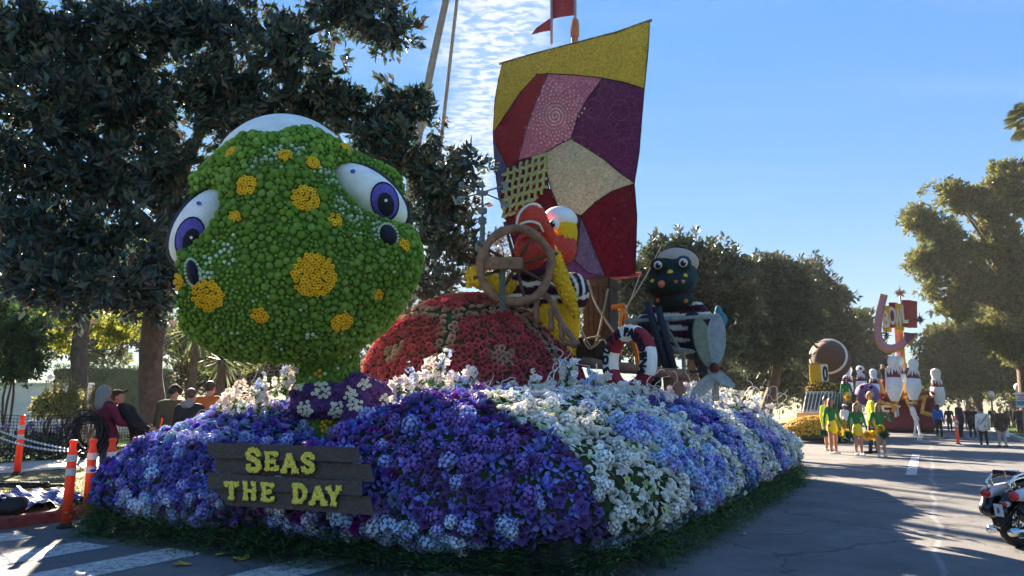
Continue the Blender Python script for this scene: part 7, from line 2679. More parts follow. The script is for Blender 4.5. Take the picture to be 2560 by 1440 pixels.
def pbox(name, m, x0, y0, x1, y1, s, depth, parent, b=.03):      # box whose front covers a rectangle of the picture
    c0, c1 = PS((x0 + x1) / 2, y1, s), PS((x0 + x1) / 2, y0, s)
    w = np.linalg.norm(PS(x1, y1, s) - PS(x0, y1, s))
    hgt_ = c1[2] - c0[2]
    c = (c0 + c1) / 2 + A_([UX, UY, 0]) * depth / 2
    V, Fc = bbox(c, (w, depth, hgt_), rotz(-math.atan2(UX, UY)), b)
    return MB().add(V, Fc).build(name, m, parent)


pbox('base', M_CREAM, 1990, 1032, 2128, 1062, 36.2, 5.5, FB)
pbox('skirt', mat('black_skirt', (.015, .016, .015), .9), 2000, 1062, 2125, 1103, 36.0, 5.4, FB)
MG = PS(2048, 1078, 35.3)
V, Fc = ellipsoid((0, 0, 0), (1.5, .9, .66), 24, 12)
V[:, 2] = np.maximum(V[:, 2], -.25)
MB().add(V @ rotz(-math.atan2(UX, UY)).T + MG, Fc).build('flower_bed', mat('bed_green', (.05, .09, .02)), FB, smooth=True)
p, n_ = on_surface(V, tri(Fc), 2600)
g = (n_[:, 2] > -.2)
p, n_ = p[g] @ rotz(-math.atan2(UX, UY)).T + MG, n_[g] @ rotz(-math.atan2(UX, UY)).T
mb = MB()
scatter(mb, T_BUD, p, basis_from_normal(n_, RNG.uniform(0, 6, len(p))), .055, A_([.72, .36, .02]) * RNG.uniform(.6, 1.3, (len(p), 1)))
mb.build('marigolds', M_PETAL, FB, kind='stuff')
M_FIELD = mat('field_green', (.07, .085, .05), .9, .3, 10, .4, 30)
M_FLINE = mat('field_line', (.70, .70, .66), .8)
q = lambda x, y, s: PS(x, y, s)
A1, A2, A3, A4 = q(2014, 981, 38.0), q(2086, 981, 38.0), q(2074, 1031, 36.6), q(2005, 1031, 36.6)
B2, B3 = q(2108, 981, 40.5), q(2116, 1028, 40.5)
FLD = thing('field_model', 'sloping green football field model with white yard lines', 'field model', (A3 + A4) / 2)
Cc, Dd = q(2035, 981, 41.0), q(2028, 1031, 41.0)
V = A_([A1, A2, A3, A4, B2, B3, Cc, Dd])
MB().add(V, [(0, 3, 2, 1), (1, 2, 5, 4), (0, 1, 4, 6), (4, 5, 7, 6), (6, 7, 3, 0), (3, 7, 5, 2)]).build('block', M_FIELD, FLD)


def fline(a, b, w, parent):
    a, b = A_(a), A_(b)
    V, Fc = tube(A_([a, b]) + A_([-.02, -.035, .02]), w, 4)
    MB().add(V, Fc).build('yard_line', M_FLINE, parent)


lerp = lambda a, b, t: a + (b - a) * t
for t in np.linspace(.04, .96, 8):
    fline(lerp(A1, A2, t), lerp(A4, A3, t), .022, FLD)
for a, b in ((A1, A2), (A4, A3)):
    fline(lerp(a, b, .04), lerp(a, b, .96), .022, FLD)
for t in np.linspace(.15, .9, 4):
    fline(lerp(A2, B2, t), lerp(A3, B3, t), .022, FLD)
for t in np.linspace(.08, .92, 15):      # hash marks
    for u in ((.05, .11), (.89, .95)):
        fline(lerp(lerp(A1, A2, t), lerp(A4, A3, t), u[0]), lerp(lerp(A1, A2, t), lerp(A4, A3, t), u[1]), .012, FLD)
# yellow rose mound
RM = thing('rose_mound', 'mound of yellow roses and greenery on top of the field model', 'flowers', PS(2054, 982, 38.6))
c0 = PS(2054, 976, 38.8)
V, Fc = ellipsoid((0, 0, 0), (.72, .7, .42), 18, 10)
V[:, 2] = np.maximum(V[:, 2], -.1)
MB().add(V + c0, Fc).build('greenery', mat('mound_green', (.03, .06, .02), .9, .4, 20), RM)
p, n_ = on_surface(V, tri(Fc), 900)
kq = spread_points(p, n_, .13)
mb = MB()
scatter(mb, T_ROSE, p[kq] + c0 + n_[kq] * .03, basis_from_normal(n_[kq], RNG.uniform(0, 6, len(kq))), .07, A_([.80, .52, .06]) * RNG.uniform(.7, 1.2, (len(kq), 1)))
leaves(mb, p + c0, n_, .1, [(.03, .07, .02)], 1)
mb.build('yellow_roses', M_PETAL, RM, kind='stuff')
# number block
NB = thing('number_block', 'yellow flower block with a white zero on its side', 'number sign', PS(2050, 953, 38.8))
c = PS(2047, 934, 38.8)
M_YEL = mat('yellow_flowers', (.62, .42, .02), .9, .3, 30, .8, 26, vor=True)
Rn = rotz(math.radians(-58))
V, Fc = bbox(c, (.62, .62, .92), Rn, .03)
MB().add(V, Fc).build('block', M_YEL, NB)
for dz in (-.47, .47):
    V, Fc = bbox(c + A_([0, 0, dz]), (.66, .66, .05), Rn, .01)
    MB().add(V, Fc).build('edge', mat('grey_edge', (.14, .14, .12), .9), NB)
V, Fc = bbox(c + Rn @ A_([.325, 0, 0]), (.03, .52, .84), Rn, .01)
pan = MB().add(V, Fc).build('face', M_FLINE, NB)
V, Fc = text_mesh('0', .95, .03, bold=.03)
V = np.stack([V[:, 2] + .355, V[:, 0] * .8, V[:, 1] - .33], 1) @ Rn.T + c
MB().add(V, Fc).build('digit', M_DARK, pan)
# football
FBL = thing('giant_football', 'giant brown football with white stripe ring and laces', 'football', PS(2076, 945, 40.0))
c = PS(2077, 899, 40.0)
kk = mpp(c[1])
ax = A_([-.55, -.80, .22])
ax /= np.linalg.norm(ax)
e1 = np.cross(ax, A_([0, 0, 1.0]))
e1 /= np.linalg.norm(e1)
RB_ = np.stack([e1, np.cross(ax, e1), ax], 1)
rad = 46 * kk
prof = [(rad * math.sin(t) ** .85, -1.35 * rad * math.cos(t)) for t in np.linspace(.04, math.pi - .04, 22)]
V, Fc = lathe(prof, 36)
MB().add(V @ RB_.T + c, Fc).build('ball', mat('football_brown', (.10, .045, .035), .8, .2, 20, .4, 60), FBL, smooth=True)
an = np.linspace(0, 2 * math.pi, 41)
zr = .62 * rad
rr = np.interp(zr, [p_[1] for p_ in prof], [p_[0] for p_ in prof])
V, Fc = tube(np.stack([rr * np.cos(an), rr * np.sin(an), np.full(41, zr)], 1), .075, 6, cap=False)
MB().add(V @ RB_.T + c, Fc).build('stripe', M_FLINE, FBL, smooth=True)
for dx in (-.12, .12, 0):
    y0 = A_([0, 0, 1.0])
    tp = c + A_([-.25 + dx, -.3, rad * .99 - abs(dx) * .15])
    V, Fc = bbox(tp, (.07 if dx else .5, .7 if dx else .06, .05), rotz(-.4), .02)
    MB().add(V, Fc).build('lace', M_FLINE, FBL)

# ------------------------------------------------------------------ third float: bowling
M_MAR = mat('maroon_flowers', (.15, .015, .03), .9, .3, 20, .8, 18, vor=True)
M_YPL = mat('yellow_lane', (.52, .32, .06), .8, .3, 8, .4, 20)
BW = thing('bowling_float', 'maroon parade float with yellow lane beams under giant bowling pins', 'parade float', PS(2250, 1087, 49.0) * A_([1, 1, 0]))
pbox('base', M_MAR, 2190, 995, 2338, 1074, 49.5, 8, BW, .15)
pbox('skirt', mat('black_skirt', ()), 2194, 1074, 2334, 1086, 49.7, 7.6, BW)
for x0, y0, x1, y1, s in ((2190, 1000, 2246, 1017, 49.0), (2232, 1030, 2262, 960, 49.2), (2258, 1000, 2272, 960, 49.2), (2280, 1003, 2320, 990, 49.1), (2309, 1032, 2338, 1040, 49.0), (2155, 985, 2200, 1012, 49.0), (2262, 990, 2276, 1018, 49.0), (2196, 948, 2210, 985, 49.4), (2312, 992, 2304, 1035, 49.0), (2134, 1020, 2160, 985, 44), (2272, 985, 2292, 1010, 49)):
    V, Fc = tube(A_([PS(x0, y0, s), PS(x1, y1, s)]), (.12, .10), 4)
    MB().add(V, Fc).build('beam', M_YPL, BW)
for x, y0, y1, s in ((2160, 960, 1030, 42), (2216, 920, 980, 44), (2246, 1015, 1040, 44)):
    V, Fc = tube(A_([PS(x, y1, s), PS(x - 2, y0, s)]), .035, 6)
    MB().add(V, Fc).build('strut', mat('white_strut', (.7, .68, .62)), BW)
pbox('deck', M_MAR, 2198, 946, 2300, 1000, 52.0, 3.0, BW, .2)
mb = MB()
P = A_([PS(RNG.uniform(2195, 2335), RNG.uniform(982, 1012), RNG.uniform(49, 52)) for _ in range(260)])
scatter(mb, T_FRILL, P, basis_from_normal(RNG.normal(0, 1, P.shape), RNG.uniform(0, 6, len(P))), .18, A_([.26, .05, .03]) * RNG.uniform(.5, 1.4, (len(P), 1)))
mb.build('red_flowers', M_PETAL, BW, kind='stuff')
V, Fc = text_mesh('ET', .95, .06, bold=.02)
Rr = np.stack([A_([UY, -UX, 0]), A_([0, 0, 1.0]), A_([-UX, -UY, 0])], 1)
MB().add(V @ Rr.T + PS(2228, 1042, 49.3), Fc).build('lettering', M_FLINE, BW)

M_PIN = mat('pin_white', (.74, .74, .76), .7, .12, 6, .3, 30)
M_PINR = mat('pin_band', (.14, .018, .025), .9, .2, 10, .4, 30)


def pin(label, px, yt, yb, s, tilt=0.0, face=False):
    b, tp = PS(px, yb, s), PS(px, yt, s)
    H = tp[2] - b[2]
    t = thing('bowling_pin', label, 'bowling pin', b, 'giant bowling pins')
    R = roty(tilt)
    pr = [(.07, 0), (.085, .015), (.135, .14), (.170, .28), (.172, .36), (.150, .52)]
    V, Fc = lathe([(r * H, z * H) for r, z in pr], 22)
    MB().add(V @ R.T + b, Fc).build('belly', M_PIN, t, smooth=True)
    V, Fc = lathe([(r * H, z * H) for r, z in ((.149, .52), (.115, .61), (.092, .70))], 22)
    MB().add(V @ R.T + b, Fc).build('band', M_PINR, t, smooth=True)
    V, Fc = lathe([(r * H, z * H) for r, z in ((.091, .70), (.095, .76), (.115, .84), (.118, .90), (.100, .96), (.06, .99), (.02, 1.0))], 22)
    MB().add(V @ R.T + b, Fc).build('head', M_PIN, t, smooth=True)
    for q in range(11):                  # white drips down the neck
        a = q * 2 * math.pi / 11
        L1 = RNG.uniform(.06, .16)
        pts = [(.092, .71), (.096 + .17 * L1, .70 - L1 * .5), (.096 + .32 * L1, .70 - L1)]
        V, Fc = tube(A_([[r * H * math.cos(a), r * H * math.sin(a), z * H] for r, z in pts]), (.026 * H, .018 * H, .004 * H), 5)
        MB().add(V @ R.T + b, Fc).build('drip', M_PIN, t, smooth=True)
    if face:
        for dx, z, r in ((-.04, .90, .04), (.05, .80, .05)):
            V, Fc = ellipsoid(A_([dx * H, -.112 * H, z * H]), (r * H, .03 * H, r * H), 12, 8)
            MB().add(V @ R.T + b, Fc).build('spot', M_PINR, t, smooth=True)
    return t


pin('tallest front bowling pin left of the sign pole', 2237, 889, 1003, 48.5, .04)
pin('bowling pin just behind the tallest front one', 2251, 889, 985, 50, .03)
pin('bowling pin leaning right of the sign pole', 2284, 897, 1000, 48.5, .08)
pin('bowling pin standing alone at the right end of the float', 2347, 921, 1018, 50, 0)
pin('small bowling pin with two dark spots above the ball', 2156, 914, 995, 43, 0, True)
pin('small plain bowling pin right of the ball', 2187, 922, 1000, 43.5, .02)
pin('bowling pin half hidden behind the football', 2116, 914, 1000, 43, .12)
# ball
BL = thing('bowling_ball', 'large mauve bowling ball with finger holes among the pins', 'bowling ball', PS(2168, 1012, 42))
c = PS(2168, 986, 42)
kk = mpp(c[1])
V, Fc = ellipsoid(c, 28 * kk, 28, 18)
MB().add(V, Fc).build('ball', mat('ball_mauve', (.22, .10, .26), .85, .25, 10, .5, 20), BL, smooth=True)
for px, py, r in ((2156, 968, 6), (2178, 968, 5.5), (2171, 982, 6)):
    dv = PS(px, py, 42) - c
    dv = dv + A_([-UX, -UY, 0]) * math.sqrt(max(0, (28 * kk) ** 2 - dv @ dv))
    V, Fc = ellipsoid(c + dv * .97, r * kk, 14, 9)
    MB().add(V, Fc).build('finger_hole', mat('hole_dark', (.05, .012, .03), .9), BL, smooth=True)

# BOWL sign
BS = thing('bowl_sign', 'tall retro sign spelling BOWL with a curved arrow', 'sign', PS(2250, 1000, 51))
SG = 50.0
M_RED = mat('sign_red', (.26, .012, .025), .9, .25, 14, .7, 12, vor=True)
M_ORG = mat('sign_orange', (.46, .22, .03), .85, .2, 10, .3, 20)
M_LIL = mat('sign_lilac', (.42, .20, .32), .9, .3, 14, .8, 14, vor=True)
for x0, x1, y0, y1, m_, ch, dp, off in ((2207, 2223, 764, 827, M_YEL, 'B', .35, .12), (2222, 2239, 756, 819, M_RED, 'O', .35, 0), (2238, 2254, 760, 827, M_YEL, 'W', .35, .12), (2253, 2274, 750, 817, M_RED, 'L', 1.1, 0)):
    V, Fc = extrude([(x0, y1), (x1, y1), (x1, y0), (x0, y0)], lambda x, y, t: PS(x, y, SG - off) + t * A_([UX * 1.0 + UY * .42, UY * 1.0 - UX * .42, 0]), dp * .85)
    pn = MB().add(V, Fc).build('panel', m_, BS)
    hh = {'B': 1.45, 'O': 1.5, 'W': 1.6, 'L': 1.5}[ch]
    V, Fc = text_mesh(ch, hh, .1, bold=.03)
    wd = V[:, 0].max() - V[:, 0].min()
    cw = {'B': .34, 'O': .36, 'W': .40, 'L': .30}[ch]
    V = V - A_([(V[:, 0].max() + V[:, 0].min()) / 2, (V[:, 1].max() + V[:, 1].min()) / 2, 0])
    V[:, 0] *= cw / wd
    tgt = PS((x0 + x1) / 2 - (1 if ch == 'L' else 0), (y0 + y1) / 2 + 2, SG - off - .04)
    MB().add(V @ Rr.T + tgt, Fc).build('letter', M_FLINE, pn)
for path, m_, off, w in (([(2211, 736), (2200, 780), (2194, 830), (2203, 862), (2225, 872), (2250, 865), (2268, 846)], M_ORG, 0, 1.0), ([(2209, 742), (2198, 785), (2194, 832), (2204, 860), (2226, 869), (2249, 862), (2264, 848)], M_LIL, -.12, .66)):
    pts = spline([(a, b, 0) for a, b in path], 5)[:, :2]
    n = len(pts)
    wd = np.interp(np.linspace(0, 1, n), [0, .3, .6, 1], [11, 12, 13, 11]) * w
    Tn = np.gradient(pts, axis=0)
    Tn /= np.linalg.norm(Tn, axis=1)[:, None]
    Nn = np.stack([-Tn[:, 1], Tn[:, 0]], 1) * wd[:, None]
    V, Fc = [], []
    for i in range(n):
        for sg, dd in ((-1, 0), (1, 0), (1, .7), (-1, .7)):
            V.append(PS(pts[i][0] + Nn[i][0] * sg * .85, pts[i][1] + Nn[i][1] * sg * .85, SG - .35 + off + dd))
    for i in range(n - 1):
        for k_ in range(4):
            Fc.append((i * 4 + k_, i * 4 + (k_ + 1) % 4, (i + 1) * 4 + (k_ + 1) % 4, (i + 1) * 4 + k_))
    Fc += [(0, 1, 2, 3), ((n - 1) * 4 + 3, (n - 1) * 4 + 2, (n - 1) * 4 + 1, (n - 1) * 4)]
    MB().add(V, Fc).build('arrow_shaft', m_, BS)
for poly, m_, o_ in (([(2262, 833), (2297, 832), (2276, 866), (2268, 858), (2262, 868), (2255, 862), (2262, 850)], M_ORG, -.3), ([(2259, 830), (2290, 834), (2270, 860), (2262, 850)], mat('arrow_plum', (.12, .05, .12), .9), -.5)):
    V, Fc = extrude(poly, lambda x, y, t: PS(x, y, SG + o_ + t), .6 if o_ == -.3 else .3)
    MB().add(V, Fc).build('arrow_head', m_, BS)
pbox('pole', M_ORG, 2250, 820, 2261, 925, SG + .5, .5, BS)
pbox('pole_panel', M_LIL, 2238, 820, 2250, 895, SG + .4, .4, BS)
for (px, py, r, m_, lab) in ((2250, 733, 23, mat('star_orange', (.34, .14, .02), .8), 'orange'), (2299, 799, 19, M_NAVY, 'dark'), (2216, 839, 17, M_NAVY, 'dark')):
    c = PS(px, py, SG - .3)
    kk = mpp(c[1])
    mb = MB()
    V, Fc = ico(1)
    mb.add(V * r * kk * .22 + c, Fc)
    for q in range(26):
        d = RNG.normal(0, 1, 3) if q > 7 else A_([math.cos(q * math.pi / 4), -.1, math.sin(q * math.pi / 4)])
        d = d / np.linalg.norm(d)
        L1 = r * kk * (1.0 if q in (2,) else .85 if q < 8 and q % 2 == 0 else .62)
        V, Fc = tube(A_([c, c + d * L1]), (.06, .004), 4)
        mb.add(V, Fc)
    mb.build('starburst', m_, BS)
V, Fc = tube(A_([PS(2250, 735, SG), PS(2250, 765, SG)]), .03, 6)
MB().add(V, Fc).build('star_rod', M_POLE, BS)

# riders on the floats
for px, yt, s, lab, tp, hs, yaw in ((2206, 911, 52.6, 'rider in dark clothes left of the tallest pin', 'black', 'long', .3), (2222, 915, 52.9, 'rider in brown squeezed beside the tallest pin', 'brown', 'long', -.2), (2264, 908, 52.6, 'rider in a dark jacket over a light blue shirt by the sign pole', 'navy', 'short', .2), (2277, 911, 52.9, 'rider in maroon behind the leaning pin', 'maroon', 'long', -.3)):
    tp_ = PS(px, yt, s)
    person(lab, tp_ - A_([0, 0, 1.72]), 1.72, yaw, tp, 'black', 'black', (.05, .025, .02), hs, res=.026, group='riders among the pins')
tp_ = PS(2113, 944, 37.5)
o = person('cheerleader in green standing on the football float', tp_ - A_([0, 0, 1.62]), 1.62, .2, 'green', 'yellow', 'white', (.025, .015, .012), 'long', skirt='yellow', bare=True, res=.02, arms=dict(L=((-.25, -.1, -1), (.25, -.6, -.7)), R=((.25, -.1, -1), (-.25, -.6, -.7))), group='cheerleaders')
pompom(o['L'] + A_([0, -.1, -.05]), PG_Y, 'yellow pom pom of the cheerleader on the football float', .16)
pompom(o['R'] + A_([0, -.1, 0]), PG_G, 'dark green pom pom of the cheerleader on the football float', .16)
pbox('step', mat('step_green', (.04, .05, .03), .9), 2095, 1008, 2130, 1036, 37.2, 2.2, FB)

# ------------------------------------------------------------------ street furniture
M_GLOBE = mat('lamp_globe', (.62, .62, .58), .35, .08, 6)
M_POST = mat('lamp_post_paint', (.20, .19, .16), .7, .3, 8, .3, 30)
for px, py, r, lab in ((2547, 968, 10.5, 'globe street lamp nearest the right edge'), (2477, 985, 8, 'globe street lamp, second from the right edge'), (2442, 994, 6.2, 'globe street lamp behind the walkers, third from the right'), (2425, 1000, 5, 'globe street lamp, fourth from the right'), (2410, 1004, 4, 'farthest small globe street lamp beside the last pin')):
    Y = .235 * FPX / r
    c = PY(px, py, Y)
    b = gz(c, .15)
    t = thing('street_lamp', lab, 'street lamp', b, 'globe street lamps')
    V, Fc = lathe([(.17, 0), (.17, .25), (.11, .32), (.075, .5), (.06, 1.4), (.055, c[2] - .15 - .30), (.10, c[2] - .15 - .24), (.11, c[2] - .15 - .19)], 12, b)
    MB().add(V, Fc).build('post', M_POST, t, smooth=True)
    V, Fc = ellipsoid(c, (.235, .235, .235), 20, 14)
    MB().add(V, Fc).build('globe', M_GLOBE, t, smooth=True)
PS_ = thing('parking_sign', 'red and white parking sign plate with blue panel at the right edge', 'sign', gz(PY(2556, 1040, 36), .15))
V, Fc = bbox(PY(2556, 1000, 36), (.62, .03, .72), None, .005)
MB().add(V, Fc).build('plate', mat('sign_white', (.66, .66, .66), .5), PS_)
for y0, m_, w, h_ in ((988, mat('sign_red_print', (.45, .03, .03), .5), .5, .05), (993, mat('sign_red_print', ()), .4, .04), (998, mat('sign_red_print', ()), .5, .04), (1008, mat('sign_blue_print', (.05, .20, .32), .5), .56, .2)):
    V, Fc = bbox(PY(2556, y0, 35.96), (w, .012, h_), None, .002)
    MB().add(V, Fc).build('print', m_, PS_)
V, Fc = tube(A_([gz(PY(2556, 1040, 36.06), .15), PY(2556, 985, 36.06)]), .03, 8)
MB().add(V, Fc).build('post', M_POST, PS_)

# delineator posts
M_DORG = mat('delineator_orange', (.92, .11, .03), .45, .12, 8, .1, 20, spec=.4, transl=.25)
M_DWHT = mat('reflective_band', (.62, .62, .62), .4, .2, 20)


def delineator(label, base, h=1.1):
    t = thing('delineator_post', label, 'traffic post', base, 'orange traffic posts')
    V, Fc = lathe([(.105, 0), (.11, .015), (.10, .03), (.072, .045), (.066, .06)], 14, base)
    MB().add(V, Fc).build('base', mat('rubber_base', (.02, .02, .02), .9), t)
    V, Fc = lathe([(.064, .05), (.060, .5 * h), (.056, .86 * h), (.045, .90 * h), (.038, .92 * h), (.038, .965 * h), (.05, .975 * h), (.05, h), (.035, h + .012)], 16, base)
    MB().add(V, Fc).build('tube', M_DORG, t, smooth=True)
    for z0, z1 in ((.60, .68), (.76, .84)):
        V, Fc = lathe([(.0615, z0 * h), (.0605, z1 * h)], 16, base)
        MB().add(V, Fc[:-2]).build('band', M_DWHT, t, smooth=True)
    return t


delineator('orange post nearest the kerb, leftmost of the front pair', RC(5.87, -9.83, 0))
delineator('orange post touching the flowers, right one of the front pair', RC(6.20, -9.93, 0))
b3 = PD(283, 1095, -9.9)
delineator('orange post half hidden behind the flowers in front of the jeans', gz(b3, 0))
b4 = PD(342, 1092, -9.9)
delineator('orange post behind the flowers, rightmost of the kerb row', gz(b4, 0))
delineator('lone orange post on the verge by the mesh fence', gz(PG(42, 1187, .2), .2), 1.16)
delineator('small orange post beside the walkers on the road', RC(36.2, .98, 0), 1.15)
delineator('orange post glimpsed between the black coats and the flowers', gz(PY(405, 1100, 14.5), .17), 1.15)
# chains from the kerb post to the left
CH = thing('chain', 'two strands of silver chain sagging from the front orange post', 'chain', RC(5.87, -9.83, .6))
M_CHAIN = mat('chain_steel', (.55, .55, .55), .4, .2, 20, metal=.5)
for y0, y1, sag in ((1070, 1122, .05), (1082, 1128, .09)):
    a, b = PG(-60, 1260, .6), PD(166, y1, -9.85)
    a = PY(-60, y0 - 18, 13.5)
    mb = MB()
    n = 62
    for i in range(n):
        t = i / (n - 1)
        c = a + (b - a) * t - A_([0, 0, sag * 4 * t * (1 - t)])
        d = (b - a) / np.linalg.norm(b - a)
        s_ = np.cross(d, A_([0, 0, 1.0])) if i % 2 else A_([0, 0, 1.0])
        an = np.linspace(0, 2 * math.pi, 9)
        V, Fc = tube(c + np.outer(np.cos(an), d) * .040 + np.outer(np.sin(an), s_) * .015, .0055, 4, cap=False)
        mb.add(V, Fc)
    mb.build('strand', M_CHAIN, CH)

# white wall, mesh fence, lamp
WL = thing('garden_wall', 'white rendered garden wall with a coping at the far left', 'wall', gz(PY(60, 1080, 27), .2))
M_WALL = mat('white_render', (.62, .62, .62), .9, .12, 3, .3, 20)
cw = gz(PY(60, 1080, 27), 1.25)
V, Fc = bbox(cw, (4.4, .25, 2.1), rotz(.05), .02)
MB().add(V, Fc).build('wall', M_WALL, WL)
V, Fc = bbox(cw + A_([0, -.02, 1.09]), (4.5, .36, .08), rotz(.05), .02)
MB().add(V, Fc).build('coping', M_WALL, WL)
LM = thing('garden_lamp', 'small white ball lamp on the garden wall', 'lamp', PY(128, 960, 27))
V, Fc = ellipsoid(PY(128, 944, 27), .12, 14, 10)
MB().add(V, Fc).build('globe', M_GLOBE, LM, smooth=True)
V, Fc = tube(A_([PY(128, 962, 27), PY(128, 946, 27)]), .03, 6)
MB().add(V, Fc).build('stem', M_POST, LM)
FN = thing('mesh_fence', 'black plastic mesh fence along the pavement on the left', 'fence', RC(9, -19.3, .2))
M_MESH = mat('black_mesh', (.012, .013, .012), .7)
fa, fb = RC(2.0, -19.5, .2), RC(15.5, -19.3, .2)
for i, t in enumerate(np.linspace(0, 1, 8)):
    p0 = fa + (fb - fa) * t
    V, Fc = tube(A_([p0, p0 + A_([.02, 0, 1.25])]), .018, 5)
    MB().add(V, Fc).build('post', M_MESH, FN)
mb = MB()
for z in np.linspace(.05, 1.15, 15):
    pts = [fa + (fb - fa) * t + A_([0, 0, z - .05 * abs(math.sin(t * 7 * math.pi))]) for t in np.linspace(0, 1, 40)]
    V, Fc = tube(A_(pts), .0075, 3, cap=False)
    mb.add(V, Fc)
for t in np.linspace(0, 1, 170):
    p0 = fa + (fb - fa) * t
    V, Fc = tube(A_([p0 + A_([0, 0, .02]), p0 + A_([0, 0, 1.13])]), .0075, 3, cap=False)
    mb.add(V, Fc)
mb.build('mesh', M_MESH, FN, kind='stuff')
# tarpaulin, bag, cables
tp_, n = [], 26
c0, c1, c2 = PG(-60, 1240, .19), PG(158, 1228, .19), PG(30, 1282, .18)
V = []
for i in range(n):
    for j in range(14):
        u, v = i / (n - 1), j / 13
        p0 = c0 + (c1 - c0) * u + (c2 - c0) * v * (1 - .35 * u)
        V.append(p0 + A_([0, 0, .05 + .05 * math.sin(u * 17 + v * 5) * math.sin(v * 9 + u * 4) + .03 * math.sin(u * 31)]))
Fc = [(i * 14 + j, (i + 1) * 14 + j, (i + 1) * 14 + j + 1, i * 14 + j + 1) for i in range(n - 1) for j in range(13)]
MB().add(V, Fc).build('tarpaulin', mat('blue_tarp', (.006, .035, .20), .55, .15, 6, .2, 30, spec=.3), smooth=False, label='crumpled blue tarpaulin on the verge behind the red kerb', cat='tarpaulin')
S = Solid(A_([-.6, -.4, -.1]), A_([.6, .4, .5]), .03)
S.ell((0, 0, .08), (.24, .15, .10), None, .06).ell((.1, .02, .13), (.13, .1, .08), None, .05).cap((-.18, -.05, .1), (-.02, -.1, .24), .02, .02, .02).cap((-.02, -.1, .24), (.14, -.05, .16), .02, .02, .02)
V, Q, _ = S.mesh()
MB().add(V + gz(PG(18, 1283, .17), .17), Q).build('bag', mat('black_bag', (.015, .015, .017), .6, .3, 8, .4, 20), smooth=True, label='black bag lying on the blue tarpaulin at the left edge', cat='bag')
mb = MB()
cc = PG(25, 1222, .19)
for q in range(7):
    a0 = RNG.uniform(0, 6)
    r_ = RNG.uniform(.3, .6)
    pts = [cc + A_([r_ * 1.6 * math.cos(a0 + t) + RNG.normal(0, .03), r_ * .5 * math.sin(a0 + t), .03 + .05 * q / 7 + RNG.uniform(0, .03)]) for t in np.linspace(0, 5.5, 22)]
    V, Fc = tube(spline(pts, 2), .016, 5)
    mb.add(V, Fc)
mb.build('cable', mat('black_cable', (.012, .012, .012), .5), label='tangle of black cable lying behind the tarpaulin', cat='cable')
# coil of cable carried at the front of the maroon jacket
mb = MB()
cc = PY(222, 1080, 12.6)
for q in range(16):
    r1, r2 = RNG.uniform(.20, .30), RNG.uniform(.22, .34)
    o_ = RNG.normal(0, .05, 3)
    an = np.linspace(0, 2 * math.pi, 22)
    pts = cc + o_ + np.stack([r1 * np.cos(an), .12 * np.sin(an + q) * .6, r2 * np.sin(an) - .05], 1) + RNG.normal(0, .01, (22, 3))
    V, Fc = tube(pts, .014, 5, cap=False)
    mb.add(V, Fc)
mb.build('cable_coil', mat('black_cable', ()), label='thick coil of black cable held before the maroon jacket', cat='cable')

# parked car glimpsed behind the people
CR = thing('parked_car', 'white car glimpsed between the garden trunk and the people', 'car', gz(PY(232, 1050, 25), .2))
cc = gz(PY(245, 1050, 25), .2)
Rc = rotz(.5)
S = Solid(A_([-2.4, -1.1, .1]), A_([2.4, 1.1, 1.7]), .06)
S.cap((-1.8, -.5, .6), (1.8, -.5, .62), .33, .33, .2).cap((-1.8, .5, .6), (1.8, .5, .62), .33, .33, .2)
S.cap((-1.1, -.35, 1.05), (.6, -.35, 1.1), .30, .28, .15).cap((-1.1, .35, 1.05), (.6, .35, 1.1), .30, .28, .15)
V, Q, _ = S.mesh()
MB().add(V @ Rc.T + cc, Q).build('body', mat('car_white', (.62, .62, .64), .25, .03, 4, coat=.6), CR, smooth=True)
V, Fc = bbox(cc + Rc @ A_([-.2, 0, 1.12]), (1.7, 1.30, .34), Rc, .08)
MB().add(V, Fc).build('windows', mat('car_glass', (.02, .025, .03), .08, .05), CR)
for x in (-1.35, 1.35):
    for y in (-.72, .72):
        V, Fc = lathe([(.08, -.1), (.28, -.1), (.33, -.05), (.33, .05), (.28, .1), (.08, .1)], 16)
        w = MB().add(V @ rotx(math.pi / 2).T @ Rc.T + cc + Rc @ A_([x, y, .33]), Fc).build('wheel', MATS['tyre_rubber'], CR)

# ------------------------------------------------------------------ police motorcycle at the right edge
mc = PG(2548, 1368, 0)
MC = thing('motorcycle', 'black and white police motorcycle with red tail lamp at the right edge', 'motorcycle', mc)
fw = A_([.92, .39, 0])
sd = A_([.39, -.92, 0])                   # towards the viewer
Rm_ = np.stack([fw, -sd, A_([0, 0, 1.0])], 1)   # local x forward, y far side, z up
M_BLK = mat('black_enamel', (.012, .013, .016), .25, .1, 6, coat=.5)
M_WHT = mat('white_enamel', (.66, .68, .72), .25, .05, 6, coat=.5)
M_CHR = mat('chrome', (.70, .70, .72), .15, .05, 10, metal=1.0)
M_TYR = MATS['tyre_rubber']
M_REDL = mat('red_lens', (.55, .012, .015), .12, .2, 30, .3, 60, coat=.6)


MS = .80


def loc(*p): return Rm_ @ A_(p, float) * MS + mc


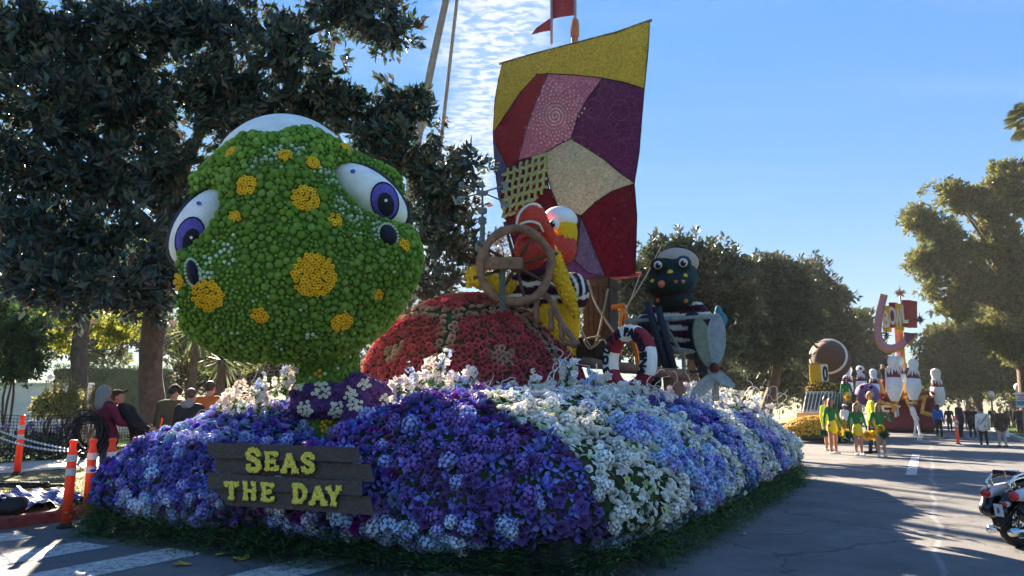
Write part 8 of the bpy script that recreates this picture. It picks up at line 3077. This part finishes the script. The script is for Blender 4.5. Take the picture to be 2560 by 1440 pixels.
for x in (.0, 1.62):
    V, Fc = lathe([(.20, -.07), (.27, -.085), (.315, -.06), (.325, 0), (.315, .06), (.27, .085), (.20, .07), (.20, -.07)], 32)
    w = MB().add(V @ rotx(math.pi / 2).T @ Rm_.T * MS + loc(x, 0, .325), Fc[:-2]).build('wheel', M_TYR, MC, smooth=True)
    V, Fc = lathe([(.03, -.06), (.06, -.07), (.06, .07), (.03, .06)], 14)
    MB().add(V @ rotx(math.pi / 2).T @ Rm_.T * MS + loc(x, 0, .325), Fc).build('hub', M_CHR, w)
    V, Fc = lathe([(.185, -.05), (.205, -.06), (.205, .06), (.185, .05), (.185, -.05)], 26)
    MB().add(V @ rotx(math.pi / 2).T @ Rm_.T * MS + loc(x, 0, .325), Fc[:-2]).build('rim', M_CHR, w, smooth=True)
    for q in range(10):
        a = q * .628
        V, Fc = tube(A_([loc(x + .05 * math.cos(a), 0, .325 + .05 * math.sin(a)), loc(x + .19 * math.cos(a), 0, .325 + .19 * math.sin(a))]), .012, 5)
        MB().add(V, Fc).build('spoke', M_CHR, w)


def lump(name, m, prims, res=.018, parent=MC):
    pts = A_([p for pr in prims for p in (pr[0], pr[1])])
    rmax = max(max(pr[2:4]) for pr in prims)
    S = Solid(pts.min(0) - rmax - .05, pts.max(0) + rmax + .05, res)
    for pr in prims:
        S.cap(pr[0], pr[1], pr[2], pr[3], pr[4] if len(pr) > 4 else .06)
    V, Q, _ = S.mesh()
    return MB().add(V @ Rm_.T * MS + mc, Q).build(name, m, parent, smooth=True)


lump('rear_fender', M_BLK, [((-.27, 0, .50), (-.05, 0, .66), .09, .11), ((-.05, 0, .66), (.3, 0, .62), .11, .12), ((-.32, 0, .36), (-.27, 0, .5), .07, .09)])
for y in (-.27, .27):                    # saddlebags: black below, white lid above
    lump('saddlebag', M_BLK, [((-.18, y, .50), (.40, y, .50), .115, .13), ((-.12, y, .62), (.42, y, .62), .11, .12)])
    lump('saddlebag_lid', M_WHT, [((-.16, y, .72), (.44, y, .76), .085, .10), ((-.2, y * .8, .74), (.3, y * .6, .80), .07, .08)])
    V, Fc = tube(A_([loc(-.16, y * 1.35, .40), loc(.1, y * 1.42, .33), loc(.42, y * 1.35, .36)]), .018, 6)
    MB().add(V, Fc).build('bag_guard', M_CHR, MC, smooth=True)
    V, Fc = tube(A_([loc(-.36, y * .55, .24), loc(.3, y * .6, .26), loc(.9, y * .6, .28)]), .045, 10)
    MB().add(V, Fc).build('exhaust', M_CHR, MC, smooth=True)
lump('seat', M_BLK, [((.12, 0, .84), (.75, 0, .78), .12, .13)])
lump('tank', M_BLK, [((.85, 0, .86), (1.25, 0, .92), .16, .15)])
lump('engine', mat('engine_grey', (.10, .10, .10), .4, .3, 20, metal=.6), [((.75, -.1, .42), (.75, .1, .42), .2, .2), ((1.05, -.1, .5), (1.05, .1, .5), .16, .16)])
lump('front_fender', M_WHT, [((1.45, 0, .66), (1.75, 0, .68), .09, .09), ((1.75, 0, .68), (1.92, 0, .5), .09, .08)])
lump('fairing', M_WHT, [((1.35, -.25, 1.05), (1.35, .25, 1.05), .16, .16)])
V, Fc = bbox(loc(1.42, 0, 1.35), A_([.02, .5, .42]) * MS, Rm_ @ roty(.35), .01)
MB().add(V, Fc).build('windscreen', mat('screen_tint', (.25, .28, .30), .1, .05), MC)
for y in (-.1, .1):
    V, Fc = tube(A_([loc(1.62, y, .33), loc(1.38, y, 1.0)]), .03, 8)
    MB().add(V, Fc).build('fork', M_CHR, MC, smooth=True)
V, Fc = tube(spline([loc(1.05, -.42, 1.06), loc(1.25, -.3, 1.12), loc(1.32, 0, 1.06), loc(1.25, .3, 1.12), loc(1.05, .42, 1.06)], 4), .018, 6)
MB().add(V, Fc).build('handlebar', M_CHR, MC, smooth=True)
for c, r, m_, nm in (((-.30, -.20, .72), .065, M_REDL, 'tail_lamp'), ((-.30, .20, .72), .065, M_REDL, 'tail_lamp'), ((-.34, -.08, .60), .035, M_REDL, 'brake_lamp')):
    V, Fc = ellipsoid(loc(*c), r * MS, 18, 12)
    e = MB().add(V, Fc).build(nm, m_, MC, smooth=True)
    V, Fc = lathe([(r * .8, -.06), (r * 1.05, -.02), (r * 1.02, .02)], 14)
    MB().add(V @ roty(-math.pi / 2).T @ Rm_.T * MS + loc(c[0] + .05, c[1], c[2]), Fc).build('lamp_housing', M_WHT, e, smooth=True)
V, Fc = bbox(loc(-.405, -.04, .52), A_([.012, .12, .17]) * MS, Rm_ @ roty(-.15), .004)
pl_ = MB().add(V, Fc).build('number_plate', mat('plate_white', (.62, .62, .60), .4), MC)
V, Fc = ellipsoid(loc(-.413, -.04, .52), (.012, .012, .035), 10, 6)
MB().add(V, Fc).build('plate_mark', mat('plate_blue', (.05, .06, .14), .5), pl_)
V, Fc = bbox(loc(-.38, 0, .36), A_([.02, .16, .14]) * MS, Rm_ @ roty(-.35), .005)
MB().add(V, Fc).build('mud_flap', M_TYR, MC)
for z0, x0, x1 in ((.90, -.28, .35), (.95, -.20, .40)):
    for y in (-.16, .16):
        V, Fc = tube(spline([loc(x0, y, z0 - .12), loc(x0 - .02, y, z0), loc(0, y, z0 + .06), loc(x1, y, z0 + .05)], 4), .016, 6)
        MB().add(V, Fc).build('rack_rail', M_CHR, MC, smooth=True)
V, Fc = bbox(loc(.06, 0, .99), A_([.46, .34, .06]) * MS, Rm_ @ roty(.12), .02)
MB().add(V, Fc).build('rack_pad', mat('rack_leather', (.07, .02, .02), .6), MC)
V, Fc = tube(A_([loc(-.28, -.12, .82), loc(-.33, -.12, 1.06)]), .006, 5)
MB().add(V, Fc).build('aerial', M_CHR, MC)
V, Fc = text_mesh('HO', .085, .006, bold=.003)
V = np.stack([V[:, 0], -V[:, 2], V[:, 1]], 1)
MB().add(V @ Rm_.T * MS + loc(.36, -.392, .62), Fc).build('lettering', M_FLINE, MC)
V, Fc = bbox(loc(.30, -.392, .57), A_([.34, .008, .016]) * MS, Rm_, .002)
MB().add(V, Fc).build('stripe', M_FLINE, MC)

# fallen leaves on the road
M_FALL = mat('fallen_leaf', (.55, .36, .05), .7, .25, 20, transl=.2)
for i, (px, py) in enumerate(((445, 1413), (467, 1412), (548, 1388), (568, 1386), (592, 1396), (604, 1400), (612, 1397), (2466, 1226), (1720, 1320), (1846, 1290), (1862, 1335), (2360, 1320))):
    c = PG(px, py, .008)
    n = 8
    a = RNG.uniform(0, 6.28)
    s0 = .07 if px < 1000 else .03
    poly = [(s0 * math.cos(t) * (1 + .3 * math.cos(t)), s0 * .55 * math.sin(t)) for t in np.linspace(0, 6.28, n, endpoint=False)]
    V, Fc = extrude(poly, lambda x, y, t: A_([x, y, t + .25 * (x * x + y * y) / s0 * 1.2]), .003)
    MB().add(V @ rotz(a).T + c, Fc).build('fallen_leaf', M_FALL if px < 1000 else M_DWHT, org=c, label='yellow fallen leaf on the road before the float' if px < 1000 else 'pale scrap of litter on the asphalt right of the float', cat='leaf' if px < 1000 else 'litter', group='leaves on the crosswalk' if px < 1000 else 'litter on the road')

# ------------------------------------------------------------------ thin haze volume added to lift the dark shade
hz = bpy.data.materials.new('shade_lift_haze')
hz.use_nodes = True
hz.node_tree.nodes.clear()
ho = N(hz.node_tree.nodes, 'ShaderNodeOutputMaterial')
hv_ = N(hz.node_tree.nodes, 'ShaderNodeVolumePrincipled')
hv_.inputs['Color'].default_value = (0.86, 0.90, 0.96, 1)
hv_.inputs['Density'].default_value = 0.00042
hv_.inputs['Anisotropy'].default_value = 0.2
hz.node_tree.links.new(hv_.outputs[0], ho.inputs['Volume'])
V, Fc = box((20, 90, 17.0), (360, 330, 37))
tag(MB().add(V, Fc).build('haze', hz, org=(20, 90, -1.5)), 'thin haze volume added over the street to lift the shade', 'haze', kind='stuff')
